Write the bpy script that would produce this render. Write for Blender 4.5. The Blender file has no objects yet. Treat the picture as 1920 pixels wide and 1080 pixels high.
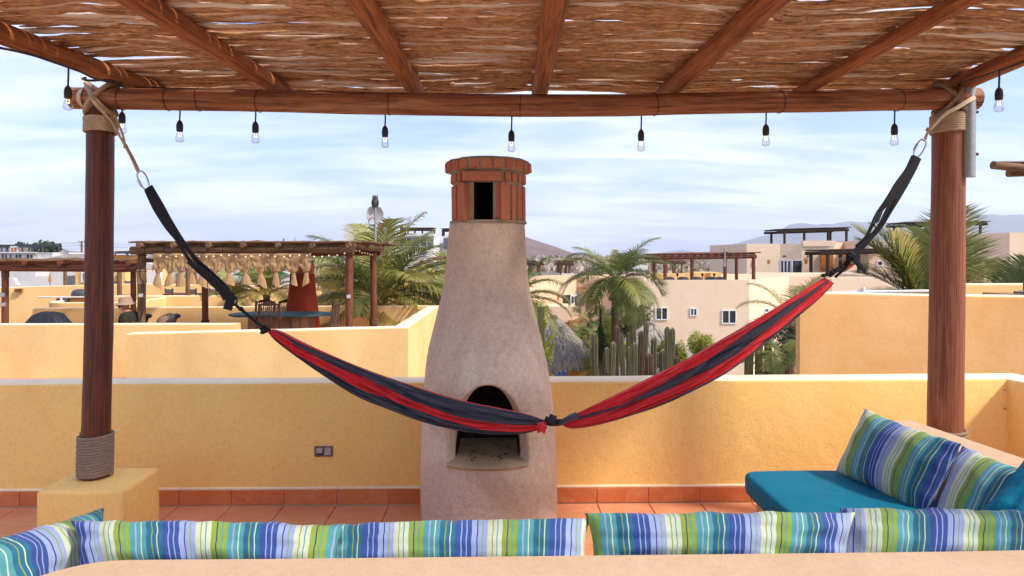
import bpy, math, random
import numpy as np
from mathutils import Vector, Matrix, noise
random.seed(7)
R = math.radians
sc = bpy.context.scene
col = sc.collection

# ------------------------------------------------------------------ camera, sky, sun, exposure
YAW, F, H, HOR = R(1.12), 1280.0, 1.7, 480.0
cd = bpy.data.cameras.new('camera'); cam = bpy.data.objects.new('camera', cd); col.objects.link(cam)
cam.location = (0, 0, H); cam.rotation_euler = (R(90), 0, -YAW)
cd.lens = 24; cd.sensor_width = 36; cd.shift_y = -(540 - HOR) / 1920
cd.clip_start = 0.05; cd.clip_end = 40000
sc.camera = cam
SUN = Vector((0.66, -0.30, 0.72)).normalized()
w = bpy.data.worlds.new('World'); sc.world = w; w.use_nodes = True
nt = w.node_tree; nt.nodes.clear()
def N(t, typ, **kw):
    n = t.nodes.new(typ)
    for k, v in kw.items(): setattr(n, k, v)
    return n
def mathn(t, op, a, b=None, c=None, clamp=False):
    n = N(t, 'ShaderNodeMath', operation=op, use_clamp=clamp)
    for i, x in enumerate((a, b, c)):
        if x is None: continue
        if isinstance(x, (int, float)): n.inputs[i].default_value = x
        else: t.links.new(x, n.inputs[i])
    return n.outputs[0]
def ramp(t, fac, stops, interp='LINEAR'):
    n = N(t, 'ShaderNodeValToRGB'); cr = n.color_ramp; cr.interpolation = interp
    while len(cr.elements) < len(stops): cr.elements.new(0.5)
    for e, (p, c) in zip(cr.elements, stops):
        e.position = p; e.color = (c[0], c[1], c[2], 1) if not isinstance(c, (int, float)) else (c, c, c, 1)
    t.links.new(fac, n.inputs[0]); return n.outputs[0]
def mixc(t, fac, a, b, mode='MIX'):
    n = N(t, 'ShaderNodeMix', data_type='RGBA', blend_type=mode)
    for sock, x in ((n.inputs[0], fac), (n.inputs[6], a), (n.inputs[7], b)):
        if isinstance(x, (int, float)): sock.default_value = x
        elif isinstance(x, (tuple, list)): sock.default_value = (x[0], x[1], x[2], 1)
        else: t.links.new(x, sock)
    return n.outputs[2]
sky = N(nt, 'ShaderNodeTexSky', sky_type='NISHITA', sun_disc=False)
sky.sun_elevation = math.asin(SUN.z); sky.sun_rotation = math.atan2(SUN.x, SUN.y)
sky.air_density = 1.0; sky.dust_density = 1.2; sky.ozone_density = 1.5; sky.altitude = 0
tc = N(nt, 'ShaderNodeTexCoord'); sp = N(nt, 'ShaderNodeSeparateXYZ'); nt.links.new(tc.outputs['Generated'], sp.inputs[0])
zz = mathn(nt, 'ADD', mathn(nt, 'MAXIMUM', sp.outputs[2], 0.0), 0.16)
px_ = mathn(nt, 'DIVIDE', sp.outputs[0], zz); py_ = mathn(nt, 'DIVIDE', sp.outputs[1], zz)
cb = N(nt, 'ShaderNodeCombineXYZ'); nt.links.new(px_, cb.inputs[0]); nt.links.new(py_, cb.inputs[1])
def skynoise(scale, rot, sx, sy, det, rough, dist, off):
    m = N(nt, 'ShaderNodeMapping'); m.inputs['Rotation'].default_value = (0, 0, R(rot)); m.inputs['Scale'].default_value = (sx, sy, 1)
    m.inputs['Location'].default_value = (off, off * .7, 0)
    nt.links.new(cb.outputs[0], m.inputs[0])
    n = N(nt, 'ShaderNodeTexNoise'); nt.links.new(m.outputs[0], n.inputs[0])
    n.inputs['Scale'].default_value = scale; n.inputs['Detail'].default_value = det; n.inputs['Roughness'].default_value = rough; n.inputs['Distortion'].default_value = dist
    return n.outputs[0]
n1 = skynoise(0.55, 12, 1.0, 1.7, 7, .58, .5, 3.1)
n2 = skynoise(1.5, -22, .55, 2.4, 9, .62, .9, 8.3)
cl = mathn(nt, 'ADD', mathn(nt, 'MULTIPLY', n1, .62), mathn(nt, 'MULTIPLY', n2, .38))
clf = ramp(nt, cl, [(.41, 0.0), (.49, .45), (.57, 1.0)])
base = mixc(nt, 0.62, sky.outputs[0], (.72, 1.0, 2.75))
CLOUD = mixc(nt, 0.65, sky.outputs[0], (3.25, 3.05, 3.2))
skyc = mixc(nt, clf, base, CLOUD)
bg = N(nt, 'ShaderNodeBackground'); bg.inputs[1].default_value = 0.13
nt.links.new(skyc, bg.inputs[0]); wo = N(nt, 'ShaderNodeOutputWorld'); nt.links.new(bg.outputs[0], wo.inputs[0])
sl = bpy.data.lights.new('sun', 'SUN'); sun = bpy.data.objects.new('sun', sl); col.objects.link(sun)
sl.energy = 1.6; sl.angle = R(6.0); sl.color = (1, .93, .83)
sun.rotation_euler = SUN.to_track_quat('Z', 'Y').to_euler()
sc.view_settings.view_transform = 'Standard'; sc.view_settings.look = 'None'; sc.view_settings.gamma = 1
sc.view_settings.use_curve_mapping = False; sc.view_settings.exposure = 1.55
sc.render.engine = 'CYCLES'
sc.cycles.max_bounces = 8; sc.cycles.diffuse_bounces = 6; sc.cycles.volume_bounces = 1; sc.cycles.transparent_max_bounces = 16

# ------------------------------------------------------------------ helpers
FW = Vector((math.sin(YAW), math.cos(YAW), 0)); RT = Vector((math.cos(YAW), -math.sin(YAW), 0))
def ray(px, py): return FW + RT * ((px - 960) / F) + Vector((0, 0, (HOR - py) / F))
def at(px, py, Y):                       # point seen at a pixel, on the plane y = Y
    d = ray(px, py); return Vector((0, 0, H)) + d * (Y / d.y)
def atz(px, py, z):
    d = ray(px, py); return Vector((0, 0, H)) + d * ((z - H) / d.z)
def C(r, g, b, k=1.0):
    f = lambda x: ((x / 255 + .055) / 1.055) ** 2.4 if x > 10 else x / 255 / 12.92
    return (f(r) * k, f(g) * k, f(b) * k)

class MB:
    def __init__(s): s.v = []; s.f = []; s.tc = []; s.mi = []
    def add(s, vs, fs, tcs=None, m=0):
        o = len(s.v); s.v += [tuple(x) for x in vs]
        s.tc += [tuple(x) for x in (tcs if tcs is not None else vs)]
        s.f += [tuple(i + o for i in q) for q in fs]; s.mi += [m] * len(fs); return s
    def box(s, a, b, m=0, rz=0, c=None):
        a = Vector(a); b = Vector(b); c0 = (a + b) / 2 if c is None else Vector(c)
        vs = [Vector((x, y, z)) for x in (a.x, b.x) for y in (a.y, b.y) for z in (a.z, b.z)]
        if rz:
            M = Matrix.Rotation(rz, 3, 'Z'); vs = [M @ (v - c0) + c0 for v in vs]
        return s.add(vs, [(0, 1, 3, 2), (4, 6, 7, 5), (0, 4, 5, 1), (2, 3, 7, 6), (0, 2, 6, 4), (1, 5, 7, 3)], m=m)
    def obox(s, c, ax, ay, az, m=0):       # oriented box: centre and three half vectors
        c = Vector(c); vs = [c + ax * i + ay * j + az * k for i in (-1, 1) for j in (-1, 1) for k in (-1, 1)]
        return s.add(vs, [(0, 1, 3, 2), (4, 6, 7, 5), (0, 4, 5, 1), (2, 3, 7, 6), (0, 2, 6, 4), (1, 5, 7, 3)], m=m)
    def tube(s, path, r, n=8, cap=True, ell=(1, 1), off=0.0, closed=False, m=0, ref=None):
        P = [Vector(p) for p in path]; k = len(P)
        D = P[-1] - P[0]
        if ref is None: ref = Vector((0, 0, 1)) if abs(D.normalized().z if D.length > 1e-6 else 0) < .8 else Vector((0, 1, 0))
        vs = []; tcs = []; L = 0
        for i, p in enumerate(P):
            if closed: t = (P[(i + 1) % k] - P[i - 1]).normalized()
            else: t = (P[min(i + 1, k - 1)] - P[max(i - 1, 0)]).normalized()
            a = t.cross(ref).normalized(); b = a.cross(t).normalized()
            if i: L += (p - P[i - 1]).length
            for j in range(n):
                an = 2 * math.pi * j / n
                rr = r(i / (k - 1), L, an) if callable(r) else r
                ca, sa = math.cos(an) * rr * ell[0], math.sin(an) * rr * ell[1]
                vs.append(p + a * ca + b * sa); tcs.append((L + off, ca, sa))
        fs = []
        for i in range(k if closed else k - 1):
            for j in range(n):
                i2 = (i + 1) % k; j2 = (j + 1) % n
                fs.append((i * n + j, i * n + j2, i2 * n + j2, i2 * n + j))
        if cap and not closed:
            fs.append(tuple(range(n - 1, -1, -1))); fs.append(tuple((k - 1) * n + j for j in range(n)))
        return s.add(vs, fs, tcs, m)
    def lathe(s, prof, c, n=24, m=0, cap=True, sx=1, sy=1):
        vs = []; c = Vector(c)
        for r, z in prof:
            for j in range(n):
                a = 2 * math.pi * j / n; vs.append(c + Vector((r * sx * math.cos(a), r * sy * math.sin(a), z)))
        fs = [(i * n + j, i * n + (j + 1) % n, (i + 1) * n + (j + 1) % n, (i + 1) * n + j) for i in range(len(prof) - 1) for j in range(n)]
        if cap: fs += [tuple(range(n - 1, -1, -1)), tuple((len(prof) - 1) * n + j for j in range(n))]
        return s.add(vs, fs, None, m)
    def grid(s, rows, tcs=None, m=0, closed=False):
        a, b = len(rows), len(rows[0]); vs = [p for r in rows for p in r]
        fs = [(i * b + j, i * b + (j + 1) % b, (i + 1) * b + (j + 1) % b, (i + 1) * b + j) for i in range(a - 1) for j in range(b if closed else b - 1)]
        return s.add(vs, fs, tcs, m)
    def mesh(s, name, mats, smooth=40):
        me = bpy.data.meshes.new(name); me.from_pydata(s.v, [], s.f)
        at_ = me.attributes.new('tc', 'FLOAT_VECTOR', 'POINT'); at_.data.foreach_set('vector', np.array(s.tc, dtype=np.float32).ravel())
        for m in (mats if isinstance(mats, (list, tuple)) else [mats]): me.materials.append(m)
        me.polygons.foreach_set('material_index', s.mi)
        if smooth:
            me.polygons.foreach_set('use_smooth', [True] * len(s.f)); me.update()
            if smooth < 180: me.set_sharp_from_angle(angle=R(smooth))
        me.update(); return me
    def build(s, name, mats, parent=None, smooth=40, bevel=None, kind=None, label=None, seg=2):
        o = bpy.data.objects.new(name, s.mesh(name, mats, smooth)); col.objects.link(o)
        if parent is not None: put(o, parent)
        if bevel:
            b = o.modifiers.new('Bevel', 'BEVEL'); b.width = bevel; b.segments = seg; b.limit_method = 'ANGLE'; b.angle_limit = R(40)
        if kind: o['kind'] = kind
        if label: o['label'] = label
        return o
def rootloc(o):
    l = Vector(o.location)
    while o.parent is not None: o = o.parent; l += o.location
    return l
def put(o, parent):                        # world-space mesh under a thing whose origin is elsewhere
    o.parent = parent; o.location = -rootloc(parent)
def tag(o, label, cat, group=None):
    o['label'] = label; o['category'] = cat
    if group: o['group'] = group
    return o
def thing(name, label, cat, loc=(0, 0, 0), group=None):
    o = bpy.data.objects.new(name, None); col.objects.link(o); o.location = loc; o.empty_display_size = .1
    return tag(o, label, cat, group)
def copy_tree(o, parent=None):
    c = o.copy(); col.objects.link(c)
    if parent is not None: c.parent = parent
    for ch in list(o.children): copy_tree(ch, c)
    return c
def cat_pts(pts, n):                       # smooth curve through points
    P = [Vector(p) for p in pts]; P = [2 * P[0] - P[1]] + P + [2 * P[-1] - P[-2]]; out = []
    m = len(P) - 3
    for i in range(n + 1):
        u = i / n * m; k = min(int(u), m - 1); t = u - k; a, b, c, d = P[k:k + 4]
        out.append(.5 * ((2 * b) + (c - a) * t + (2 * a - 5 * b + 4 * c - d) * t * t + (3 * b - a - 3 * c + d) * t ** 3))
    return out
def lerpk(keys, s):
    for (a, va), (b, vb) in zip(keys, keys[1:]):
        if s <= b:
            t = (s - a) / (b - a) if b > a else 0
            return va + (vb - va) * t if not isinstance(va, tuple) else tuple(x + (y - x) * t for x, y in zip(va, vb))
    return keys[-1][1]
def nz(*a): return noise.noise(Vector(a if len(a) == 3 else tuple(a) + (0,) * (3 - len(a))))

# ------------------------------------------------------------------ materials
def mat(name, rough=.8, spec=.3):
    m = bpy.data.materials.new(name); m.use_nodes = True; t = m.node_tree
    b = t.nodes['Principled BSDF']; b.inputs['Roughness'].default_value = rough; b.inputs['Specular IOR Level'].default_value = spec
    a = N(t, 'ShaderNodeAttribute', attribute_name='tc')
    return m, t, b, a.outputs['Vector']
def nse(t, vec, scale, det=4, rough=.55, dist=0, sc3=None, out=0):
    if sc3 is not None:
        mp = N(t, 'ShaderNodeMapping'); mp.inputs['Scale'].default_value = sc3; t.links.new(vec, mp.inputs[0]); vec = mp.outputs[0]
    n = N(t, 'ShaderNodeTexNoise'); t.links.new(vec, n.inputs[0])
    n.inputs['Scale'].default_value = scale; n.inputs['Detail'].default_value = det; n.inputs['Roughness'].default_value = rough; n.inputs['Distortion'].default_value = dist
    return n.outputs[out]
def bump(t, b, h, dist, st=1.0, prev=None):
    n = N(t, 'ShaderNodeBump'); n.inputs['Strength'].default_value = st; n.inputs['Distance'].default_value = dist
    t.links.new(h, n.inputs['Height'])
    if prev is not None: t.links.new(prev, n.inputs['Normal'])
    t.links.new(n.outputs[0], b.inputs['Normal']); return n.outputs[0]
def orand(t): return N(t, 'ShaderNodeObjectInfo').outputs['Random']
def mul(c, k): return tuple(x * k for x in c)
def plain(name, c, rough=.7, spec=.3, metal=0, var=.12, scale=6, bmp=0, bs=40):
    m, t, b, v = mat(name, rough, spec)
    f = nse(t, v, scale, 4)
    cc = mixc(t, f, mul(c, 1 - var), mul(c, 1 + var)); t.links.new(cc, b.inputs['Base Color']); b.inputs['Metallic'].default_value = metal
    if bmp: bump(t, b, nse(t, v, bs, 3), bmp)
    return m
def stucco(name, c, c2=None, fine=.0016, big=.004, fs=85, stain=.35, dirt=(.35, .25, .17), speck=.05):
    m, t, b, v = mat(name, .92, .15)
    c2 = c2 or mul(c, .84)
    cc = mixc(t, ramp(t, nse(t, v, 1.3, 6, .6, .6), [(.32, 0), (.68, 1)]), c, c2)
    st = mathn(t, 'MULTIPLY', ramp(t, nse(t, v, 1.0, 7, .65, .3, (2.2, 2.2, .9)), [(.52, 0), (.78, 1)]), stain)
    cc = mixc(t, st, cc, mixc(t, .5, c2, dirt))
    cc = mixc(t, 1.0, cc, ramp(t, nse(t, v, 34, 4, .8), [(.3, 1 - speck * 1.8), (.5, 1), (.7, 1 + speck)]), 'MULTIPLY')
    sp_ = mathn(t, 'MULTIPLY', ramp(t, nse(t, v, 26, 2, .5), [(.70, 0), (.76, 1)]), .25)
    cc = mixc(t, sp_, cc, mul(c2, .55)); t.links.new(cc, b.inputs['Base Color'])
    p = bump(t, b, nse(t, v, 9, 4, .5, .3), big)
    bump(t, b, nse(t, v, fs, 4, .7), fine, 1, p); return m
def woodm(name, c, dark, pale, amt=.35, rough=.55, crack=.6, sc3=(1.1, 26, 26), spec=.35):
    m, t, b, v = mat(name, rough, spec)
    add = N(t, 'ShaderNodeVectorMath', operation='ADD'); t.links.new(v, add.inputs[0])
    cx = N(t, 'ShaderNodeCombineXYZ'); t.links.new(mathn(t, 'MULTIPLY', orand(t), 20.0), cx.inputs[0]); t.links.new(cx.outputs[0], add.inputs[1]); v = add.outputs[0]
    g = nse(t, v, 2.2, 6, .65, .5, sc3)
    cc = mixc(t, ramp(t, g, [(.36, 0), (.58, 1)]), dark, c)
    cc = mixc(t, mathn(t, 'MULTIPLY', ramp(t, nse(t, v, 1.6, 5, .6, .8, (1.5, 9, 9)), [(.5, 0), (.75, 1)]), amt), cc, pale)
    ck = ramp(t, nse(t, v, 1.4, 2, .4, .15, (.5, 17, 17)), [(.30, 1), (.36, 0)])
    cc = mixc(t, mathn(t, 'MULTIPLY', ck, crack), cc, mul(dark, .25)); t.links.new(cc, b.inputs['Base Color'])
    fg = nse(t, v, 3.1, 5, .8, .2, (sc3[0] * 2, sc3[1] * 2.2, sc3[2] * 2.2)); cc = mixc(t, 1.0, cc, ramp(t, fg, [(.32, .62), (.5, 1), (.68, 1.18)]), 'MULTIPLY'); t.links.new(cc, b.inputs['Base Color'])
    p = bump(t, b, g, .003)
    bump(t, b, ck, -.004, 1, p); return m
def tilem(name, c1, c2, c3, rough=.38):
    m, t, b, v = mat(name, rough, .45)
    g = N(t, 'ShaderNodeNewGeometry').outputs['Position']
    f = nse(t, g, 5, 7, .62, 1.2); cc = mixc(t, ramp(t, f, [(.3, 0), (.7, 1)]), c1, c2)
    cc = mixc(t, ramp(t, nse(t, g, 14, 5, .6, .8), [(.55, 0), (.8, .7)]), cc, c3)
    cc = mixc(t, mathn(t, 'MULTIPLY', orand(t), .5), cc, mul(c2, .85)); t.links.new(cc, b.inputs['Base Color'])
    bump(t, b, nse(t, g, 40, 3), .0006); return m
def leafm(name, c1, c2, tip=None, trans=.35):
    m, t, b, v = mat(name, .5, .4)
    f = nse(t, v, 3.0, 3); r = orand(t)
    cc = mixc(t, f, c1, c2); cc = mixc(t, mathn(t, 'MULTIPLY', r, .6), cc, mul(c2, 1.3)); t.links.new(cc, b.inputs['Base Color'])
    tr = N(t, 'ShaderNodeBsdfTranslucent'); t.links.new(cc, tr.inputs[0]); mx = N(t, 'ShaderNodeMixShader'); mx.inputs[0].default_value = trans
    t.links.new(b.outputs[0], mx.inputs[1]); t.links.new(tr.outputs[0], mx.inputs[2]); t.links.new(mx.outputs[0], t.nodes['Material Output'].inputs[0]); return m

YEL = C(246, 196, 118, .88); YEL2 = C(240, 180, 92, .86)
M = {}
M['own'] = stucco('stucco_yellow', C(255, 212, 134, .99), C(253, 204, 120, .98), fine=.003, big=.006, fs=60, stain=.14)
M['cap'] = stucco('stucco_cream_cap', C(255, 236, 200, .97), C(252, 226, 184, .95), stain=.2)
M['nbr'] = stucco('stucco_pale_yellow', C(252, 210, 144, .86), C(248, 198, 126, .86), fs=40, stain=.25)
M['nbr_or'] = stucco('stucco_ochre', C(240, 178, 98, .8), C(232, 166, 84, .8), fs=40)
M['right'] = stucco('stucco_apricot', C(240, 186, 122, .82), C(234, 174, 106, .8), fs=60, fine=.002)
M['sofa'] = stucco('stucco_sofa', C(250, 214, 174, .66), C(244, 204, 160, .64), stain=.25, fs=90)
M['beige'] = stucco('stucco_beige_house', C(242, 216, 186, .97), C(238, 210, 178, .97), fine=.004, big=.01, fs=12, stain=.25)
M['peach'] = stucco('stucco_peach_house', C(242, 208, 172, .95), C(238, 200, 162, .95), fine=.004, big=.01, fs=12, stain=.25)
M['orange'] = stucco('stucco_orange', C(232, 150, 64, .7), None, fs=20)
M['white'] = stucco('stucco_white', C(236, 232, 226, .9), C(226, 220, 212, .9), fs=12, stain=.15)
M['tan'] = stucco('stucco_tan_chimney', C(240, 216, 190, .98), C(208, 178, 150, .9), fine=.010, big=.018, fs=42, stain=.6, speck=.11, dirt=C(134, 100, 80, .55))
M['red'] = stucco('stucco_red_chimney', C(190, 80, 54, .66), C(176, 68, 44, .62), fs=20, stain=.2)
M['hearth'] = stucco('hearth_cement', C(220, 196, 158, .88), C(190, 164, 128, .75), fine=.004, big=.006, fs=60, dirt=(.1, .08, .06))
M['soot'] = stucco('sooty_firebrick', (.07, .035, .025), (.03, .018, .014), fine=.004, fs=30, stain=.6, dirt=(.02, .015, .01))
M['sootp'] = plain('soot_black', (.012, .009, .008), .9, .1)
M['mortar'] = stucco('mortar_grey', C(206, 186, 160, .74), C(178, 156, 130, .7), fine=.004, fs=60, stain=.3)
M['brick'] = None
def brickm():
    m, t, b, v = mat('red_brick', .88, .2); g = N(t, 'ShaderNodeNewGeometry').outputs['Position']; r = orand(t)
    cc = mixc(t, nse(t, g, 22, 5, .6), C(212, 136, 102, .88), C(186, 106, 76, .82)); cc = mixc(t, r, cc, mixc(t, .5, cc, C(222, 156, 120, .85)))
    cc = mixc(t, ramp(t, nse(t, g, 60, 3), [(.66, 0), (.72, .8)]), cc, C(110, 60, 40, .5))
    cc = mixc(t, ramp(t, nse(t, g, 11, 5, .7), [(.56, 0), (.75, .45)]), cc, C(190, 160, 130, .65)); t.links.new(cc, b.inputs['Base Color'])
    bump(t, b, nse(t, g, 70, 4, .7), .0035); return m
M['brick'] = brickm()
M['tile'] = tilem('terracotta_floor_tile', C(242, 176, 134, .9), C(232, 150, 102, .86), C(248, 204, 168, .92))
M['skirt'] = tilem('terracotta_skirting_tile', C(230, 144, 92, .86), C(214, 114, 64, .84), C(240, 174, 124, .88))
M['grout'] = plain('grout', C(232, 204, 176, .85), .95)
M['post'] = woodm('stained_post_wood', C(172, 102, 70, .76), C(128, 68, 45, .7), C(200, 134, 98, .8), .5, .55, .6, (.8, 48, 48))
M['postdark'] = woodm('dark_stained_post_wood', C(128, 66, 42, .66), C(82, 40, 25, .6), C(160, 98, 66, .7), .35, .5, .9)
M['beam'] = woodm('beam_wood', C(190, 122, 82, .82), C(126, 74, 48, .7), C(216, 176, 142, .85), .5, .6, .5)
M['rafter'] = woodm('rafter_wood', C(186, 112, 64, .85), C(128, 70, 38, .78), C(206, 150, 104, .85), .4, .65, .5)
M['oldwood'] = woodm('weathered_pole_wood', C(150, 112, 78, .7), C(104, 72, 48, .65), C(178, 150, 120, .7), .5, .8, .6, (1.1, 12, 12))
M['redwood'] = woodm('red_stained_pole_wood', C(152, 88, 58, .68), C(112, 58, 38, .62), C(178, 120, 86, .66), .2, .6, .5, (1.1, 12, 12))
M['darkwood'] = woodm('dark_pole_wood', C(86, 58, 44, .6), C(56, 38, 30, .6), C(120, 92, 72, .6), .3, .8, .5, (1.1, 8, 8))
M['chair'] = woodm('carved_chair_wood', C(128, 96, 76, .62), C(84, 60, 46, .6), C(150, 120, 98, .6), .3, .8, .3, (3, 12, 12))
M['tablew'] = woodm('table_base_wood', C(188, 150, 118, .7), C(160, 124, 92, .7), C(200, 170, 140, .7), .3, .8, .3, (3, 12, 12))
def stickm():
    m, t, b, v = mat('bark_sticks', .9, .15)
    f = nse(t, v, 1.0, 4, .6, .3, (1.6, 60, 60)); g = nse(t, v, 3.0, 6, .7, .8, (6, 34, 34))
    cc = mixc(t, ramp(t, g, [(.32, 0), (.66, 1)]), C(128, 88, 60, .8), C(230, 178, 132, .98))
    cc = mixc(t, ramp(t, nse(t, v, .9, 3, .5, 0, (.55, 8, 8)), [(.54, 0), (.62, .9)]), cc, C(236, 224, 212, 1.0))
    cc = mixc(t, ramp(t, nse(t, v, 2.4, 4, .6, 0, (1.3, 40, 40)), [(.58, 0), (.72, .8)]), cc, C(84, 52, 32, .7))
    t.links.new(cc, b.inputs['Base Color']); bump(t, b, g, .004)
    return m
M['stick'] = stickm()
M['rope'] = plain('jute_rope', C(196, 170, 138, .8), .95, .1, var=.35, scale=60, bmp=.001, bs=300)
M['ropegrey'] = plain('weathered_rope', C(164, 142, 122, .7), .95, .1, var=.35, scale=60, bmp=.001, bs=300)
M['cord'] = plain('beige_cord', C(206, 176, 140, .75), .9, .1, var=.2, scale=80)
M['web'] = plain('cream_webbing', C(236, 212, 180, .8), .9, .1, var=.1, scale=50)
M['black'] = plain('black_webbing', (.014, .013, .016), .75, .3, var=.4, scale=90, bmp=.0008, bs=400)
M['blackp'] = plain('black_plastic', (.012, .012, .014), .4, .5, var=.2)
M['rubber'] = plain('black_rubber', (.03, .022, .024), .55, .4, var=.3, scale=30)
M['wire'] = plain('rusty_wire', (.06, .03, .02), .7)
def clothm(name, c, c2, rough=.55):
    m, t, b, v = mat(name, .48, .4); f = nse(t, v, 2, 2, .5, .3, (1, 2, 1)); cc = mixc(t, f, c, c2); t.links.new(cc, b.inputs['Base Color'])
    b.inputs['Sheen Weight'].default_value = .15; bump(t, b, nse(t, v, 2.4, 2, .4, .4, (1, 5, 1)), .006); return m
M['hred'] = clothm('red_nylon', (.74, .014, .016), (.60, .008, .014))
M['hchar'] = clothm('charcoal_nylon', (.05, .047, .068), (.032, .03, .046))
M['steel'] = plain('steel', (.6, .6, .62), .28, .5, 1, .1)
M['galv'] = plain('galvanised_steel', (.36, .36, .35), .5, .5, .55, .3, 40)
M['plate'] = plain('grey_plastic_plate', C(140, 122, 112, .6), .5, .4)
M['flap'] = plain('silver_plastic_flap', C(200, 196, 194, .7), .4, .4)
M['pvc'] = plain('white_frame', (.78, .78, .78), .4, .4, var=.03)
M['rail'] = plain('white_rail', (.8, .79, .78), .45, .4, var=.05)
def glassm(name, c=(.02, .022, .026)):
    m, t, b, v = mat(name, .06, .6); g = N(t, 'ShaderNodeNewGeometry').outputs['Position']
    cc = mixc(t, ramp(t, nse(t, g, 1.3, 2), [(.4, 0), (.6, 1)]), c, mul(c, 2.4)); t.links.new(cc, b.inputs['Base Color']); return m
M['glass'] = glassm('window_glass')
M['glassb'] = glassm('blue_window_glass', (.035, .045, .07))
def bulbm():
    m = bpy.data.materials.new('clear_bulb_glass'); m.use_nodes = True; t = m.node_tree; t.nodes.clear()
    o = N(t, 'ShaderNodeOutputMaterial'); lw = N(t, 'ShaderNodeLayerWeight'); lw.inputs[0].default_value = .35
    tr = N(t, 'ShaderNodeBsdfTransparent'); tr.inputs[0].default_value = (.93, .92, .90, 1); gl = N(t, 'ShaderNodeBsdfGlossy'); gl.inputs['Roughness'].default_value = .04
    f = mathn(t, 'MULTIPLY_ADD', lw.outputs['Facing'], .6, .06); mx = N(t, 'ShaderNodeMixShader'); t.links.new(f, mx.inputs[0])
    t.links.new(tr.outputs[0], mx.inputs[1]); t.links.new(gl.outputs[0], mx.inputs[2]); t.links.new(mx.outputs[0], o.inputs[0]); return m
M['bulb'] = bulbm()
def emit(name, c, s):
    m, t, b, v = mat(name); b.inputs['Base Color'].default_value = (*c, 1); b.inputs['Emission Color'].default_value = (*c, 1); b.inputs['Emission Strength'].default_value = s; return m
M['fil'] = emit('lit_filament', (1, .62, .3), 3)
M['fairy'] = emit('fairy_bulb', (.9, .8, .6), .08)
def stripes():
    m, t, b, v = mat('striped_canvas', .8, .2)
    w_ = mathn(t, 'MULTIPLY', mathn(t, 'SUBTRACT', nse(t, v, 4, 2), .5), .008)
    s = N(t, 'ShaderNodeSeparateXYZ'); t.links.new(v, s.inputs[0])
    x = mathn(t, 'FRACT', mathn(t, 'DIVIDE', mathn(t, 'ADD', s.outputs[0], w_), .325))
    cr, li, lt, dt, ro, la, nv = C(228, 236, 200, .66), C(156, 184, 60, .64), C(84, 170, 172, .66), C(20, 114, 146, .68), C(48, 84, 166, .64), C(170, 186, 226, .68), C(28, 44, 120, .8)
    P = .012
    st = [(0, cr)]
    def pins(lst, basec):
        for p, c in lst: st.append((p, c)); st.append((p + P, basec))
    pins([(.05, li), (.10, lt)], cr); st.append((.16, li)); pins([(.21, nv), (.26, lt)], li); st.append((.32, lt)); pins([(.375, la), (.43, cr)], lt)
    st.append((.49, dt)); pins([(.545, li), (.60, cr)], dt); st.append((.66, ro)); pins([(.715, la), (.77, la)], ro); st.append((.83, la)); pins([(.885, nv), (.94, li)], la)
    c = ramp(t, x, st, 'CONSTANT')
    c = mixc(t, mathn(t, 'MULTIPLY', nse(t, v, 260, 2), .12), c, mixc(t, .3, c, (1, 1, 1)))
    t.links.new(c, b.inputs['Base Color']); b.inputs['Sheen Weight'].default_value = .1
    p = bump(t, b, nse(t, v, 9, 4, .6, .6, (1, .5, 1)), .01); bump(t, b, nse(t, v, 500, 1), .0004, 1, p); return m
M['stripe'] = stripes()
def teal():
    m, t, b, v = mat('teal_canvas', .8, .2); c = mixc(t, nse(t, v, 7, 4), C(6, 122, 148, .95), C(4, 106, 132, .9)); t.links.new(c, b.inputs['Base Color'])
    p = bump(t, b, nse(t, v, 5, 4, .6, .8, (.7, 1.6, 1)), .012); bump(t, b, nse(t, v, 500, 1), .0005, 1, p); return m
M['teal'] = teal()
M['burlap'] = plain('burlap', C(206, 164, 118, .68), .95, .1, var=.2, scale=20, bmp=.004, bs=60)
M['tealtop'] = plain('teal_painted_table', C(74, 120, 128, .62), .6, .3, var=.25, scale=3)
M['frond'] = leafm('palm_frond_green', C(130, 138, 58, .72), C(170, 166, 86, .76))
M['frondd'] = leafm('palm_frond_deep', C(98, 114, 54, .68), C(132, 142, 70, .7))
M['frondy'] = leafm('palm_frond_yellow', C(206, 176, 92, .72), C(190, 176, 84, .7))
M['frondb'] = leafm('palm_frond_brown', C(170, 112, 50, .6), C(150, 104, 60, .58), trans=.2)
M['trunk'] = plain('palm_trunk', C(140, 112, 88, .55), .95, .1, var=.45, scale=9, bmp=.03, bs=16)
M['cactus'] = plain('cactus_green', C(140, 136, 100, .66), .8, .2, var=.35, scale=5, bmp=.01, bs=30)
M['cactusb'] = plain('cactus_brown', C(140, 116, 92, .55), .9, .2, var=.35, scale=5, bmp=.02, bs=30)
M['cactusl'] = plain('cactus_light_green', C(140, 140, 92, .62), .8, .2, var=.2, scale=5, bmp=.01, bs=30)
M['straw'] = plain('dry_straw', C(200, 186, 168, .8), .95, .1, var=.25, scale=3)
M['thatch'] = None
def thatchm():
    m, t, b, v = mat('grey_thatch', .95, .1); g = nse(t, v, 4, 5, .7, .4, (9, 9, 2.2))
    c = mixc(t, ramp(t, g, [(.3, 0), (.7, 1)]), C(140, 128, 116, .62), C(206, 194, 180, .8)); c = mixc(t, ramp(t, nse(t, v, 1.2, 3), [(.4, 0), (.7, .5)]), c, C(150, 134, 118, .6))
    t.links.new(c, b.inputs['Base Color']); bump(t, b, g, .08); return m
M['thatch'] = thatchm()
M['bush'] = leafm('golden_conifer_foliage', C(196, 190, 44, .75), C(150, 160, 44, .65), trans=.35)
M['bushd'] = leafm('green_shrub_foliage', C(84, 104, 44, .55), C(60, 84, 36, .5), trans=.25)
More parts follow.
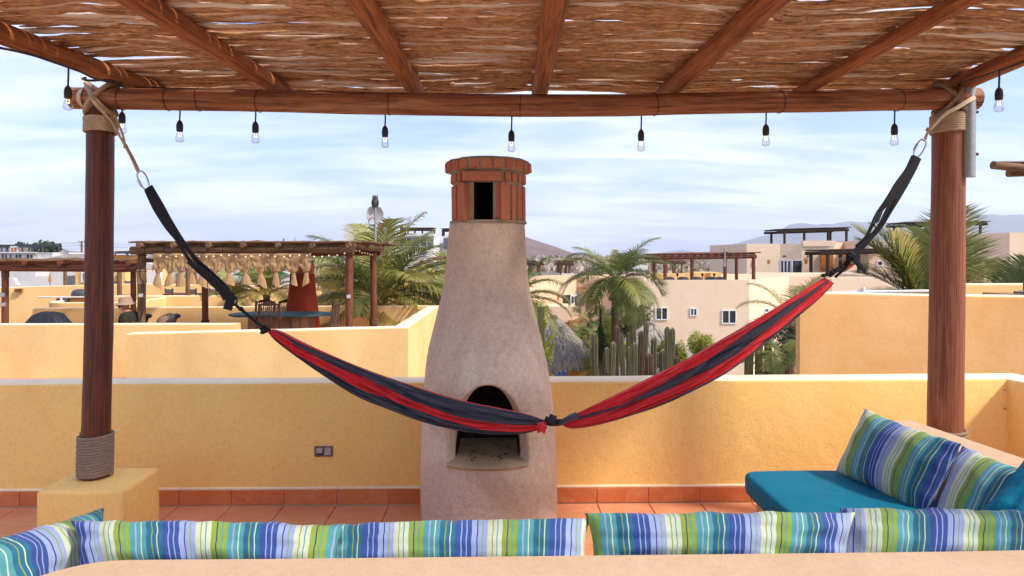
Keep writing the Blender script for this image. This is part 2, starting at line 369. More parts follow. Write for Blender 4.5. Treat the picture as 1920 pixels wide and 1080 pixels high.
M['scrub'] = plain('dry_scrub', C(200, 182, 160, .85), .95, .1, var=.3, scale=.5)
M['scrubg'] = plain('green_scrub', C(166, 158, 118, .75), .95, .1, var=.3, scale=.5)
M['metalg'] = plain('grey_painted_metal', C(96, 98, 104, .6), .5, .4)
M['dish'] = plain('dish_grey', C(214, 206, 200, .8), .5, .3, var=.05)
M['cover'] = plain('black_cover_fabric', (.022, .022, .03), .55, .35, var=.4, scale=5, bmp=.03, bs=5)
M['skin'] = plain('skin', C(206, 140, 112, .72), .6, .3, var=.06)
M['shirt'] = plain('olive_shirt', C(72, 70, 52, .6), .9, .1, var=.2)
M['hat'] = plain('tan_hat', C(186, 158, 132, .72), .9, .1, var=.08)
M['shorts'] = plain('grey_shorts', C(120, 116, 110, .6), .9, .1)
M['green'] = plain('green_canvas', C(40, 120, 92, .6), .9, .1)
M['blue'] = plain('blue_paint', C(70, 92, 140, .6), .7)
M['slate'] = plain('grey_tile', C(132, 134, 142, .6), .7, var=.3, scale=2)
M['roof'] = plain('grey_roof', C(150, 136, 124, .6), .9)
M['flower'] = leafm('magenta_flowers', (.35, .01, .10), (.2, .01, .05), trans=.3)
M['lightwood'] = woodm('varnished_box_wood', C(206, 146, 84, .75), C(180, 118, 62, .7), C(220, 170, 110, .7), .2, .6, .2)
M['roofin'] = plain('roof_deck', C(190, 160, 130, .6), .95)

# ================================================================== OUR TERRACE
WY = 4.70
# --- floor
fl = MB().box((-7, -3.5, -.35), (3.6, 5.0, -.012)).build('terrace_floor', M['grout'], kind='structure', smooth=0)
x0 = at(436.3, 945, WY).x; PW = .356
tm = {}
def tile(xa, xb, ya, yb):
    key = (round(xb - xa, 3), round(yb - ya, 3)); g = .0035
    if key not in tm: tm[key] = MB().box((g, g, -.012), (xb - xa - g, yb - ya - g, .0)).mesh('tile', M['tile'], 0)
    o = bpy.data.objects.new('tile', tm[key]); col.objects.link(o); o.parent = fl; o.location = (xa, ya, random.uniform(-.0008, .0008))
    b = o.modifiers.new('Bevel', 'BEVEL'); b.width = .002; b.segments = 1
ys = [WY - .02]
ys.append(WY - .335)
while ys[-1] > 2.3: ys.append(ys[-1] - PW)
for j in range(len(ys) - 1):
    for i in range(-9, 12):
        xa, xb = x0 + i * PW, min(x0 + (i + 1) * PW, 3.36)
        if xb - xa > .05: tile(xa, xb, ys[j + 1], ys[j])
# --- parapet walls: rounded top profile swept along a path
def wall(name, pts, zt, z0, th, mats, label, r=.03, cat='wall', step=.12, amp=.004, capmat=True, side=1):
    P = [Vector((p[0], p[1], 0)) for p in pts]; S = []
    for i in range(len(P) - 1):
        n = max(1, int((P[i + 1] - P[i]).length / step))
        for k in range(n if i < len(P) - 2 else n + 1): S.append((P[i].lerp(P[i + 1], k / n), zt[i] + (zt[i + 1] - zt[i]) * k / n))
    rows = []; tcs = []; L = 0; q = []
    for i, (p, z) in enumerate(S):
        t1 = (S[min(i + 1, len(S) - 1)][0] - p); t0 = (p - S[max(i - 1, 0)][0])
        t1 = t1.normalized() if t1.length > 0 else t0.normalized(); t0 = t0.normalized() if t0.length > 0 else t1
        nn = Vector((-(t0 + t1).y, (t0 + t1).x, 0)).normalized() * side; k = 1 / max(.5, nn.dot(Vector((-t0.y, t0.x, 0)) * side))
        if i: L += (p - S[i - 1][0]).length
        pr = [(0, z0), (0, z0 + (z - z0) * .5), (0, z - r), (r * .3, z - r * .3), (r, z), (th - r, z + .004), (th - r * .3, z - r * .3), (th, z - r), (th, z0)]
        row = []
        for j, (d, h) in enumerate(pr):
            e = amp if 0 < j < 8 else 0
            off = nz(p.x * 2.3, p.y * 2.3, h * 2.2 + j) * e; offz = nz(p.x * 1.7 + 9, p.y * 1.7, j * .1) * e * (1 if 2 <= j <= 7 else 0)
            v = p + nn * (d * k + off) + Vector((0, 0, h + offz)); row.append(v)
            tcs.append((L, d, h)); q.append(j)
        rows.append(row)
    mb = MB(); mb.grid(rows, [tuple(v) for r_ in rows for v in r_])
    b = len(rows[0]); fi = mb.mi
    if capmat:
        for k in range(len(fi)):
            if k % (b - 1) in (3, 4, 5): fi[k] = 1
    mb.f.append(tuple(range(b))); mb.mi.append(0); mb.f.append(tuple((len(rows) - 1) * b + j for j in range(b - 1, -1, -1))); mb.mi.append(0)
    o = mb.build(name, mats, smooth=50); tag(o, label, cat); return o
def zat(px, py, Y): return at(px, py, Y).z
cx = at(1888, 708, WY).x
zl, zm, zr = zat(0, 723, WY), zat(900, 716, WY), zat(1880, 709, WY)
own = wall('parapet_wall', [(-6.5, WY), (at(900, 716, WY).x, WY), (cx, WY), (cx + .02, 1.0)], [zl + .01, zm, zr, zr + .01], -.3, .2, [M['own'], M['cap']],
     'long yellow stucco parapet wall right behind the outdoor fireplace, with pale top', r=.022)
# skirting tiles along the wall, and a cream strip above
sk = {}
for i in range(-9, 12):
    xa, xb = x0 + i * PW, min(x0 + (i + 1) * PW, cx - .02)
    if xb - xa < .05: continue
    key = round(xb - xa, 3)
    if key not in sk: sk[key] = MB().box((.003, 0, .004), (xb - xa - .003, .014, .104)).mesh('skirting_tile', M['skirt'], 0)
    o = bpy.data.objects.new('skirting_tile', sk[key]); col.objects.link(o); put(o, own); o.location = Vector((xa, WY - .018, 0)); o.modifiers.new('Bevel', 'BEVEL').width = .002
MB().box((-6.5, WY - .009, -.01), (cx, WY + .004, .102)).build('grout', M['grout'], own, 0)
MB().tube([(x, WY - .004 + nz(x * 3, 0, 0) * .002, .112 + nz(x * 2, 5, 0) * .002) for x in np.arange(-6.5, cx, .15)], .0105, 8).build('plaster_bead', M['cap'], own, 60)
for p in ((1885, 731), (1886, 766), (1886, 696 + 153)):
    q = at(p[0], p[1], WY - .003) ; q.x -= .008
    MB().tube([q, q - Vector((0, .008, 0))], .006, 10).build('wall_plug', M['galv'], own)
# outlet
q = at(607, 846, WY - .004)
ou = thing('electrical_outlet', 'grey outdoor power outlet with a lifted flap cover low on the yellow wall', 'outlet', q)
MB().box(q - Vector((.062, .008, .036)), q + Vector((.062, .0, .036))).build('face_plate', M['plate'], ou, bevel=.003)
MB().box(q + Vector((-.045, -.012, -.024)), q + Vector((-.002, -.008, .026))).build('socket', M['rubber'], ou, bevel=.002)
MB().obox(q + Vector((-.022, -.026, .012)), Vector((.02, 0, 0)), Vector((0, .013, .004)), Vector((0, -.004, .013)) ).build('flap_cover', M['flap'], ou, bevel=.002)
MB().box(q + Vector((.006, -.016, -.024)), q + Vector((.05, -.008, .028))).build('socket_cover', M['flap'], ou, bevel=.003)

# --- outdoor fireplace
FC = at(915.5, 500, 4.3); fx, fy = FC.x, FC.y
fire = thing('outdoor_fireplace', 'bottle shaped tan plaster chimney fireplace with an arched opening and a brick crown', 'fireplace', (fx, fy, 0))
def zf(py, D=4.3): return H - (py - HOR) * D / F
L_ = [(418, 842.5), (450, 840), (490, 836.5), (520, 834), (545, 830), (560, 826), (580, 821), (600, 816), (625, 810), (650, 804), (675, 800.5), (700, 798), (730, 795.5), (760, 793), (820, 790), (900, 789.5), (990, 790.5), (1030, 791), (1055, 791)]
R_ = [(418, 983.5), (450, 985), (490, 987), (530, 990.5), (570, 999), (600, 1007), (620, 1012), (650, 1019), (680, 1026), (720, 1033), (780, 1040), (850, 1044), (930, 1046), (1055, 1046)]
prof = []
for py in np.linspace(1042, 418, 90):
    l = np.interp(py, [a for a, b in L_], [b for a, b in L_]); r = np.interp(py, [a for a, b in R_], [b for a, b in R_])
    cxp = (l + r) / 2; rad = (r - l) / 2 * 4.3 / F; th = math.atan(rad / 4.3)
    prof.append((zf(py), rad * math.cos(th) , at(cxp, py, 4.3).x))
prof[0] = (0.0, prof[0][1], prof[0][2])
mb = MB(); rows = []
for z, r, xc in prof:
    row = []
    for j in range(96):
        a = 2 * math.pi * j / 96; rr = r * (1 + .014 * nz(math.cos(a) * 1.6, math.sin(a) * 1.6, z * 2.6) + .006 * nz(math.cos(a) * 5, math.sin(a) * 5, z * 9 + 4))
        row.append(Vector((xc + rr * math.cos(a), fy + rr * math.sin(a), z)))
    rows.append(row)
mb.grid(rows, closed=True); mb.f += [tuple(range(95, -1, -1)), tuple(89 * 96 + j for j in range(96))]; mb.mi += [0, 0]
body = mb.build('tmp_body', M['tan'], smooth=0)
def arch(cxx, y, wd, z0, h, n=28, lean=0):
    return [Vector((cxx - lean * math.sin(math.pi * k / n) - wd * math.cos(math.pi * k / n), y, z0 + h * math.sin(math.pi * k / n) ** .95)) for k in range(n + 1)]
ax = at(914, 800, 3.92).x; zs = zat(914, 871, 3.93)
secs = [arch(ax, 3.55, .285, zs - .02, .47), arch(ax, 3.86, .275, zs - .01, .475), arch(ax, 3.94, .246, zs - .003, .458), arch(ax, 4.05, .193, zs, .44), arch(ax, 4.52, .19, zs, .43)]
cb_ = MB(); n = len(secs[0]); cb_.grid(secs, closed=True); cb_.f += [tuple(range(n)), tuple((len(secs) - 1) * n + j for j in range(n - 1, -1, -1))]; cb_.mi += [0, 0]
cut = cb_.build('tmp_cut', M['tan'], smooth=0)
bm_ = cut.modifiers.new('w', 'WELD')
bo = body.modifiers.new('b', 'BOOLEAN'); bo.object = cut; bo.operation = 'DIFFERENCE'; bo.solver = 'EXACT'; bo.use_self = True
rm = body.modifiers.new('r', 'REMESH'); rm.mode = 'VOXEL'; rm.voxel_size = .0095
sm = body.modifiers.new('s', 'SMOOTH'); sm.iterations = 7; sm.factor = .6
bpy.context.view_layer.update()
dg = bpy.context.evaluated_depsgraph_get(); me = bpy.data.meshes.new_from_object(body.evaluated_get(dg))
nv = len(me.vertices); co = np.empty(nv * 3, dtype=np.float32); me.vertices.foreach_get('co', co)
a_ = me.attributes.get('tc') or me.attributes.new('tc', 'FLOAT_VECTOR', 'POINT'); a_.data.foreach_set('vector', co)
me.materials.clear(); me.materials.append(M['tan']); me.polygons.foreach_set('use_smooth', [True] * len(me.polygons)); me.update()
bpy.data.objects.remove(body); bpy.data.objects.remove(cut)
fb = bpy.data.objects.new('plaster_body', me); col.objects.link(fb); put(fb, fire)
print('fireplace verts', nv)
# liner of the firebox, hearth
lin = MB(); sec = [arch(ax, 4.06, .186, zs + .004, .428), arch(ax, 4.2, .183, zs + .004, .424), arch(ax, 4.49, .183, zs + .004, .42)]
lin.grid(sec); lin.f.append(tuple(2 * 29 + j for j in range(29))); lin.mi.append(0)
fbx = lin.build('firebox', M['soot'], fire, 60)
for r_ in range(5):
    for c_ in range(4):
        xa = ax - .17 + c_ * .09 - (.045 if r_ % 2 else 0); za = zs + .02 + r_ * .062
        hw = .18 * math.sqrt(max(0, 1 - ((za + .05 - zs) / .42) ** 2))
        xa2, xb2 = max(xa, ax - hw), min(xa + .082, ax + hw)
        if xb2 - xa2 > .02: MB().box((xa2, 4.465, za), (xb2, 4.488, za + .054)).build('firebrick', M['soot'], fbx, bevel=.004, seg=1)
hb = MB(); top = []
for k in range(25):
    xx = -.232 + .464 * k / 24; top.append((ax + xx, fy - math.sqrt(max(.01, .437 ** 2 - (ax + xx - fx) ** 2)) - .004 + .004 * nz(k * .7, 3, 0)))
rows = []
for q_, (dz, ins) in enumerate(((-.026, .03), (-.016, .006), (-.002, 0), (.006, .012), (.008, .05))): rows.append([Vector((x * (1 - ins * .1) + ax * ins * .1, y + ins, zs + dz + .003 * nz(x * 20, q_, 1))) for x, y in top])
for yy in (4.1, 4.25, 4.46): rows.append([Vector((ax + max(-.185, min(.185, x - ax)), max(yy, y + .06), zs + .009 + .004 * nz(x * 16, yy * 9, 5))) for x, y in top])
hb.grid(rows).build('hearth', M['hearth'], fire, 50)
for k in range(26):
    p = Vector((ax + random.uniform(-.13, .13), random.uniform(3.96, 4.3), zs + .012)); a = random.random() * 6.3; l = random.uniform(.004, .022)
    tw = (tw if k else MB()); tw.tube([p - Vector((math.cos(a), math.sin(a), 0)) * l, p + Vector((math.cos(a), math.sin(a), .15)) * l], .0016, 4)
tw.build('twigs', M['sootp'], fire, 0, kind='stuff')
# brick crown
F4 = 4.3
def arcshell(r0, r1, z0, z1, a0, a1, n, m0=0, m1=1):
    s = MB(); A = [a0 + (a1 - a0) * k / n for k in range(n + 1)]
    P = lambda r, a, z: Vector((fx + r * math.cos(a), fy + r * math.sin(a), z))
    s.grid([[P(r1, a, z0) for a in A], [P(r1, a, z1) for a in A]], m=m0); s.grid([[P(r0, a, z1) for a in A], [P(r0, a, z0) for a in A]], m=m1)
    s.grid([[P(r1, a, z1) for a in A], [P(r0, a, z1) for a in A]], m=m0); s.grid([[P(r0, a, z0) for a in A], [P(r1, a, z0) for a in A]], m=m0)
    for a in (a0, a1): s.add([P(r0, a, z0), P(r1, a, z0), P(r1, a, z1), P(r0, a, z1)], [(0, 1, 2, 3)], m=m1)
    return s
oc = math.atan2(at(906.5, 400, 4.09).y - fy, at(906.5, 400, 4.09).x - fx); ga = .27
s = arcshell(.165, .218, 1.905, 2.15, oc + ga, oc + 2 * math.pi - ga, 60); s2 = arcshell(.165, .219, 2.145, 2.262, 0, 2 * math.pi, 60)
mo = s.build('mortar_core', [M['mortar'], M['sootp']], fire, 40); s2.build('mortar_core', [M['mortar'], M['sootp']], fire, 40)
lid = MB().lathe([(.02, 2.215), (.245, 2.218), (.258, 2.226), (.262, 2.27), (.257, 2.287), (.235, 2.297), (.1, 2.302), (.01, 2.303)], (fx, fy, 0), 64)
lid.v = [tuple(Vector(v) * 1 + Vector((nz(v[0] * 14, v[1] * 14, v[2] * 9), nz(v[0] * 14 + 7, v[1] * 14, v[2]), nz(v[0] * 15, v[1] * 15, 3)))* .005) for v in lid.v]
lid.build('mortar_cap', M['mortar'], fire, 60)
def brick(a, z0, z1, r0, r1, wid, jit=.003):
    u = Vector((math.cos(a), math.sin(a), 0)); t = Vector((-u.y, u.x, 0)); s = MB()
    vs = []
    for i, (ra) in enumerate((r0, r1)):
        for sgn in (-1, 1):
            for z in (z0, z1):
                j = lambda: random.uniform(-jit, jit)
                vs.append(Vector((fx, fy, z + j() * .7)) + u * (ra + (j() if i else 0)) + t * (sgn * wid / 2 * (1 if i else .9) + j()))
    s.add(vs, [(0, 1, 3, 2), (4, 6, 7, 5), (0, 4, 5, 1), (2, 3, 7, 6), (0, 2, 6, 4), (1, 5, 7, 3)])
    o = s.build('brick', M['brick'], fire, 60, bevel=.0055, seg=2); return o
nb = 23
for k in range(nb):
    a = -math.pi / 2 - .03 + 2 * math.pi * k / nb
    brick(a, 2.224, 2.280 + random.uniform(-.003, .002), .20, .271 + random.uniform(-.003, .003), (.061 if k % 2 else .054) + random.uniform(-.006, .006) + (.014 if k == 0 else 0), .004)
a = oc + ga + .17; end = oc + 2 * math.pi - ga - .10; i = 0
while a < end:
    wd = random.uniform(.034, .050); brick(a, 1.918, 2.132 + random.uniform(-.004, .003), .19, .230 + random.uniform(-.002, .004), wd, .003)
    brick(a + random.uniform(-.01, .01), 2.150, 2.205, .19, .236, wd * random.uniform(.85, 1.05), .003)
    a += (wd + .015) / .236
def prism(fp, z0, z1, name, mt, par, bev=.004):
    s = MB(); n = len(fp); s.add([(p[0], p[1], z0) for p in fp] + [(p[0], p[1], z1) for p in fp],
        [tuple(range(n - 1, -1, -1)), tuple(range(n, 2 * n))] + [(i, (i + 1) % n, (i + 1) % n + n, i + n) for i in range(n)])
    return s.build(name, mt, par, 40, bevel=bev)
X = lambda px, Y: (at(px, 400, Y).x, Y)
prism([X(857, 4.085), X(869, 4.055), X(887.5, 4.17), X(876, 4.24), X(860, 4.2)], 1.914, 2.137, 'brick', M['brick'], fire)
prism([X(952, 4.08), X(940, 4.052), X(925, 4.17), X(936, 4.24), X(948, 4.2)], 1.914, 2.137, 'brick', M['brick'], fire)
prism([X(868, 4.05), X(939, 4.045), X(942, 4.12), X(866, 4.12)], 2.146, 2.204, 'brick', M['brick'], fire)
MB().lathe([(.001, 1.9), (.238, 1.9), (.244, 1.906), (.24, 1.917), (.001, 1.919)], (fx, fy, 0), 48).build('mortar_bed', M['mortar'], fire, 50)

# --- left footing and the two posts
bl0 = at(66, 922, 3.81); bl1 = at(229.5, 919, 3.81); zb = (bl0.z + bl1.z) / 2
s = MB().box((bl0.x, 3.81, -.01), (bl1.x, 4.235, zb)); ft = s.build('post_footing', [M['own']], smooth=40, bevel=.022, seg=3)
tag(ft, 'yellow stucco block carrying the left timber post', 'plinth')
def log(path, r0, r1, n=18, k=40, wob=.006, seed=0, taper=None):
    P = cat_pts(path, k)
    P = [p + Vector((nz(i * .13, seed, 1), nz(i * .13, seed, 5), 0)) * wob for i, p in enumerate(P)]
    f = lambda u, L, a: (r0 + (r1 - r0) * u) * (1 + .03 * nz(L * 2.2, math.cos(a) * .9 + seed, math.sin(a) * .9) + .012 * nz(L * 9, math.cos(a) * 2 + seed, math.sin(a) * 2))
    return MB().tube(P, f, n, off=seed * 3.1)
pl = thing('timber_post', 'dark reddish round post on the left with rope coiled at its foot', 'post', at(178, 892, 4.05), 'pergola posts')
pts = [at(178, 896, 4.05), at(181, 780, 4.05), at(185, 600, 4.05), at(187, 400, 4.05), at(188.5, 240, 4.05), at(189, 203, 4.05)]
pts[0].z = zb - .01
log(pts, .0765, .072, 28, 50, .003, 2).build('shaft', M['postdark'], pl, 60)
def helix(c0, c1, R_, turns, rr, n=7, per=22, strands=True, ell=(1, 1)):
    P = []; m = int(turns * per)
    for i in range(m + 1):
        a = 2 * math.pi * i / per; c = Vector(c0).lerp(Vector(c1), i / m); P.append(c + Vector((math.cos(a) * R_, math.sin(a) * R_, 0)))
    f = (lambda u, L, a: rr * (1 + .16 * math.cos(3 * a - L * 75))) if strands else rr
    return P, f
def ropewrap(par, c0, c1, R_, turns, rr, mt='ropegrey', per=60):
    P, f = helix(c0, c1, R_, turns, rr, per=per); MB().tube(P, f, 9, ref=Vector((0, 0, 1))).build('rope_wrap', M[mt], par, 180)
c1 = at(178, 812, 4.05); c0 = Vector((at(178, 890, 4.05).x, 4.05, zb + .012))
ropewrap(pl, c0, Vector((at(179.5, 812, 4.05).x, 4.05, zat(179.5, 813, 4.05))), .087, 14.5, .0102)
ropewrap(pl, at(189, 249, 4.05), at(189.3, 222, 4.05), .083, 7, .0088, 'rope')
pr_ = thing('timber_post', 'thick reddish brown round post on the right with a grey pipe and cable beside it', 'post', (at(1773, 800, 4.06).x, 4.06, .4), 'pergola posts')
zb2 = .40
pts = [Vector((at(1772, 800, 4.06).x, 4.06, zb2)), at(1773, 720, 4.06), at(1776, 540, 4.06), at(1777, 400, 4.06), at(1778, 250, 4.06), at(1779, 198, 4.06)]
log(pts, .098, .086, 28, 50, .003, 5).build('shaft', M['post'], pr_, 60)
ropewrap(pr_, Vector((pts[0].x, 4.06, zb2 + .01)), Vector((at(1772.5, 806, 4.06).x, 4.06, zat(1772, 805, 4.06))), .106, 11, .0105)
ropewrap(pr_, at(1779, 250, 4.06), at(1779, 216, 4.06), .093, 8, .0092, 'rope')
fr = MB().box((at(1772, 800, 4.06).x - .2, 3.9, -.01), (at(1772, 800, 4.06).x + .2, 4.25, zb2)).build('post_footing', M['own'], smooth=40, bevel=.02); tag(fr, 'yellow stucco block behind the right sofa under the right timber post', 'plinth')
# pipe, cable
pp = thing('conduit_pipe', 'grey galvanised pipe strapped to the top of the right timber post', 'pipe', at(1816, 332, 3.99))
MB().tube([at(1816.5, 152, 3.99), at(1816, 240, 3.99), at(1815.5, 332, 3.99)], .037, 20).build('tube', M['galv'], pp, 50)
for py in (210, 289):
    q = at(1828.5, py, 3.99); MB().tube([q - Vector((.01, 0, 0)), q + Vector((.016, 0, 0))], .009, 8).build('bolt', M['wire'], pp, 40)
MB().box(at(1804.5, 330, 4.0) - Vector((.006, .02, 0)), at(1805.5, 160, 4.0) + Vector((.006, .02, 0))).build('bracket', M['galv'], pp, 0)
cbl = MB().tube(cat_pts([at(1806, 332, 4.0), at(1806.5, 450, 4.02), at(1803, 560, 4.02), at(1801.5, 660, 4.02), at(1802, 730, 4.02), at(1804, 800, 4.02), at(1806, 820, 4.02)], 40), .0065, 8).build('power_cable', M['rubber'], smooth=60)
tag(cbl, 'thin dark cable running down the right side of the right post', 'cable')

# --- beam
BY = 4.02
bp = [at(136, 184, BY), at(300, 186, BY), at(500, 189.5, BY), at(720, 195, BY), at(960, 198.5, BY), at(1150, 198, BY), at(1300, 194, BY), at(1500, 190.5, BY), at(1700, 187, BY), at(1832, 185, BY)]
beam = thing('pergola_beam', 'long reddish brown round beam carried by the two posts at the front of the pergola', 'beam', bp[0])
log(bp, .063, .064, 26, 120, .004, 9).build('log', M['beam'], beam, 60)
for px in (229, 315, 372, 488, 730, 976, 1226, 1461, 1681):
    c = at(px, 190 if px < 600 else 196 if px < 1300 else 188, BY)
    for k, b_ in enumerate(bp[:-1]):
        if b_.x <= c.x <= bp[k + 1].x: c.z = b_.z + (bp[k + 1].z - b_.z) * (c.x - b_.x) / (bp[k + 1].x - b_.x)
    sl_ = random.uniform(-.02, .02)
    MB().tube([c + Vector((sl_ * math.sin(a + 1), .0665 * math.cos(a), .0665 * math.sin(a))) for a in np.linspace(0, 2 * math.pi, 24, endpoint=False)], .0019, 5, closed=True, ref=Vector((1, 0, 0))).build('tie_wire', M['wire'], beam, 180)
# lashings where the posts meet the beam
def lash(px, py, label, mt, turns):
    c = at(px, py, BY); t = thing('rope_lashing', label, 'rope', c)
    for sgn in (-1, 1):
        for k in range(3):
            P = []
            for i in range(40):
                a = 2 * math.pi * i / 40
                d = .076 * math.cos(a); e = .088 * math.sin(a)
                P.append(c + Vector((sgn * (e * .75) + (k - 1) * .019 * (1 if sgn > 0 else -1) * .7, -.076 * math.cos(a) * 1.0 + .005 * k, e * .95 + (k - 1) * .012)))
            MB().tube(P, lambda u, L, a: .0115 * (1 + .16 * math.cos(3 * a - L * 70)), 9, closed=True, ref=Vector((sgn * .7, 0, -.7))).build('rope_loop', M[mt], t, 180)
    return t
lash(189, 186, 'grey rope lashing crossing over the beam at the left post', 'rope', 3)
lash(1779, 187, 'grey rope lashing knotted over the beam at the right post', 'ropegrey', 3)

rb = thing('pergola_beam', 'rear round beam of the pergola overhead, behind the top edge of the view', 'beam', (-3.0, 1.95, 2.63))
log([(-3.0, 1.95, 2.625), (0, 1.95, 2.63), (3.1, 1.95, 2.625)], .062, .062, 20, 60, .004, 12).build('log', M['beam'], rb, 60)
for x_, lb in ((-2.75, 'rear left pergola post, just outside the view'), (2.85, 'rear right pergola post, just outside the view')):
    t = thing('timber_post', lb, 'post', (x_, 1.95, 0), 'pergola posts'); log([(x_, 1.95, -.01), (x_, 1.95, 1.3), (x_, 1.95, 2.57)], .08, .074, 20, 40, .003, 15 + x_).build('shaft', M['post'], t, 60)
# --- rafters
RZ = 2.745
rf = [((235, 158), (0, 62), .058), ((500, 164), (258, 0), .055), ((768, 172), (676, 0), .061), ((1016, 172), (1043, 0), .058), ((1272, 172), (1447, 0), .062), ((1532, 166), (1806, 0), .043), ((1800, 158), (1920, 103), .058)]
names = ['left edge', 'second from the left', 'third from the left', 'middle', 'third from the right', 'thinner second from the right', 'right edge']
RX = []
for i, (a, b, r) in enumerate(rf):
    p0 = at(a[0], a[1], 4.06); q0 = atz(b[0], b[1], RZ); p0.z = RZ
    d = (q0 - p0) / (q0.y - p0.y); RX.append((p0.x, d.x))
    path = [p0 + d * (y - 4.06) for y in (4.36, 4.06, 3.6, 3.1, 2.6, 2.1, 1.6)]
    for k, p in enumerate(path): p.z = RZ + (k - 3) * .002
    o = log(path, r * .90, r * .93, 18, 60, .006, 20 + i).build('pergola_rafter', M['rafter'], smooth=60)
    tag(o, f'round stained timber rafter under the stick roof, {names[i]} of seven', 'rafter', 'pergola rafters')
# --- stick roof
roofe = thing('stick_roof', 'pergola roof of rough brown bark sticks laid side by side above the rafters', 'roof', (0, 2, 2.83))
xl = lambda y: RX[0][0] + RX[0][1] * (y - 4.06) - .05; xr = lambda y: RX[6][0] + RX[6][1] * (y - 4.06) + .07
def stick(mb, xa, xb, y, z, r, seed, n=8, seg=None):
    seg = seg or max(6, int((xb - xa) / .045)); P = []
    bow = random.uniform(-.012, .012); tl = random.uniform(-.012, .012)
    for i in range(seg + 1):
        u = i / seg; x = xa + (xb - xa) * u
        yy = y + .06 * nz(x * 1.0, y * 2.0, 1) + .028 * nz(x * 2.0, seed, 2) + .012 * nz(x * 6, seed, 7) + tl * (u - .5)
        z_ = z + .032 * nz(x * 1.2, y * 2.0, 9) + .014 * nz(x * 2.4, seed, 4) + .008 * nz(x * 7, seed, 11)
        P.append(Vector((x, yy, z_)))
    mb.tube(P, lambda u, L, a: r * (.45 if u in (0, 1) else 1) * (1 + .55 * nz(L * 4, seed, 3) + .5 * nz(L * 11, math.cos(a) * 1.6 + seed, math.sin(a) * 1.6)), n, ell=(1.2, .75), off=seed * 1.37)
random.seed(11)
y = 4.60; cnt = 0; rest = MB()
while y > 2.75:
    x = xl(y) - random.uniform(0, .09) - random.choice((0, .0, 1.2))
    while x < xr(y):
        ln = random.uniform(1.4, 3.0); xb = min(x + ln, xr(y) + random.uniform(-.05, .09)); xa = max(x, xl(y) - random.uniform(-.03, .1))
        if xb - xa > .25:
            cnt += 1; mb = MB() if cnt <= 300 else rest
            stick(mb, xa, xb, y + random.uniform(-.004, .004), RZ + .062 + random.uniform(-.006, .011), random.uniform(.010, .0185), cnt * .731)
            if cnt <= 300: mb.build('stick', M['stick'], roofe, 180)
        x += ln + random.uniform(-.1, .02)
    y -= .034
y = 4.58
while y > 2.7:                                # second layer above, closing most gaps
    x = xl(y) - random.uniform(0, 1)
    while x < xr(y):
        ln = random.uniform(1.2, 2.6); cnt += 1
        if random.random() < .72: stick(rest, max(x, xl(y)), min(x + ln, xr(y)), y, RZ + .096 + random.uniform(0, .016), random.uniform(.010, .016), cnt * .731, 5, 12) if min(x + ln, xr(y)) - max(x, xl(y)) > .2 else None
        x += ln - .05
    y -= .036
y = 2.74
while y > 1.7:                               # towards the camera, cut short out of view to let skylight in
    x = xl(y) - random.uniform(0, 1)
    while x < xr(y):
        ln = random.uniform(1.4, 2.8); cnt += 1
        if min(x + ln, xr(y)) - max(x, xl(y)) > .2: stick(rest, max(x, xl(y)), min(x + ln, xr(y)), y, RZ + .066 + random.uniform(0, .02), random.uniform(.011, .016), cnt * .731, 5, 10)
        x += ln - .05
    y -= .034
rest.build('stick_layer', M['stick'], roofe, 180, kind='stuff')
print('sticks', cnt)

# --- string lights
lc = thing('string_light_cable', 'black cable carrying the bulbs along the beam and both edge rafters', 'cable', at(960, 176, 4.1))
cp = [at(-120, 70, 2.7), at(40, 98, 2.85), at(140, 130, 3.0), at(180, 148, 3.4), at(225, 158, 3.9), at(240, 163, 4.09), at(500, 170, 4.1), at(960, 178, 4.1), at(1400, 176, 4.1), at(1760, 168, 4.1), at(1800, 156, 3.9), at(1850, 140, 3.3), at(1885, 128, 2.9), at(1960, 100, 2.6)]
MB().tube(cat_pts(cp, 160), .0055, 8).build('cable', M['rubber'], lc, 60)
MB().tube(cat_pts([at(160, 146, 3.3), at(155, 148, 3.4), at(170, 151, 3.5), at(210, 151, 3.8), at(236, 162, 4.08)], 30), .006, 8).build('cable', M['rubber'], lc, 60)
def bulb_thing(px, ytop, ysock, ybot, D, label):
    top = at(px, ytop, D); k = (ybot - ysock) / 65.0 * 0 + 1
    zs0 = at(px, ysock, D).z; zb0 = at(px, ybot, D).z; h = zs0 - zb0     # socket top to bulb bottom
    c = Vector((top.x, top.y, zs0)); t = thing('light_bulb', label, 'light bulb', c, 'bulbs of the string light')
    MB().tube([top + Vector((.002, 0, .01)), top.lerp(c, .5) + Vector((.0015, 0, 0)), c + Vector((0, 0, -.004))], .0042 * h / .16 + .0012, 8).build('cord', M['rubber'], t, 60)
    s_ = h / 68.0
    MB().lathe([(2, 0), (3.2, -1.5), (7.5, -7), (9.6, -14), (9.8, -21), (9.2, -22), (10.2, -23), (10.2, -26), (9.4, -27), (9.6, -34), (8.6, -35)], c, 18).build('socket', M['rubber'], t, 40)
    o = t.children[-1]; me = o.data
    for v in me.vertices: v.co = c + (v.co - c) * s_
    g = MB().lathe([(6.2, -33), (7.6, -38), (10.2, -46), (12.4, -54), (12.6, -59), (11, -64), (7.5, -67), (3, -68.2), (.4, -68.5)], c, 22, cap=False).build('glass', M['bulb'], t, 180)
    for v in g.data.vertices: v.co = c + (v.co - c) * s_
    f = MB().tube([c + Vector(p) * s_ for p in ((-3, 0, -38), (-4.5, 0, -47), (-1.5, 0, -50), (1.5, 0, -46), (4, 0, -50), (3, 0, -38))], .45 * s_, 5).build('filament', M['fil'], t, 180)
    MB().tube([c + Vector(p) * s_ for p in ((0, 0, -34), (0, 0, -43))], 1.7 * s_, 8).build('stem', M['bulb'], t, 180)
    return t
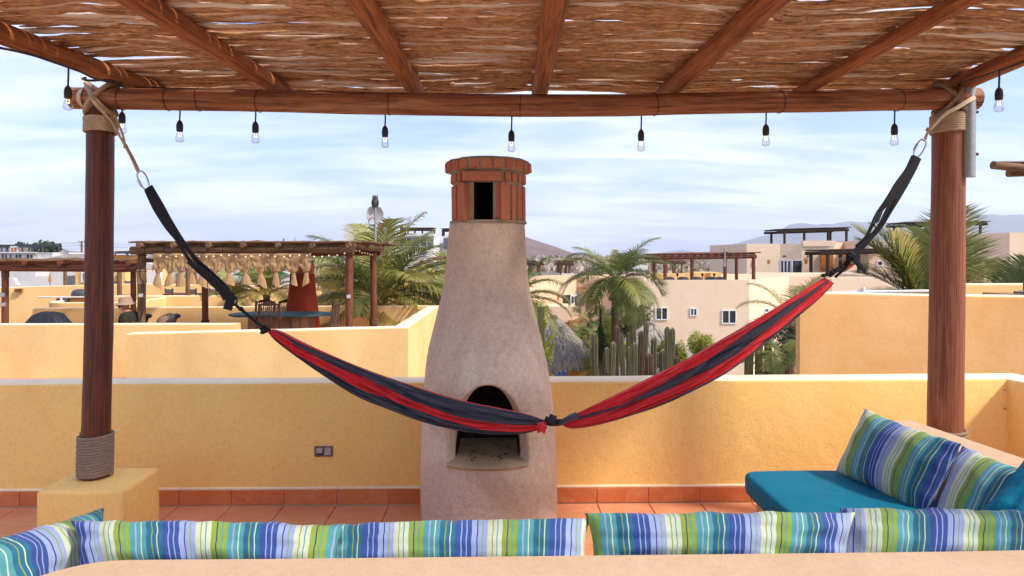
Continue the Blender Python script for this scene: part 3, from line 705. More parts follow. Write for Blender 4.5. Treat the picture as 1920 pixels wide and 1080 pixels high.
for px, yt, ys_, yb, D, lb in (
    (127.5, 132, 160, 207, 2.95, 'big clear bulb hanging from the left edge rafter, left of the left post'),
    (229, 200, 209, 251, 4.03, 'clear bulb hanging just to the right of the left post'),
    (337, 202, 225, 267, 4.03, 'clear bulb under the beam, above the neighbour pergola roof corner'),
    (479, 205, 227, 269, 4.03, 'clear bulb under the beam by the rafter second from the left'),
    (722, 214, 235, 277, 4.03, 'clear bulb under the beam between the second rafter and the chimney crown'),
    (959, 218, 243, 285, 4.03, 'clear bulb under the beam directly above the chimney crown'),
    (1202, 218, 242, 284, 4.03, 'clear bulb under the beam, first one right of the chimney'),
    (1436, 212, 232, 274, 4.03, 'clear bulb under the beam, second one right of the chimney'),
    (1677, 206, 231, 273, 4.03, 'clear bulb under the beam above the right hammock strap'),
    (1873, 135, 163, 210, 2.95, 'big clear bulb hanging from the right edge rafter, right of the grey pipe')):
    bulb_thing(px, yt, ys_, yb, D, lb)

# --- hammock
def hd(px): return lerpk([(150, 3.96), (500, 3.86), (800, 3.74), (1040, 3.68), (1300, 3.74), (1560, 3.86), (1800, 3.96)], px)
ham = thing('hammock', 'red and charcoal fabric hammock slung between the posts and tied together in the middle', 'hammock', at(1037, 792, 3.68))
def lobe(up, lo, bands, cols, tip=.5, ns=150, seed=0, prow=26):
    U = cat_pts([Vector((x, y, 0)) for x, y in up], 400); Lw = cat_pts([Vector((x, y, 0)) for x, y in lo], 400)
    def arc(Pp):
        d = [0]
        for a, b in zip(Pp, Pp[1:]): d.append(d[-1] + (b - a).length)
        d = np.array(d) / d[-1]; return lambda s: (np.interp(s, d, [p.x for p in Pp]), np.interp(s, d, [p.y for p in Pp]))
    fu, fl_ = arc(U), arc(Lw); rows = []; tcs = []
    nb_ = len(cols); J = prow * nb_; back = 14
    for i in range(ns + 1):
        s = i / ns; a = fu(s); b = fl_(s); pu = at(a[0], a[1], hd(a[0])); pw = at(b[0], b[1], hd(b[0]))
        c = (pu + pw) / 2; d = (pu - pw) / 2; h = d.length; th = max(.012, h * .8)
        bs = [0] + list(lerpk(bands, s)) + [1]; row = []; tr = []
        for j in range(J + 1):
            k = min(j // prow, nb_ - 1); v = bs[k] + (bs[k + 1] - bs[k]) * ((j - k * prow) / prow)
            ph = math.acos(max(-1, min(1, 1 - 2 * v)))
            e = 1 - .5 * (abs(nz(ph * 2.6, s * 2.0, seed)) * 1.1 + .0)
            cr = 0
            for q_, (fr_, am) in enumerate(((5, .62), (9, .42), (23, .07))):
                w_ = ph * fr_ / math.pi + 1.6 * nz(s * 1.9, q_ * 5 + seed, 0) + .8 * nz(s * 4.5, ph * .8, q_ + seed)
                cr -= am * (1 - abs(2 * (w_ % 1) - 1)) ** 1.6
            rr = 1 + .8 * cr * (1 if 0 < v < 1 else 0)
            dist = min(j - k * prow, (k + 1) * prow - j)
            if 0 < j < J and dist <= 1: rr -= .05 * (2 - dist)
            row.append(c + d * math.cos(ph) * (1 if v in (0, 1) else min(1, .96 + .04 * rr)) + Vector((0, -1, 0)) * th * math.sin(ph) * rr)
            tr.append((s * 2.4 + seed, v * .4, 0))
        for j in range(1, back):
            ph = math.pi + math.pi * j / back
            row.append(c + d * math.cos(ph) * .98 + Vector((0, -1, 0)) * th * .8 * math.sin(ph)); tr.append((s * 2.4, j * .03, 0))
        rows.append(row); tcs += tr
    W = len(rows[0]); out = {}
    for mk in set(cols):
        mb = MB(); mb.v = [tuple(p) for r in rows for p in r]; mb.tc = tcs
        for i in range(ns):
            for j in range(W):
                k = min(j // prow, nb_ - 1) if j < J else nb_ - 1
                if cols[k] == mk: mb.f.append((i * W + j, i * W + (j + 1) % W, (i + 1) * W + (j + 1) % W, (i + 1) * W + j)); mb.mi.append(0)
        used = sorted({q for f in mb.f for q in f}); mp = {q: n_ for n_, q in enumerate(used)}
        mb.v = [mb.v[q] for q in used]; mb.tc = [mb.tc[q] for q in used]; mb.f = [tuple(mp[q] for q in f) for f in mb.f]
        out[mk] = mb.build('red_panel' if mk == 'hred' else 'charcoal_panel', M[mk], ham, 50)
cs = lambda ox, oy, k, L: [(ox + a / k, oy + b / k) for a, b in L]
upL = cs(480, 600, 3.2, [(75, 58), (140, 62), (300, 140), (500, 230), (700, 310), (1000, 412), (1250, 485), (1500, 535), (1650, 572), (1745, 606)])
loL = cs(480, 600, 3.2, [(75, 78), (110, 118), (200, 190), (400, 330), (600, 455), (800, 540), (1000, 612), (1200, 662), (1400, 684), (1600, 682), (1745, 645)])
lobe(upL, loL, [(0, (.1, .14, .8)), (.12, (.12, .34, .8)), (.24, (.03, .32, .66)), (.37, (.01, .24, .63)), (.55, (.01, .39, .60)), (.70, (.01, .47, .72)), (.85, (.01, .53, .86)), (1, (.01, .5, .98))], ['hred', 'hchar', 'hred', 'hchar'], seed=1)
upR = cs(1020, 460, 3, [(95, 985), (180, 945), (400, 840), (600, 740), (800, 640), (950, 555), (1100, 470), (1250, 382), (1400, 290), (1500, 225), (1575, 182)])
loR = cs(1020, 460, 3, [(95, 1008), (130, 1026), (180, 1030), (300, 1012), (500, 955), (700, 885), (950, 762), (1100, 668), (1300, 508), (1450, 385), (1560, 290), (1630, 215)])
lobe(upR, loR, [(0, (.2, .3, .97)), (.2, (.40, .50, .92)), (.4, (.30, .56, .87)), (.7, (.2, .57, .88)), (.85, (.2, .5, .86)), (1, (.3, .40, .85))], ['hred', 'hchar', 'hred', 'hchar'], seed=6)
# middle tie: knot, strap, buckle, pouch
def blob(c, rx, ry, rz, name, mt, par, seed=0, rot=0, n=20, amp=.2):
    s = MB(); rows = []
    for i in range(n + 1):
        th = math.pi * i / n; row = []
        for j in range(n):
            a = 2 * math.pi * j / n; u = Vector((math.sin(th) * math.cos(a), math.sin(th) * math.sin(a), math.cos(th)))
            u = u * (1 + amp * nz(u.x * 2 + seed, u.y * 2, u.z * 2)); v = Vector((u.x * rx, u.y * ry, u.z * rz)); v.rotate(Matrix.Rotation(rot, 3, 'Y')); row.append(Vector(c) + v)
        rows.append(row)
    return s.grid(rows, closed=True).build(name, M[mt], par, 60)
blob(at(1015, 801, 3.62), .028, .02, .026, 'red_knot', 'hred', ham, 3, .3, amp=.6)
MB().tube([at(1022, 788, 3.66), at(1034, 792, 3.66), at(1047, 792, 3.66), at(1054, 791, 3.66)], lambda u, L, a: .030 - .010 * u, 12, ell=(1, .8)).build('centre_strap', M['black'], ham, 50)
bc = at(1035, 786, 3.61)
MB().obox(bc, Vector((.018, 0, -.008)), Vector((0, .008, 0)), Vector((.010, 0, .022))).build('buckle', M['blackp'], ham, bevel=.003)
MB().obox(bc + Vector((.001, -.012, 0)), Vector((.011, 0, -.004)), Vector((0, .005, 0)), Vector((.008, 0, .015))).build('buckle_clip', M['rubber'], ham, bevel=.002)
MB().tube(cat_pts([at(1048, 795, 3.66), at(1058, 789, 3.65), at(1068, 784, 3.65), at(1081, 779, 3.66)], 12), lambda u, L, a: (.020 + .012 * u) * (1 + .12 * nz(L * 30, math.cos(a), math.sin(a))), 14, ell=(1, .6)).build('pouch', M['hchar'], ham, 50)
# straps and ropes
def ribbon(pts, ws, th=.0035, n=40, D=None, twist=None):
    P = cat_pts([at(p[0], p[1], p[2] if len(p) > 2 else hd(p[0])) for p in pts], n); mb = MB(); rows = []; tcs = []; L = 0
    for i, p in enumerate(P):
        u = i / n; wd = lerpk([(k / (len(ws) - 1), q) for k, q in enumerate(ws)], u) * 3.9 / F / 2
        t = (P[min(i + 1, n)] - P[max(i - 1, 0)]).normalized(); sd = t.cross(Vector((0, 1, 0))).normalized(); nn = Vector((0, -1, 0))
        tw = (twist(u) if twist else 0); s2 = sd * math.cos(tw) + nn * math.sin(tw); n2 = nn * math.cos(tw) - sd * math.sin(tw)
        if i: L += (p - P[i - 1]).length
        rows.append([p + s2 * wd + n2 * th, p + n2 * th * 1.6, p - s2 * wd + n2 * th, p - s2 * wd - n2 * th, p + s2 * wd - n2 * th]); tcs += [(L, wd, 0), (L, 0, 0), (L, -wd, 0), (L, -wd, .01), (L, wd, .01)]
    mb.grid(rows, tcs, closed=True); mb.f += [(4, 3, 2, 1, 0), tuple(n * 5 + j for j in range(5))]; mb.mi += [0, 0]; return mb
def carab(c, ang, label, rx=.0245, rz=.056):
    t = thing('carabiner', label, 'carabiner', c); Rm = Matrix.Rotation(ang, 3, 'Y'); P = []
    for k in range(48):
        a = 2 * math.pi * k / 48; x = math.copysign(abs(math.cos(a)) ** .75, math.cos(a)) * rx; z = math.copysign(abs(math.sin(a)) ** .95, math.sin(a)) * rz
        P.append(Vector(c) + Rm @ Vector((x * (1 + .1 * math.sin(a)), 0, z)))
    MB().tube(P, .0047, 10, closed=True, ref=Vector((0, 1, 0))).build('ring', M['steel'], t, 180)
    q = [Vector(c) + Rm @ Vector((-rx * 1.02, 0, z)) for z in (-.03, -.005, -.004, .006, .007, .016)]
    MB().tube([Vector(c) + Rm @ Vector((-rx * 1.0, 0, z)) for z in np.linspace(-.024, .014, 14)], lambda u, L, a: .0085 if (int(u * 13) % 4 < 2) else .0068, 10, ref=Vector((0, 1, 0))).build('screw_gate', M['steel'], t, 30)
    return t
carab(at(269, 338.5, 3.93), R(-24), 'steel screw gate carabiner at the upper end of the left hammock strap')
carab(at(1724.5, 278, 3.93), R(28), 'steel screw gate carabiner at the upper end of the right hammock strap')
sl_ = thing('hammock_strap', 'black webbing strap from the left carabiner down to the hammock end', 'strap', at(430, 570, 3.88), 'hammock straps')
k = 3.0867; T = lambda x, y, D=None: (240 + x / k, 300 + y / k, hd(240 + x / k)) if D is None else (240 + x / k, 300 + y / k, D)
ribbon([T(118, 158), T(180, 260), T(240, 360), T(300, 450), T(350, 520), T(400, 585), T(470, 655), T(540, 730), T(590, 790)], [16, 15, 12, 9, 7, 9, 13, 17, 16], .005).build('webbing', M['black'], sl_)
ribbon([T(108, 172, 3.92), T(160, 280, 3.92), T(225, 385, 3.91), T(285, 465, 3.91), T(330, 540, 3.9), T(365, 590, 3.9), T(400, 612, 3.9)], [9, 10, 9, 6, 5, 7, 9], .004).build('webbing', M['black'], sl_)
ribbon([T(350, 585, 3.86), T(420, 640, 3.86), T(480, 690, 3.86), T(560, 765, 3.85), T(610, 790, 3.85)], [8, 13, 14, 15, 12], .006).build('webbing', M['black'], sl_)
ribbon([T(610, 782, 3.85), T(590, 815, 3.84), T(576, 866, 3.84)], [14, 15, 16], .005, 12).build('strap_tail', M['black'], sl_)
ribbon([T(545, 795, 3.84), T(575, 785, 3.84), T(615, 790, 3.84)], [12, 14, 13], .006, 10).build('strap_fold', M['black'], sl_)
MB().obox(at(*T(388, 606, 3.86)), Vector((.014, 0, -.016)), Vector((0, .008, 0)), Vector((.008, 0, .007))).build('buckle', M['blackp'], sl_, bevel=.003)
P = [at(*T(620 + 12 * math.cos(a), 815 + 22 * math.sin(a), 3.86)) for a in np.linspace(0, 2 * math.pi, 20, endpoint=False)]
MB().tube(P, .0042, 8, closed=True, ref=Vector((0, 1, 0))).build('end_ring', M['blackp'], sl_, 180)
MB().tube(cat_pts([at(*T(622, 838)), at(*T(655, 865)), at(*T(740, 935)), at(*T(812, 988))], 30), lambda u, L, a: .0085 * (1 + .1 * math.cos(3 * a - L * 90)), 10).build('rope', M['black'], sl_, 60)
blob(at(*T(654, 862, 3.86)), .014, .014, .013, 'rope_knot', 'black', sl_, 2)
for kk, (x, y) in enumerate(((775, 975), (795, 990), (780, 996), (810, 980), (790, 966))): blob(at(*T(x, y, 3.84)), .013, .012, .011, 'rope_knot', 'black', sl_, kk * 3, amp=.5)
sr = thing('hammock_strap', 'black webbing strap with a buckle and loose tail under the right carabiner', 'strap', at(1600, 480, 3.88), 'hammock straps')
k2 = 3.482; T2 = lambda x, y, D=None: (1480 + x / k2, 250 + y / k2, hd(1480 + x / k2)) if D is None else (1480 + x / k2, 250 + y / k2, D)
ribbon([T2(835, 155), T2(800, 225), T2(745, 330), T2(690, 430), T2(640, 520), T2(590, 610), T2(520, 690), T2(450, 760), T2(395, 815)], [16, 18, 17, 15, 12, 9, 9, 13, 15], .005).build('webbing', M['black'], sr)
ribbon([T2(815, 150, 3.92), T2(770, 240, 3.92), T2(705, 330, 3.91), T2(640, 440, 3.9), T2(575, 530, 3.9), T2(535, 610, 3.89), T2(500, 680, 3.88), T2(440, 745, 3.88)], [10, 9, 9, 10, 8, 5, 6, 9], .005).build('webbing', M['black'], sr)
ribbon([T2(700, 430, 3.85), T2(630, 560, 3.85), T2(560, 650, 3.85), T2(480, 730, 3.85), T2(410, 800, 3.85)], [5, 5, 5, 8, 10], .005).build('webbing', M['black'], sr)
ribbon([T2(430, 800, 3.83), T2(440, 840, 3.83), T2(465, 870, 3.83), T2(498, 900, 3.83)], [12, 9, 8, 7], .005, 14).build('strap_tail', M['black'], sr)
MB().obox(at(*T2(577, 552, 3.85)), Vector((.016, 0, .006)), Vector((0, .01, 0)), Vector((-.012, 0, -.030)) * -1).build('buckle', M['blackp'], sr, bevel=.004)
blob(at(*T2(405, 805, 3.85)), .03, .018, .03, 'strap_fold', 'black', sr, 8, .6, amp=.4)
for a, b in (((375, 835), (262, 935)), ((400, 830), (300, 940)), ((365, 850), (240, 925))):
    MB().tube(cat_pts([at(*T2(*a)), at(*T2((a[0] + b[0]) / 2 + 8, (a[1] + b[1]) / 2, 3.86)), at(*T2(*b))], 20), lambda u, L, a: .0078 * (1 + .1 * math.cos(3 * a - L * 90)), 10).build('rope', M['black'], sr, 60)
for kk, (x, y) in enumerate(((340, 872), (320, 885), (300, 895), (280, 908), (250, 920), (225, 928))): blob(at(*T2(x, y, 3.84)), .014, .012, .011, 'rope_knot', 'black', sr, kk * 3 + 1, amp=.5)
# light cords that tie the carabiners to the posts
rc = thing('tie_cord', 'beige cord looped over the left end of the beam and holding the left carabiner', 'rope', at(232, 252, 3.93))
k3 = 4.154; T3 = lambda x, y, D: at(100 + x / k3, 110 + y / k3, D)
rib = lambda pts, ws, n=30: ribbon([(100 + x / k3, 110 + y / k3, D) for x, y, D in pts], ws, .003, n)
rib([(235, 226, 4.02), (212, 245, 3.96), (196, 290, 3.945), (205, 345, 3.955), (245, 386, 4.0)], [4, 6.5, 7, 6.5, 5]).build('loop', M['web'], rc)
rib([(270, 222, 4.0), (282, 270, 3.94), (320, 345, 3.93), (400, 430, 3.93), (460, 500, 3.93), (510, 590, 3.93), (560, 680, 3.93)], [4.5, 5.5, 5.5, 5, 4.5, 4, 3.5]).build('cord', M['cord'], rc)
rib([(470, 425, 4.0), (500, 490, 3.95), (540, 590, 3.94), (562, 680, 3.93)], [3.5, 4, 3.5, 3]).build('cord', M['cord'], rc)
rib([(556, 675, 3.93), (600, 760, 3.93), (650, 860, 3.93), (668, 885, 3.93)], [3, 3, 4.5, 7]).build('cord', M['cord'], rc)
rib([(570, 680, 3.94), (620, 770, 3.94), (668, 870, 3.93)], [3, 3, 3]).build('cord', M['cord'], rc)
blob(T3(563, 684, 3.93), .011, .010, .013, 'knot', 'cord', rc, 4, amp=.5)
rd = thing('tie_cord', 'cream webbing wrapped round the grey pipe and holding the right carabiner', 'rope', at(1742, 243, 3.93))
k4 = 4.154; rib2 = lambda pts, ws: ribbon([(1640 + x / k4, 90 + y / k4, D) for x, y, D in pts], ws, .003, 30)
rib2([(795, 375, 3.97), (740, 405, 3.935), (640, 465, 3.93), (560, 508, 3.93), (490, 575, 3.93), (430, 640, 3.93)], [8, 8, 7.5, 6.5, 5.5, 4]).build('webbing', M['web'], rd)
rib2([(420, 640, 3.93), (400, 690, 3.93), (385, 725, 3.93)], [4, 4.5, 7]).build('cord', M['cord'], rd)
rib2([(455, 505, 3.98), (437, 560, 3.95), (430, 635, 3.93)], [2.5, 2.5, 2.5]).build('cord', M['cord'], rd)
blob(at(1640 + 418 / k4, 90 + 634 / k4, 3.93), .013, .010, .011, 'knot', 'cord', rd, 9, amp=.5)

# --- built-in sofa
so = thing('built_in_sofa', 'L shaped plastered terrace sofa whose backrest runs across the bottom of the view', 'sofa', (0, 2.3, 0))
zt = [zat(150, 1050, 2.17), zat(1000, 1044.5, 2.17), zat(1920, 1030, 2.17)]; zt_ = sum(zt) / 3
# near backrest with rounded left corner
xL = at(95, 1052, 2.15).x
fp = [(2.6, 1.86), (2.6, 2.19)]
for k in range(20): fp.append((2.6 - (2.6 - xL - .22) * (k + 1) / 20, 2.19 - .0 * k))
for a in np.linspace(90, 190, 12)[1:]: fp.append((xL + .22 + .26 * math.cos(R(a)), 1.93 + .26 * math.sin(R(a))))
fp.append((xL - .10, 1.62)); fp.append((xL + .2, 1.62)); fp.append((xL + .32, 1.86))
s = MB(); n = len(fp); zt2 = lambda x, y: np.interp(x, [-1.7, 0.2, 2.0], zt) + .002 * nz(x * 2, y * 2, 0)
s.add([(x, y, -.01) for x, y in fp] + [(x, y, zt2(x, y)) for x, y in fp], [tuple(range(n, 2 * n))] + [(i, (i + 1) % n, (i + 1) % n + n, i + n) for i in range(n)])
s.build('near_backrest', M['sofa'], so, 50, bevel=.022)
MB().box((-1.9, 2.16, -.005), (2.2, 2.78, .40)).build('near_seat', M['sofa'], so, bevel=.02)
xs = at(1400, 925, 3.8).x
MB().box((xs + .05, 2.0, -.005), (2.26, 3.83, .36)).build('right_seat', M['sofa'], so, bevel=.05, seg=3)
bx = [(at(1658, 786, 3.98).x, 3.98), (at(1708, 786, 3.98).x, 3.98), (at(1922, 861, 3.17).x + .02, 3.17), (2.62, 1.87), (2.2, 1.87)]
zr_ = zat(1700, 786, 3.98)
s = MB(); n = len(bx); s.add([(x, y, -.01) for x, y in bx] + [(x, y, zr_ + (zt[2] - zr_) * (3.98 - y) / 2.1) for x, y in bx], [tuple(range(n, 2 * n))[::-1]] + [(i, i + n, (i + 1) % n + n, (i + 1) % n) for i in range(n)])
s.build('right_backrest', M['sofa'], so, 50, bevel=.02)
# seat cushions
def slab_cushion(x0_, x1_, y0_, y1_, z0_, z1_, label, name='seat_cushion'):
    s = MB().box((x0_, y0_, z0_), (x1_, y1_, z1_)); nx, ny = 44, 60; s = MB()
    def shell(zf_):
        return [[Vector((x0_ + (x1_ - x0_) * i / nx, y0_ + (y1_ - y0_) * j / ny, zf_(i / nx, j / ny))) for i in range(nx + 1)] for j in range(ny + 1)]
    rows = []; K = 16; r = .04
    # rounded box by superellipsoid-like rows around the outline
    cxx, cyy, hx, hy = (x0_ + x1_) / 2, (y0_ + y1_) / 2, (x1_ - x0_) / 2, (y1_ - y0_) / 2
    out = []
    for k in range(160):
        a = 2 * math.pi * k / 160; c_, s_ = math.cos(a), math.sin(a); q = (abs(c_) ** 14 + abs(s_) ** 14) ** (-1 / 14)
        out.append((c_ * q, s_ * q))
    prof_ = [(0.0, .0), (.93, .0), (1 - .008, .12), (1.0, .3), (1.0, .7), (1 - .006, .88), (.975, .97), (.94, 1.0)] + [(f, 1.0) for f in (.85, .72, .55, .35, .15, .001)]
    for f, h in prof_:
        row = []
        for (u, v) in out:
            x, y_ = cxx + hx * u * f, cyy + hy * v * f
            wr = .0075 * nz(x * 2.2, y_ * 9, 3) * (h > .5) + .006 * max(0, nz(x * 3, y_ * 16, 8)) * (f > .5) + .012 * (1 - f * f) * (h > .9)
            row.append(Vector((x + .004 * nz(y_ * 12, h * 3, 1) * (f > .9), y_, z0_ + (z1_ - z0_) * h + wr)))
        rows.append(row)
    s.grid(rows, closed=True); o = s.build(name, M['teal'], smooth=60)
    tag(o, label, 'cushion'); return o
sc_ = slab_cushion(xs - .015, 2.2, 2.2, 3.88, .362, .478, 'long flat teal seat cushion on the right arm of the sofa')
# piping of the seat cushion
slab_cushion(-1.85, 1.30, 2.2, 2.80, .402, .45, 'flat teal seat cushion on the near sofa run, mostly hidden by the backrest')
def pillow(cs_, th, mt, off, label, seed=0, ear=.07, nu=72, nw=44, group=None, sag=0.0, puck=1.0):
    TL, TR, BR, BL = [Vector(c) for c in cs_]
    ux = ((TR - TL) + (BR - BL)) / 2; uz = ((TL - BL) + (TR - BR)) / 2; nrm = ux.cross(uz).normalized(); W_, H_ = ux.length, uz.length
    mb = MB(); V = {}
    for side in (1, -1):
        rows = []; tcs = []
        for j in range(nw + 1):
            w_ = math.sin(math.pi / 2 * (2 * j / nw - 1)) * .35 + (2 * j / nw - 1) * .65; row = []
            for i in range(nu + 1):
                u = math.sin(math.pi / 2 * (2 * i / nu - 1)) * .35 + (2 * i / nu - 1) * .65
                uu = u * (1 - ear * (1 - w_ * w_)); ww = w_ * (1 - ear * 1.3 * (1 - u * u)) - sag * (1 - u * u)
                p = BL.lerp(BR, (uu + 1) / 2).lerp(TL.lerp(TR, (uu + 1) / 2), (ww + 1) / 2)
                b_ = max(0, (1 - abs(u) ** 3.2)) ** .55 * max(0, (1 - abs(w_) ** 2.6)) ** .6
                ed = 1 - max(abs(u), abs(w_))
                wr = puck * (.018 * nz(u * 3.2 + seed, w_ * 2.1, side) + .016 * nz(u * 7 + seed, w_ * 2.6, side + 4) * math.exp(-ed * 2.5) +   .005 * nz((u * W_) * 22 + seed, w_ * 1.2, 3) * math.exp(-ed * 5))
                row.append(p + nrm * side * (th * b_ + wr * min(1, b_ * 2.2)) + uz.normalized() * .010 * nz(u * 5 + seed, w_, 12) * (abs(w_) > .9) * (1 - u ** 8))
                tcs.append((off + uu * W_ / 2 + .002 * nz(w_ * 2, u * 3, seed), w_ * H_ / 2, side * .1))
            rows.append(row if side > 0 else row)
        mb.grid(rows if side > 0 else rows[::-1], tcs if side > 0 else [t for j in range(nw, -1, -1) for t in tcs[j * (nu + 1):(j + 1) * (nu + 1)]])
    o = mb.build('cushion', M[mt], smooth=180); wd = o.modifiers.new('Weld', 'WELD'); wd.merge_threshold = .0008
    return tag(o, label, 'cushion', group)
G = 'striped throw cushions'
A = at
pillow([A(132, 976, 2.42), A(648, 985, 2.42), A(632, 1075, 2.30), A(146, 1075, 2.30)], .085, 'stripe', .02, 'long striped cushion behind the near backrest, below the left post', 2, group=G, ear=.04)
pillow([A(606, 986, 2.50), A(1108, 972, 2.47), A(1104, 1078, 2.32), A(604, 1080, 2.35)], .088, 'stripe', .21, 'striped cushion behind the near backrest, in front of the fireplace', 9, group=G, ear=.04)
pillow([A(1096, 962, 2.47), A(1606, 960, 2.45), A(1588, 1074, 2.33), A(1110, 1078, 2.33)], .092, 'stripe', .53, 'striped cushion behind the near backrest, just right of the fireplace', 16, group=G, ear=.035)
pillow([A(1574, 952, 2.56), A(2060, 962, 2.45), A(2060, 1070, 2.33), A(1570, 1072, 2.38)], .09, 'stripe', .37, 'striped cushion at the right end of the near backrest', 23, group=G, ear=.04)
pillow([A(-95, 1030, 2.15), A(196, 952, 2.62), A(172, 1075, 2.6), A(-60, 1200, 2.1)], .10, 'stripe', .30, 'striped cushion in the bottom left corner, tilted in front of the yellow block', 31, group=G, ear=.05)
pillow([A(1622, 766, 3.86), A(1803, 832, 3.22), A(1740, 974, 3.20), A(1566, 884, 3.80)], .085, 'stripe', .60, 'big striped cushion leaning on the right backrest above the teal seat', 40, group=G, ear=.05, puck=.55)
pillow([A(1804, 835, 3.12), A(2000, 905, 2.66), A(1900, 1070, 2.62), A(1746, 986, 3.04)], .085, 'stripe', .13, 'second striped cushion leaning on the right backrest, partly behind the teal one', 47, group=G, ear=.05, puck=.6)
pillow([A(1922, 860, 2.78), A(2080, 900, 2.55), A(2010, 1090, 2.5), A(1800, 1000, 2.72)], .09, 'teal', .1, 'plain teal cushion at the right edge, in front of the striped ones', 55, ear=.05)

# ================================================================== LAND
GZ = -6.5
def grid_land(name, xs, ys, hf, mt, kind='structure'):
    rows = [[Vector((x, y, hf(x, y))) for x in xs] for y in ys]; mb = MB(); mb.grid(rows)
    return mb.build(name, mt, kind=kind, smooth=180)
def groundm():
    m, t, b, v = mat('dry_scrubland', .95, .1); g = N(t, 'ShaderNodeNewGeometry').outputs['Position']
    c = mixc(t, ramp(t, nse(t, g, .05, 9, .7), [(.35, 0), (.65, 1)]), C(150, 128, 108, .6), C(196, 174, 150, .7))
    c = mixc(t, ramp(t, nse(t, g, .012, 8, .7), [(.45, 0), (.6, .8)]), c, C(112, 104, 72, .55)); t.links.new(c, b.inputs['Base Color']); return m
M['land'] = groundm()
def hillm(name, a, b_, sc_, k=.8):
    m, t, b, v = mat(name, .95, .05); g = N(t, 'ShaderNodeNewGeometry').outputs['Position']
    f = nse(t, g, sc_, 9, .75); c = mixc(t, ramp(t, f, [(.35, 0), (.62, 1)]), a, b_); f2 = nse(t, g, sc_ * 6, 5, .8)
    c = mixc(t, ramp(t, f2, [(.42, 0), (.6, k)]), c, mul(a, .6)); t.links.new(c, b.inputs['Base Color']); return m
M['hill'] = hillm('hill_scrub', C(142, 118, 110, .6), C(176, 148, 132, .65), .02)
M['mount'] = hillm('mountain_rock', C(128, 116, 118, .55), C(150, 134, 128, .6), .0012, .5)
xs_ = sorted(set(list(np.linspace(-9000, 9000, 61)) + list(np.linspace(-120, 160, 57))))
ys_ = [-2800, -600, -60, 0, 5, 10, 15, 20, 30, 40, 50, 60, 80, 100, 140, 200, 300, 500, 900, 1500, 2500, 4000, 6000, 9000]
grid_land('ground', xs_, ys_, lambda x, y: GZ + (0 if y < 130 else min(6, (y - 130) * .012) * (.8 + .4 * nz(x * .004, y * .004, 1))), M['land'])
def ridge(name, prof, D, depth, mt, zb, rough=.06, label=None):
    pr = [(at(px, 480, D).x, zat(px, py, D)) for px, py in prof]; xa, xb = pr[0][0], pr[-1][0]
    n = 220; rows = []
    for k, (u, hgt) in enumerate(((1.0, 0), (.72, .18), (.5, .42), (.3, .66), (.14, .86), (.05, .97), (0, 1), (-.2, .75), (-.6, .3), (-1, 0))):
        row = []
        for i in range(n + 1):
            x = xa + (xb - xa) * i / n; z = np.interp(x, [p[0] for p in pr], [p[1] for p in pr]); h = max(0, z - zb)
            q = rough * h * (nz(x / depth * 5, u * 5, 3) + .5 * nz(x / depth * 13, u * 11, 5) + .3 * nz(x / depth * 30, u * 20, 9)) * (1 if 0 < hgt else 0)
            q *= .25 if hgt > .96 else 2.0
            row.append(Vector((x * (1 - u * depth / D * .5) + depth * .08 * nz(x / depth * 4, u * 3, 8), D - u * depth, zb + h * hgt + q)))
        rows.append(row)
    return MB().grid(rows).build(name, mt, kind='structure', smooth=180)
ridge('mountains', [(1190, 482), (1235, 475), (1272, 468), (1300, 475), (1330, 474), (1355, 462), (1380, 456), (1420, 445), (1460, 436), (1472, 424), (1480, 420), (1500, 418), (1530, 422), (1560, 420), (1600, 415), (1640, 417), (1680, 417), (1700, 413), (1740, 410), (1810, 405), (1850, 403), (1920, 403), (2000, 406), (2150, 412), (2400, 430), (2700, 462), (3000, 480)], 7600, 2500, M['mount'], GZ, .10)
ridge('far_hills', [(1780, 482), (1840, 470), (1870, 455), (1900, 443), (1940, 437), (2000, 440), (2200, 455), (2500, 480)], 5200, 1200, M['mount'], GZ, .05)
ridge('low_hills', [(-900, 478), (-500, 462), (-200, 468), (0, 466), (60, 463), (130, 470), (200, 477), (300, 480), (420, 482)], 4200, 1200, M['mount'], GZ, .05)
ridge('scrub_hill', [(640, 486), (720, 476), (780, 466), (830, 455), (870, 442), (905, 430), (930, 426), (955, 431), (985, 442), (1020, 455), (1060, 469), (1100, 480), (1150, 487), (1200, 489)], 1500, 520, M['hill'], GZ + 4, .03)

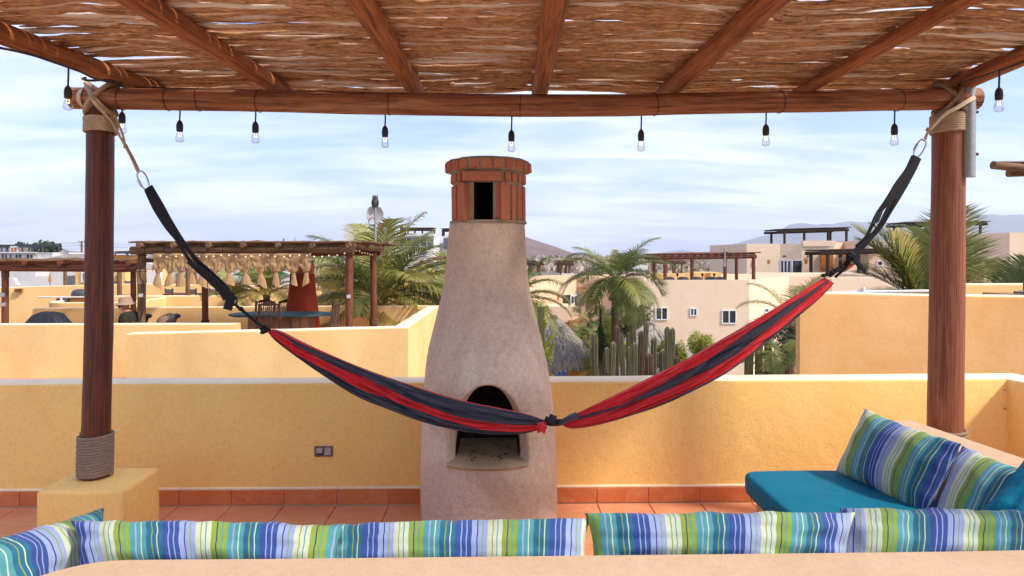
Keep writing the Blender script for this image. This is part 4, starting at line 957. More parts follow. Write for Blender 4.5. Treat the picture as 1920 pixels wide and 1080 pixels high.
# ------------------------------------------------------------------ vegetation makers
def leafstrip(mb, p, d, nrm, L, w_, droop, n=3):
    vs = []; fs = []; tcs = []; pos = Vector(p); dr = Vector(d); st = L / n
    side = dr.cross(nrm).normalized()
    for k in range(n + 1):
        ww = w_ * (.55, 1.0, .75, .0)[k] if n == 3 else w_ * (1 - k / n)
        if k < n: vs += [pos - side * ww, pos + side * ww]
        else: vs.append(pos)
        tcs += [(pos.x, pos.y, pos.z)] * (2 if k < n else 1)
        pos = pos + dr * st; dr = (dr + Vector((0, 0, -droop))).normalized()
    for k in range(n - 1): fs.append((2 * k, 2 * k + 1, 2 * k + 3, 2 * k + 2))
    fs.append((2 * n - 2, 2 * n - 1, 2 * n)); mb.add(vs, fs, tcs)
def frond(base, az, el, L, mt, par, curl=1.1, nl=54, ll=.40, lw=.0145, droop=.28, seed=0, twist=0, fall=.3):
    """one feather palm leaf: arched midrib with two rows of narrow leaflets"""
    rnd = random.Random(seed); mb = MB(); P = []; p = Vector(base); n = 22; e = el
    for i in range(n + 1):
        P.append(p.copy()); d = Vector((math.cos(az) * math.cos(e), math.sin(az) * math.cos(e), math.sin(e))); p = p + d * (L / n); e -= curl / n * (.4 + 1.2 * i / n); az += twist / n
    mb.tube(P, lambda u, s_, a: L * .0075 * (1.15 - u), 5, cap=False)
    for i in range(nl):
        u = .14 + .86 * i / (nl - 1); k = min(int(u * n), n - 1); f = u * n - k; q = P[k].lerp(P[k + 1], f); t = (P[k + 1] - P[k]).normalized()
        up = (Vector((0, 0, 1)) - t * t.z); up = up.normalized() if up.length > .05 else Vector((1, 0, 0)); sd = t.cross(up).normalized()
        prof_ = math.sin(math.pi * min(1, (u * .88 + .13))) ** .55
        for s in (-1, 1):
            dirn = (sd * s * (1.0 + .1 * rnd.random()) + t * (.55 + .7 * u + rnd.uniform(-.12, .12)) + up * rnd.uniform(.15, .45)).normalized()
            leafstrip(mb, q, dirn, up, L * ll * prof_ * rnd.uniform(.85, 1.1), L * lw * .5, droop * rnd.uniform(.4, 1.4) + fall * .3)
    return mb.build('frond', M[mt], par, 0)
def palm(px, py, D, label, L, fronds, trunk=None, seed=1, r=.16, name='palm_tree', nl=54, ll=.40, droop=.28):
    c = at(px, py, D); t = thing(name, label, 'palm tree', (c.x, c.y, GZ)); rnd = random.Random(seed)
    b = Vector((c.x + rnd.uniform(-.3, .3), c.y, GZ)); P = cat_pts([b, b.lerp(c, .5) + Vector((rnd.uniform(-.15, .15), 0, 0)), c], 60)
    f = lambda u, s_, a: r * (1.25 - .45 * u + .5 * max(0, u - .9) * 4) * (1 + .10 * (abs((s_ * 6) % 1 - .5) * 2) + .08 * nz(s_ * 3, math.cos(a) * 2, math.sin(a) * 2))
    MB().tube(P, f, 14).build('trunk', M['trunk'], t, 60)
    for k, fr_ in enumerate(fronds):
        az, el, mt = fr_[:3]; cu = fr_[3] if len(fr_) > 3 else 1.3; ls = fr_[4] if len(fr_) > 4 else 1
        frond(c + Vector((math.cos(az) * .1, math.sin(az) * .1, rnd.uniform(-.1, .15))), az, el, L * ls * rnd.uniform(.95, 1.05), mt, t, cu, nl=nl, ll=ll, droop=droop, seed=seed * 100 + k, twist=rnd.uniform(-.25, .25))
    return t, c
def crown(n, rnd, mts, up=.75, lo=-.5):
    out = []
    for k in range(n):
        az = k * 2.399 + rnd.uniform(-.2, .2); q = k / n; out.append((az, up * 1.5 * (1 - q) ** 1.2 + lo * q, rnd.choice(mts), .9 + .9 * q))
    return out
rn = random.Random(5); G1 = ['frond', 'frondd', 'frond', 'frondd']
fr = crown(18, rn, G1, .72, -.6)
fr += [(-1.25, -.75, 'frondy', .5, .62), (-1.9, -.9, 'frondb', .4, .45), (-.6, -.9, 'frondb', .5, .4), (-1.5, -1.15, 'frondy', .2, .5)]
fr += [(3.0, .35, 'frondd', 1.9, 1.0), (.15, .30, 'frondd', 1.8, 1.02), (1.5, 1.5, 'frond', .15, .45), (.3, .95, 'frondd', 1.5, .9), (2.9, .9, 'frondd', 1.6, .9), (-1.5, -.25, 'frondd', .9, .8), (-2.2, -.2, 'frondd', 1.0, .85), (-.8, -.2, 'frondd', 1.0, .85)]
palm(1154, 520, 30, 'green coconut palm with a bare trunk standing between the chimney and the beige house', 2.6, fr, seed=3, r=.17)
rn = random.Random(8)
palm(962, 560, 22, 'coconut palm just right of the chimney, mostly hidden by it', 1.9, crown(16, rn, G1, .8, -.4) + [(.05, .45, 'frond', 1.5, 1.0), (.1, .15, 'frondd', 1.3, 1.0), (.2, -.2, 'frond', 1, .9)], seed=4)
rn = random.Random(12)
palm(712, 560, 20, 'large bushy palm behind the neighbour terrace, right of its red chimney', 2.7, crown(26, rn, ['frond', 'frondd', 'frondy', 'frond'], .95, -.25) +
     [(.25, .85, 'frondb', 1.3, 1.0), (.1, .55, 'frond', 1.2, 1.1), (-.1, .35, 'frond', 1.1, 1.0), (2.9, .9, 'frondd', .8, 1.0), (.4, 1.15, 'frond', .6, 1.0), (-1.3, .4, 'frondy', .6, .6), (3.3, .2, 'frondy', 1.0, .9), (3.0, .5, 'frondy', 1.2, 1.0), (0, .1, 'frondd', .9, 1.0)], seed=5, r=.15)
rn = random.Random(14)
palm(842, 590, 21, 'young palm peeking out just left of the chimney', 1.9, [(2.6, 1.15, 'frond', .5, 1.1), (2.9, .85, 'frondd', .7, 1), (1.9, 1.3, 'frond', .4, 1.1), (3.1, .4, 'frondd', .9, .8), (2.3, .8, 'frondy', .9, .6), (-2.6, .3, 'frondd', 1, .7), (.3, .8, 'frond', 1, 1)], seed=6, r=.1)
rn = random.Random(17)
palm(1487, 600, 26, 'yellowish palm behind the hammock at the left edge of the apricot wall', 2.3, [(2.9, .75, 'frondy', 1.6, 1), (2.6, 1.15, 'frond', 1.2, 1), (.3, 1.2, 'frondy', .8, 1.05), (.9, 1.0, 'frond', 1, 1), (-2.6, .1, 'frondd', 1.2, .9), (3.1, .1, 'frond', 1.6, .95), (-2, .2, 'frondb', 1.2, .6), (-1.2, .2, 'frondb', 1, .6), (0, .3, 'frondd', 1, 1), (3.2, -.6, 'frondb', .8, .6)], seed=7)
palm(1476, 672, 22, 'low deep green palm filling the corner between the garden and the apricot wall', 1.5, crown(12, rn, ['frondd', 'frond'], .7, -.3) + [(2.9, .4, 'frondd', 1.4, .9), (-2.4, .3, 'frond', 1.6, .9), (-1.6, .5, 'frondd', 1.6, .8), (2.6, .9, 'frondd', 1.0, .8)], seed=8, r=.1)
rn = random.Random(21)
palm(1740, 575, 13.5, 'big palm rising behind the apricot wall and the right timber post', 1.75, [(2.65, 1.08, 'frond', .35, 1.15), (2.2, 1.3, 'frondy', .3, .9), (2.9, .45, 'frond', .8, .7), (2.5, .75, 'frondd', .7, .8), (.5, 1.25, 'frond', .35, 1.25), (.3, 1.0, 'frond', .5, 1.1), (-.3, .55, 'frondb', .7, .7), (-.2, .75, 'frondy', .7, .75), (.6, .6, 'frond', .9, 1.0), (-.9, .9, 'frondb', .8, .6), (2.9, .2, 'frondb', .9, .65), (1.2, 1.2, 'frondd', .6, 1), (3.0, .3, 'frondd', .8, .6), (.9, .8, 'frondb', .8, .8), (2.75, 1.2, 'frondd', .4, 1.1), (2.45, 1.0, 'frond', .5, 1.0), (2.0, 1.1, 'frondy', .4, .8), (.7, 1.1, 'frondd', .4, 1.1), (.1, .8, 'frond', .5, .95), (0, .5, 'frondy', .6, .7), (2.8, .75, 'frond', .6, .95), (-2.6, .5, 'frondd', .9, .7), (-.6, .6, 'frondy', .8, .7)], seed=9, r=.14, nl=76, ll=.5, droop=.12)
palm(1880, 590, 12.5, 'palm behind the apricot wall at the right edge with one arching leaf', 1.3, [(.1, .75, 'frond', .8, 1.1), (2.7, .9, 'frond', 1.2, .8), (.5, 1.2, 'frondd', .6, 1.0), (2.95, .55, 'frondd', 1.4, .75), (1.2, 1.0, 'frond', .8, 1.0), (-.2, .3, 'frond', .7, 1), (.2, .4, 'frondd', .8, 1.1), (.0, .95, 'frond', .5, 1.2), (2.4, .7, 'frondd', .9, .9)], seed=10, r=.12, nl=76, ll=.5, droop=.14)
rn = random.Random(25)
palm(1103, 602, 36, 'small arching palm between the left thatched roof and the tall coconut palm', 1.0, crown(12, rn, ['frondd', 'frond'], .7, -.1), seed=11, r=.08)
palm(1092, 636, 37, 'short bushy palm just above the left thatched roof', 1.05, crown(14, rn, ['frondd', 'frond', 'frondd'], .8, -.3), seed=12, r=.1)
palm(1122, 640, 34, 'short bushy palm left of the coconut palm trunk', 1.1, crown(14, rn, ['frondd', 'frondd', 'frond'], .8, -.3), seed=13, r=.1)
palm(1090, 622, 39, 'pale little palm in front of the peach house balcony', .9, crown(12, rn, ['frondy', 'frond'], .8, -.3), seed=14, r=.1)
palm(500, 552, 21, 'spiky yellow green palm behind the neighbour dining table', 1.2, crown(22, rn, ['frond', 'frondy'], 1.0, .3), seed=15, r=.1)
palm(437, 566, 21, 'thin feathery palm behind the end of the left hammock strap', 1.1, crown(12, rn, ['frond', 'frondy'], 1.0, .4), seed=16, r=.1)
palm(1012, 702, 20, 'low palm at the foot of the left thatched hut beside the fireplace', .45, crown(10, rn, ['frondd', 'frond'], .8, .1), seed=18, r=.08)
palm(628, 556, 24, 'palm with pale narrow leaves seen through the neighbour pergola', 1.7, crown(20, rn, ['frondy', 'frond', 'frondy'], .9, -.3) , seed=17, r=.12)

def cactus(px, ytop, D, wpx, label=None, mt='cactus', arms=(), lean=0, seed=0):
    c = at(px, ytop, D); r = wpx / 2 * D / F; t = thing('column_cactus', label or 'ribbed grey green column cactus', 'cactus', (c.x, c.y, GZ), 'column cacti in the garden')
    def colm(P, r, nm):
        nr = 11; n = nr * 4
        k = len(P)
        f = lambda u, s_, a: r * (1 + .2 * math.cos(nr * a)) * (1 + .05 * nz(s_ * 2.4, seed, 1) + .03 * nz(s_ * 9, seed, 2)) * (math.sqrt(max(0.02, 1 - max(0, (u - .965) / .035) ** 2)) if u > .965 else 1)
        s = MB(); s.tube(P, f, n, off=seed); s.build(nm, M[mt], t, 60)
    b = Vector((c.x - lean, c.y, GZ)); P = [b.lerp(c, i / 70) for i in range(71)]
    for i in range(64, 71): P[i] = b.lerp(c, 64 / 70 + (i - 64) * 1.0 / 70)
    colm(P, r, 'stem')
    for (dx, y0_, y1_, w_) in arms:
        q0 = at(px, y0_, D); q1 = at(px + dx, y0_ - 6, D); q2 = at(px + dx * 1.1, y1_, D); q0.x += 0
        colm(cat_pts([q0, q0.lerp(q1, .6), q1, q1.lerp(q2, .5), q2], 40), w_ / 2 * D / F, 'arm')
    return t
CA = [(1115, 623, 27, 9.5, 'cactus', ((-6, 690, 650, 6),), 'column cactus in front of the golden conifer, first from the left'),
      (1136, 660, 30, 9, 'cactusb', (), 'short brownish cactus stub behind the leftmost column cactus'),
      (1150, 640, 26, 10.5, 'cactus', ((-11, 700, 651, 8),), 'column cactus just left of the palm trunk foot'),
      (1157, 610, 27, 10, 'cactusb', (), 'dry tall column cactus overlapping the palm trunk'),
      (1164, 622, 29, 8, 'cactus', (), 'column cactus right behind the palm trunk'),
      (1179, 622, 30, 8, 'cactus', ((-9, 670, 645, 6),), 'column cactus right of the palm trunk with one low arm'),
      (1187, 607, 29, 8.5, 'cactus', (), 'slim tall column cactus in front of the right thatched roof ridge'),
      (1190, 641, 26, 10, 'cactus', ((-10, 680, 650, 6),), 'lower thick column cactus in the middle of the garden'),
      (1203, 620, 27, 9, 'cactusb', (), 'brown speckled column cactus in the middle of the clump'),
      (1212, 602, 28, 8, 'cactus', (), 'tallest slim cactus next to the thatched roof peak'),
      (1216, 662, 26, 13, 'cactusb', (), 'stout bark brown cactus stump left of the twin columns'),
      (1226, 632, 27, 9.5, 'cactus', (), 'single column cactus with a rough top left of the twin columns'),
      (1243, 655, 30, 12, 'cactus', ((-8, 690, 660, 7),), 'broad grey cactus between two groups of columns'),
      (1251, 612, 26, 10, 'cactus', (), 'left one of the tall twin cactus columns'),
      (1261, 614, 26, 9, 'cactus', (), 'right one of the tall twin cactus columns'),
      (1268, 645, 28, 7, 'cactus', (), 'thin cactus just right of the twin columns'),
      (1270, 668, 26, 11, 'cactusb', (), 'low striped brown cactus right of the twin columns'),
      (1318, 652, 30, 5, 'cactus', (), 'thin cactus in front of the right golden bush'),
      (1405, 640, 22, 14, 'cactusl', (), 'left light green cactus under the hammock near the apricot wall'),
      (1424, 630, 22, 12, 'cactusl', (), 'middle light green cactus under the hammock near the apricot wall'),
      (1440, 610, 23, 12, 'cactusl', (), 'right light green cactus beneath the hammock near the apricot wall')]
for i, (px, yt, D, w_, mt, arms, lb) in enumerate(CA): cactus(px, yt, D, w_, lb, mt, arms, lean=random.uniform(-.3, .3), seed=i * 3.3)
for i, (px, yt, w_) in enumerate(((1128, 570, 9), (1190, 560, 9), (1197, 585, 8), (1201, 565, 9), (1206, 578, 8), (1184, 575, 8))):
    cactus(px, yt, 42, w_, ['dark tall cactus left of the palm trunk near the peach house', 'tall dark cactus right of the palm, nearest its trunk', 'shorter pale cactus inside the dark clump by the beige house', 'tallest dark cactus in the clump by the beige house corner', 'slim dark cactus touching the beige house corner', 'dark cactus behind the palm fronds by the beige house'][i], 'cactusl', seed=50 + i)
def euph(px, py, D, label):
    c = at(px, 705, D); t = thing('candelabra_cactus', label, 'cactus', (c.x, c.y, GZ))
    top = at(px + 4, py, D); b = Vector((c.x, D, GZ)); rnd = random.Random(3)
    MB().tube([b, b.lerp(top, .5) + Vector((.05, 0, 0)), top], lambda u, s_, a: .07 * (1 + .3 * math.cos(3 * a)), 9).build('stem', M['cactusl'], t, 60)
    for k in range(26):
        q = b.lerp(top, .55 + .45 * k / 26); a = rnd.uniform(0, 6.3); d = Vector((math.cos(a), math.sin(a) * .6, rnd.uniform(.1, .9))); l = rnd.uniform(.12, .3)
        MB().tube([q, q + d * l * .5, q + d * l + Vector((0, 0, l * .5))], lambda u, s_, a: .045 * (1.2 - .5 * u), 7).build('arm', M['bush'], t, 60)
euph(1012, 575, 14, 'knobbly yellow green candelabra cactus right beside the fireplace')

def bush(px, py, D, rx, rz, label, mt, n=2600, shape='ball', leaf=.05, seed=1, name='garden_bush', cat='bush', zbase=None):
    rnd = np.random.default_rng(seed); c = at(px, py, D); z0_ = GZ if zbase is None else zbase
    t = thing(name, label, cat, (c.x, c.y, z0_))
    MB().tube([Vector((c.x, c.y, z0_)), Vector((c.x, c.y, c.z))], .06, 6).build('stem', M['trunk'], t, 60)
    mb = MB(); k = 0; lobes = [(Vector(rnd.normal(0, .42, 3)), rnd.uniform(.35, .6)) for _ in range(14)]
    for _ in range(n):
        lc_, lr = lobes[rnd.integers(14)]; d = Vector(rnd.normal(0, 1, 3)).normalized() * lr * rnd.uniform(.6, 1.05); p = lc_ + d
        if shape == 'cone': f = max(.12, 1 - (p.z + 1) / 2.1) * 1.3; p = Vector((p.x * f, p.y * f, p.z * 1.2))
        p = Vector((c.x + p.x * rx, c.y + p.y * rx, c.z + p.z * rz)); u = Vector(rnd.normal(0, 1, 3)).normalized(); v = u.orthogonal().normalized(); s_ = leaf * rnd.uniform(.6, 1.4)
        mb.add([p - u * s_, p + v * s_ * .5, p + u * s_, p - v * s_ * .5], [(0, 1, 2, 3)])
    mb.build('foliage', M[mt], t, 0); return t
bush(1128, 655, 31, .55, 1.15, 'dark green conifer left of the golden one, behind the first column cactus', 'bushd', 2600, 'cone', seed=2, name='conifer')
bush(1138, 664, 32, .62, 1.5, 'golden conifer behind the leftmost column cactus', 'bush', 7000, seed=3, leaf=.055, name='conifer')
bush(1247, 656, 36, .35, .5, 'small round golden bush seen left of the twin cactus columns', 'bush', 1500, seed=4)
bush(1278, 665, 34, .35, .8, 'golden bush right of the twin cactus columns', 'bush', 2000, seed=5)
bush(1318, 662, 34, .85, 1.1, 'yellow green bush in front of the lowest house window', 'bush', 7000, seed=6)
bush(1145, 622, 44, 1.6, 1.2, 'green shrub mass behind the coconut palm trunk', 'bushd', 3600, seed=7, leaf=.08)
bush(1200, 600, 43, 1.3, 1.6, 'tall green shrub between the two houses', 'bushd', 3200, seed=8, leaf=.08)
bush(1020, 672, 26, .35, .6, 'small shrub against the left thatched hut beside the chimney', 'bush', 1200, seed=9)
bush(1452, 690, 24, .6, .35, 'bougainvillea with magenta flowers at the foot of the low palm', 'flower', 1600, seed=10)
bush(1478, 655, 25, .9, 1.0, 'dark shrub behind the low palm by the apricot wall', 'bushd', 2600, seed=11)
bush(88, 474, 120, 3.4, 1.9, 'round green tree beside the far white apartment building', 'bushd', 2600, seed=12, leaf=.28, name='broadleaf_tree', cat='tree')
bush(62, 478, 124, 2.6, 1.9, 'green tree touching the far white apartment building', 'bushd', 2000, seed=13, leaf=.28, name='broadleaf_tree', cat='tree')

# scrub on the plain: nobody could count it
rnd = np.random.default_rng(4); mb = MB(); mg = MB()
for k in range(12000):
    D = 75 * (9 ** rnd.random()); px = rnd.uniform(-500, 2400); x = (px - 935) / F * D; z = GZ + (0 if D < 130 else min(6, (D - 130) * .012) * .9)
    h = rnd.uniform(1.2, 3.6) * (.7 + .3 * min(2, D / 200)); tgt = mb if rnd.random() < .78 else mg
    for _ in range(3):
        a = rnd.uniform(0, 3.14); w_ = h * rnd.uniform(.25, .6); dx, dy = math.cos(a) * w_, math.sin(a) * w_; l = rnd.uniform(-.4, .4)
        tgt.add([(x - dx * .4, D - dy * .4, z), (x + dx * .4, D + dy * .4, z), (x + dx + l, D + dy, z + h * .8), (x + l, D, z + h), (x - dx + l, D - dy, z + h * .6)], [(0, 1, 2, 3, 4)])
mb.build('dry_bushes', M['scrub'], smooth=0, kind='stuff'); mg.build('green_bushes', M['scrubg'], smooth=0, kind='stuff')
tag(bpy.data.objects['dry_bushes'], 'grey brown dry desert scrub covering the plain', 'scrub'); tag(bpy.data.objects['green_bushes'], 'greener desert bushes scattered over the plain', 'scrub')

# ------------------------------------------------------------------ houses
def hit(px, py, A_, B_):                     # pixel ray on the vertical plane through two ground points
    d = ray(px, py); n = Vector((-(B_[1] - A_[1]), B_[0] - A_[0], 0)); k = (n.dot(Vector((A_[0], A_[1], 0)) - Vector((0, 0, 0)))) / n.dot(d)
    return Vector((0, 0, H)) + d * k
def gp(px, D): q = at(px, HOR, D); return (q.x, q.y)
def house(label, front, ypx, back, mt, name='house', z0=GZ, par=.28, cat='house', ztop=None, mts=None):
    """front: visible ground corners left to right as (pixel, distance); back: depth behind; flat roof with a parapet"""
    fp = [gp(px, D) for px, D in front]; bk = [(p[0] + (p[0] / p[1]) * 0 , p[1] + back) for p in (fp[-1], fp[0])]
    P = fp + bk; n = len(P); D0 = front[0][1]; z1 = ztop if ztop is not None else zat(front[0][0], ypx, D0)
    t = thing(name, label, cat, (sum(p[0] for p in P) / n, sum(p[1] for p in P) / n, z0)); cen = Vector((sum(p[0] for p in P) / n, sum(p[1] for p in P) / n, 0))
    inn = []
    for p in P:
        v = Vector((p[0], p[1], 0)); d = (cen - v); inn.append(v + d * min(.4, par / max(d.length, .1)) * 1.3)
    s = MB(); s.add([(p[0], p[1], z0) for p in P] + [(p[0], p[1], z1) for p in P] + [(q.x, q.y, z1) for q in inn] + [(q.x, q.y, z1 - .8) for q in inn],
        [(i, (i + 1) % n, (i + 1) % n + n, i + n) for i in range(n)] + [(i + n, (i + 1) % n + n, (i + 1) % n + 2 * n, i + 2 * n) for i in range(n)] + [(i + 2 * n, (i + 1) % n + 2 * n, (i + 1) % n + 3 * n, i + 3 * n) for i in range(n)])
    s.build('wall', M[mt], t, 20); MB().add([(q.x, q.y, z1 - .8) for q in inn], [tuple(range(n))]).build('roof', M['roofin'], t, 0)
    t['z1'] = z1; return t, fp, z1
def window(par, A_, B_, x0_, y0_, x1_, y1_, panes=2, fr=.07, gl='glass', frame='pvc', name='window'):
    a = hit(x0_, y0_, A_, B_); b = hit(x1_, y1_, A_, B_); u = Vector((B_[0] - A_[0], B_[1] - A_[1], 0)).normalized(); nn = Vector((u.y, -u.x, 0))
    if nn.y > 0 and abs(nn.y) > abs(nn.x) * .2: nn = -nn
    wd = (b - a).dot(u); z1, z0_ = a.z, b.z; ctr = lambda s_, z: Vector((a.x, a.y, 0)) + u * s_ + Vector((0, 0, z))
    s = MB(); Z = Vector((0, 0, 1)); th = .05
    s.obox(ctr(wd / 2, z1 - fr / 2) + nn * th * .5, u * (wd / 2), nn * th, Z * fr / 2); s.obox(ctr(wd / 2, z0_ + fr / 2) + nn * th * .5, u * (wd / 2), nn * th, Z * fr / 2)
    for k in range(panes + 1):
        q = fr / 2 + (wd - fr) * k / panes; s.obox(ctr(q, (z0_ + z1) / 2) + nn * th * .4, u * fr / 2, nn * th * .95, Z * ((z1 - z0_) / 2 - fr))
    f = s.build(name, M[frame], par, 0)
    for k in range(panes):
        q0 = fr + (wd - fr) * k / panes; q1 = (wd - fr) * (k + 1) / panes
        MB().obox(ctr((q0 + q1) / 2, (z0_ + z1) / 2) + nn * .006, u * ((q1 - q0) / 2), nn * .012, Z * ((z1 - z0_) / 2 - fr)).build('pane', M[gl], f, 0)
    return f
def boxpx(par, name, px0, py0, px1, py1, D, dep, mt, bevel=None, smooth=0):
    a = at(px0, py0, D); b = at(px1, py1, D); return MB().box((a.x, D, b.z), (b.x, D + dep, a.z)).build(name, M[mt], par, smooth, bevel=bevel)
def pole(par, name, p, q, r, mt, n=8, wob=.02, seed=0):
    P = cat_pts([p, Vector(p).lerp(Vector(q), .5) + Vector((nz(seed, 1, 1), nz(seed, 2, 2), nz(seed, 3, 3))) * wob, q], 12)
    return MB().tube(P, lambda u, L, a: r * (1 + .06 * nz(L * 2, seed, math.cos(a))), n, off=seed * 2.3).build(name, M[mt], par, 60)
# beige house
hA, fA, zA = house('large beige house with three white windows right of the coconut palm', [(1207, 46), (1405, 46), (1479, 53), (1562, 53), (1700, 53)], 525, 12, 'beige')
window(hA, fA[0], fA[1], 1228.5, 576, 1252, 600); window(hA, fA[0], fA[1], 1293.5, 577.5, 1307, 592.5); window(hA, fA[0], fA[1], 1353, 581, 1380.5, 607); window(hA, fA[0], fA[1], 1295, 639, 1310, 656)
window(hA, fA[1], fA[2], 1433, 578, 1440, 586, 1)
# terrace things on it
def pergola(label, posts, beams, mt, r, roof=None, name='pergola', group=None):
    t = thing(name, label, 'pergola', posts[0][1])
    for i, (a, b, *rr) in enumerate(posts): pole(t, 'post', b, a, rr[0] if rr else r, mt, seed=i)
    for i, (a, b, *rr) in enumerate(beams): pole(t, 'beam', a, b, rr[0] if rr else r, mt, seed=i + 20)
    return t
def simple_pergola(label, x0_, x1_, ytop, ybot, D, posts, mt, dep=3.0, r=.11, nr=9, y1=None, rr=.06):
    y1 = ytop if y1 is None else y1; Y = lambda x: ytop + (y1 - ytop) * (x - x0_) / (x1_ - x0_)
    t = pergola(label, [(at(x, Y(x), D), at(x, ybot, D)) for x in posts] + [(at(x, Y(x), D) + Vector((0, dep, 0)), at(x, ybot, D) + Vector((0, dep, 0))) for x in (posts[0], posts[-1])],
                [(at(x0_, ytop, D), at(x1_, y1, D)), (at(x0_, ytop, D) + Vector((0, dep, 0)), at(x1_, y1, D) + Vector((0, dep, 0)))], mt, r)
    for k in range(nr):
        x = x0_ + (x1_ - x0_) * (k + .5) / nr; p = at(x, Y(x), D) + Vector((0, -.4, r + rr)); pole(t, 'rafter', p, p + Vector((0, dep + .8, .03)), rr, mt, 6, seed=k)
    a, b = at(x0_, ytop, D), at(x1_, y1, D); s = MB(); rnd = random.Random(int(x0_))
    for k in range(int(dep / .14)):
        yy = -.3 + k * .15; P = [a + Vector((-.2, yy, r + 2 * rr + .03)), a.lerp(b, .5) + Vector((0, yy + rnd.uniform(-.1, .1), r + 2 * rr + .03 + rnd.uniform(-.03, .05))), b + Vector((.2, yy, r + 2 * rr + .03))]
        s.tube(P, .045, 5, off=k)
    s.build('stick_covering', M[mt], t, 60); return t
pA = simple_pergola('red brown rooftop pergola standing on the beige house', 1228, 1418, 484, 530, 47, (1247, 1297.5, 1359.5, 1413), 'redwood', 3.4, .13, 14, 481)
boxpx(pA, 'electrical_box', 1357, 484, 1361, 500, 46.6, .1, 'galv')
MB().tube([at(1359, 463, 46.6), at(1359, 490, 46.6)], .05, 8).build('antenna_mast', M['galv'], pA, 60)
MB().tube([at(1362 + 2.6 * math.cos(a), 475 + 2.6 * math.sin(a), 46.6) for a in np.linspace(0, 6.28, 14, endpoint=False)], .02, 5, closed=True, ref=Vector((0, 1, 0))).build('cable_coil', M['rubber'], pA, 180)
for k, (px, lb) in enumerate(((1270, 'first torch lamp on the beige house terrace, left of the second red post'), (1317, 'torch lamp on the beige house terrace between two red posts'), (1339, 'torch lamp on the beige house terrace near the third red post'))):
    p = at(px, 523, 48); t = thing('torch_lamp', lb, 'torch lamp', p, 'torches on the beige terrace'); MB().tube([p - Vector((0, 0, .3)), p + Vector((0, 0, .18))], .02, 6).build('pole', M['wire'], t, 60)
    MB().lathe([(.03, .17), (.1, .36), (.09, .38), (.01, .4)], p, 10).build('lamp_head', M['wire'], t, 40)
for k, (px, w_, lb) in enumerate(((1254, 1.0, 'dark patio chair back under the left end of the red pergola'), (1281, 1.0, 'dark patio table top between the first torches'), (1305, 1.1, 'dark lounge back right of the second red post'), (1334, 1.2, 'dark lounge back near the third torch'), (1350, .9, 'dark chair back left of the third red post'))):
    p = at(px, 523, 47.6); s = MB().lathe([(.01, -.7), (.3, -.7), (.42, -.1), (.36, .08), (.2, .14), (.01, .15)], p, 14, sx=w_, sy=.6); o = s.build('patio_chair', M['metalg'], smooth=50); tag(o, lb, 'patio chair', 'dark seats on the beige house terrace')
w1 = MB().box(at(1232, 513, 56) , at(1298, 530, 57)).build('terrace_wall', M['nbr'], smooth=0); tag(w1, 'pale yellow low wall behind the left red pergola posts', 'wall')
w1 = MB().box(at(1300, 511, 58), at(1332, 530, 61)).build('terrace_wall', M['nbr'], smooth=0); tag(w1, 'pale yellow block with an orange side behind the red pergola', 'wall')
MB().box(at(1325, 512, 57.9), at(1331.5, 522, 58)).build('orange_side', M['orange'], w1, 0)
simple_pergola('small grey pergola far behind the left end of the red one', 1240, 1286, 493, 520, 78, (1262, 1278), 'oldwood', 3, .12, 5)
# railing on the beige house
def railing(label, p, q, hgt=.35, n=3, r=.03):
    p, q = Vector(p), Vector(q); t = thing('railing', label, 'railing', p); MB().tube([p + Vector((0, 0, hgt)), q + Vector((0, 0, hgt))], r, 8).build('rail', M['rail'], t, 60)
    for k in range(n): c = p.lerp(q, (k + .5) / n); MB().tube([c, c + Vector((0, 0, hgt + r))], r * 1.5, 8).build('baluster', M['rail'], t, 60)
    return t
# peach house
hB, fB, zB = house('peach two storey house with a balcony between the chimney and the coconut palm', [(955, 46), (1083, 53), (1207, 50)], 521, 10, 'peach', ztop=zat(1083, 519, 53))
window(hB, fB[0], fB[1], 1055, 553.5, 1068, 574, 1, .05, 'glass', 'metalg'); window(hB, fB[0], fB[1], 1068.5, 553, 1082, 586, 2, .12, name='glass_door')
window(hB, fB[1], fB[2], 1180, 545, 1193, 566, 2, .12)
boxpx(hB, 'wall_lamp', 1045, 554, 1049, 563, 49.5, .3, 'lightwood')
s = MB(); ctr = at(1096, 590, 51); ctr.y = 51
s.lathe([(1.1, -.8), (1.15, .55), (1.0, .55), (.95, -.6)], ctr, 24, cap=False); bal = s.build('balcony', M['peach'], hB, 50)
boxpx(hB, 'balcony_slab', 1010, 575, 1084, 604, 46.5, 3, 'peach')
boxpx(hB, 'tile_roof', 1068, 601, 1112, 607, 46, 3, 'lightwood')
railing('thin white railing on top of the peach house', at(1052, 517, 50.8), at(1082, 517, 52.8), .12, 2)
# upper right house
hC, fC, zC = house('big beige house on higher ground below the dark rooftop pergola', [(1400, 80), (1463, 80), (1503, 79.2), (1538, 79.2), (1564, 79)], 457, 14, 'beige')
hC2, fC2, zC2 = house('cream wing of the upper right house in front of the mountains', [(1562, 80), (1612, 84), (1700, 84)], 452, 10, 'peach', ztop=zat(1565, 454, 80))
hC3, fC3, zC3 = house('beige house with one small tilted window behind the big palm', [(1629, 76), (1745, 76), (1790, 80)], 451, 9, 'beige')
MB().box(at(1506, 451, 79), at(1563, 462, 79.6)).build('parapet', M['beige'], hC, 0)
window(hC, fC[0], fC[1], 1409, 489, 1418, 499, 1, .12)
window(hC, fC[1], fC[2], 1448, 488, 1461, 512, 1, .1, name='window'); window(hC, fC[1], fC[2], 1462, 487, 1484, 513, 3, .16, name='glass_door'); window(hC, fC[2], fC[3], 1484.5, 487, 1504.5, 513, 1, .1)
for px in (1442, 1512): boxpx(hC, 'wall_lamp', px - 2, 487, px + 2, 495, 78.8, .2, 'lightwood')
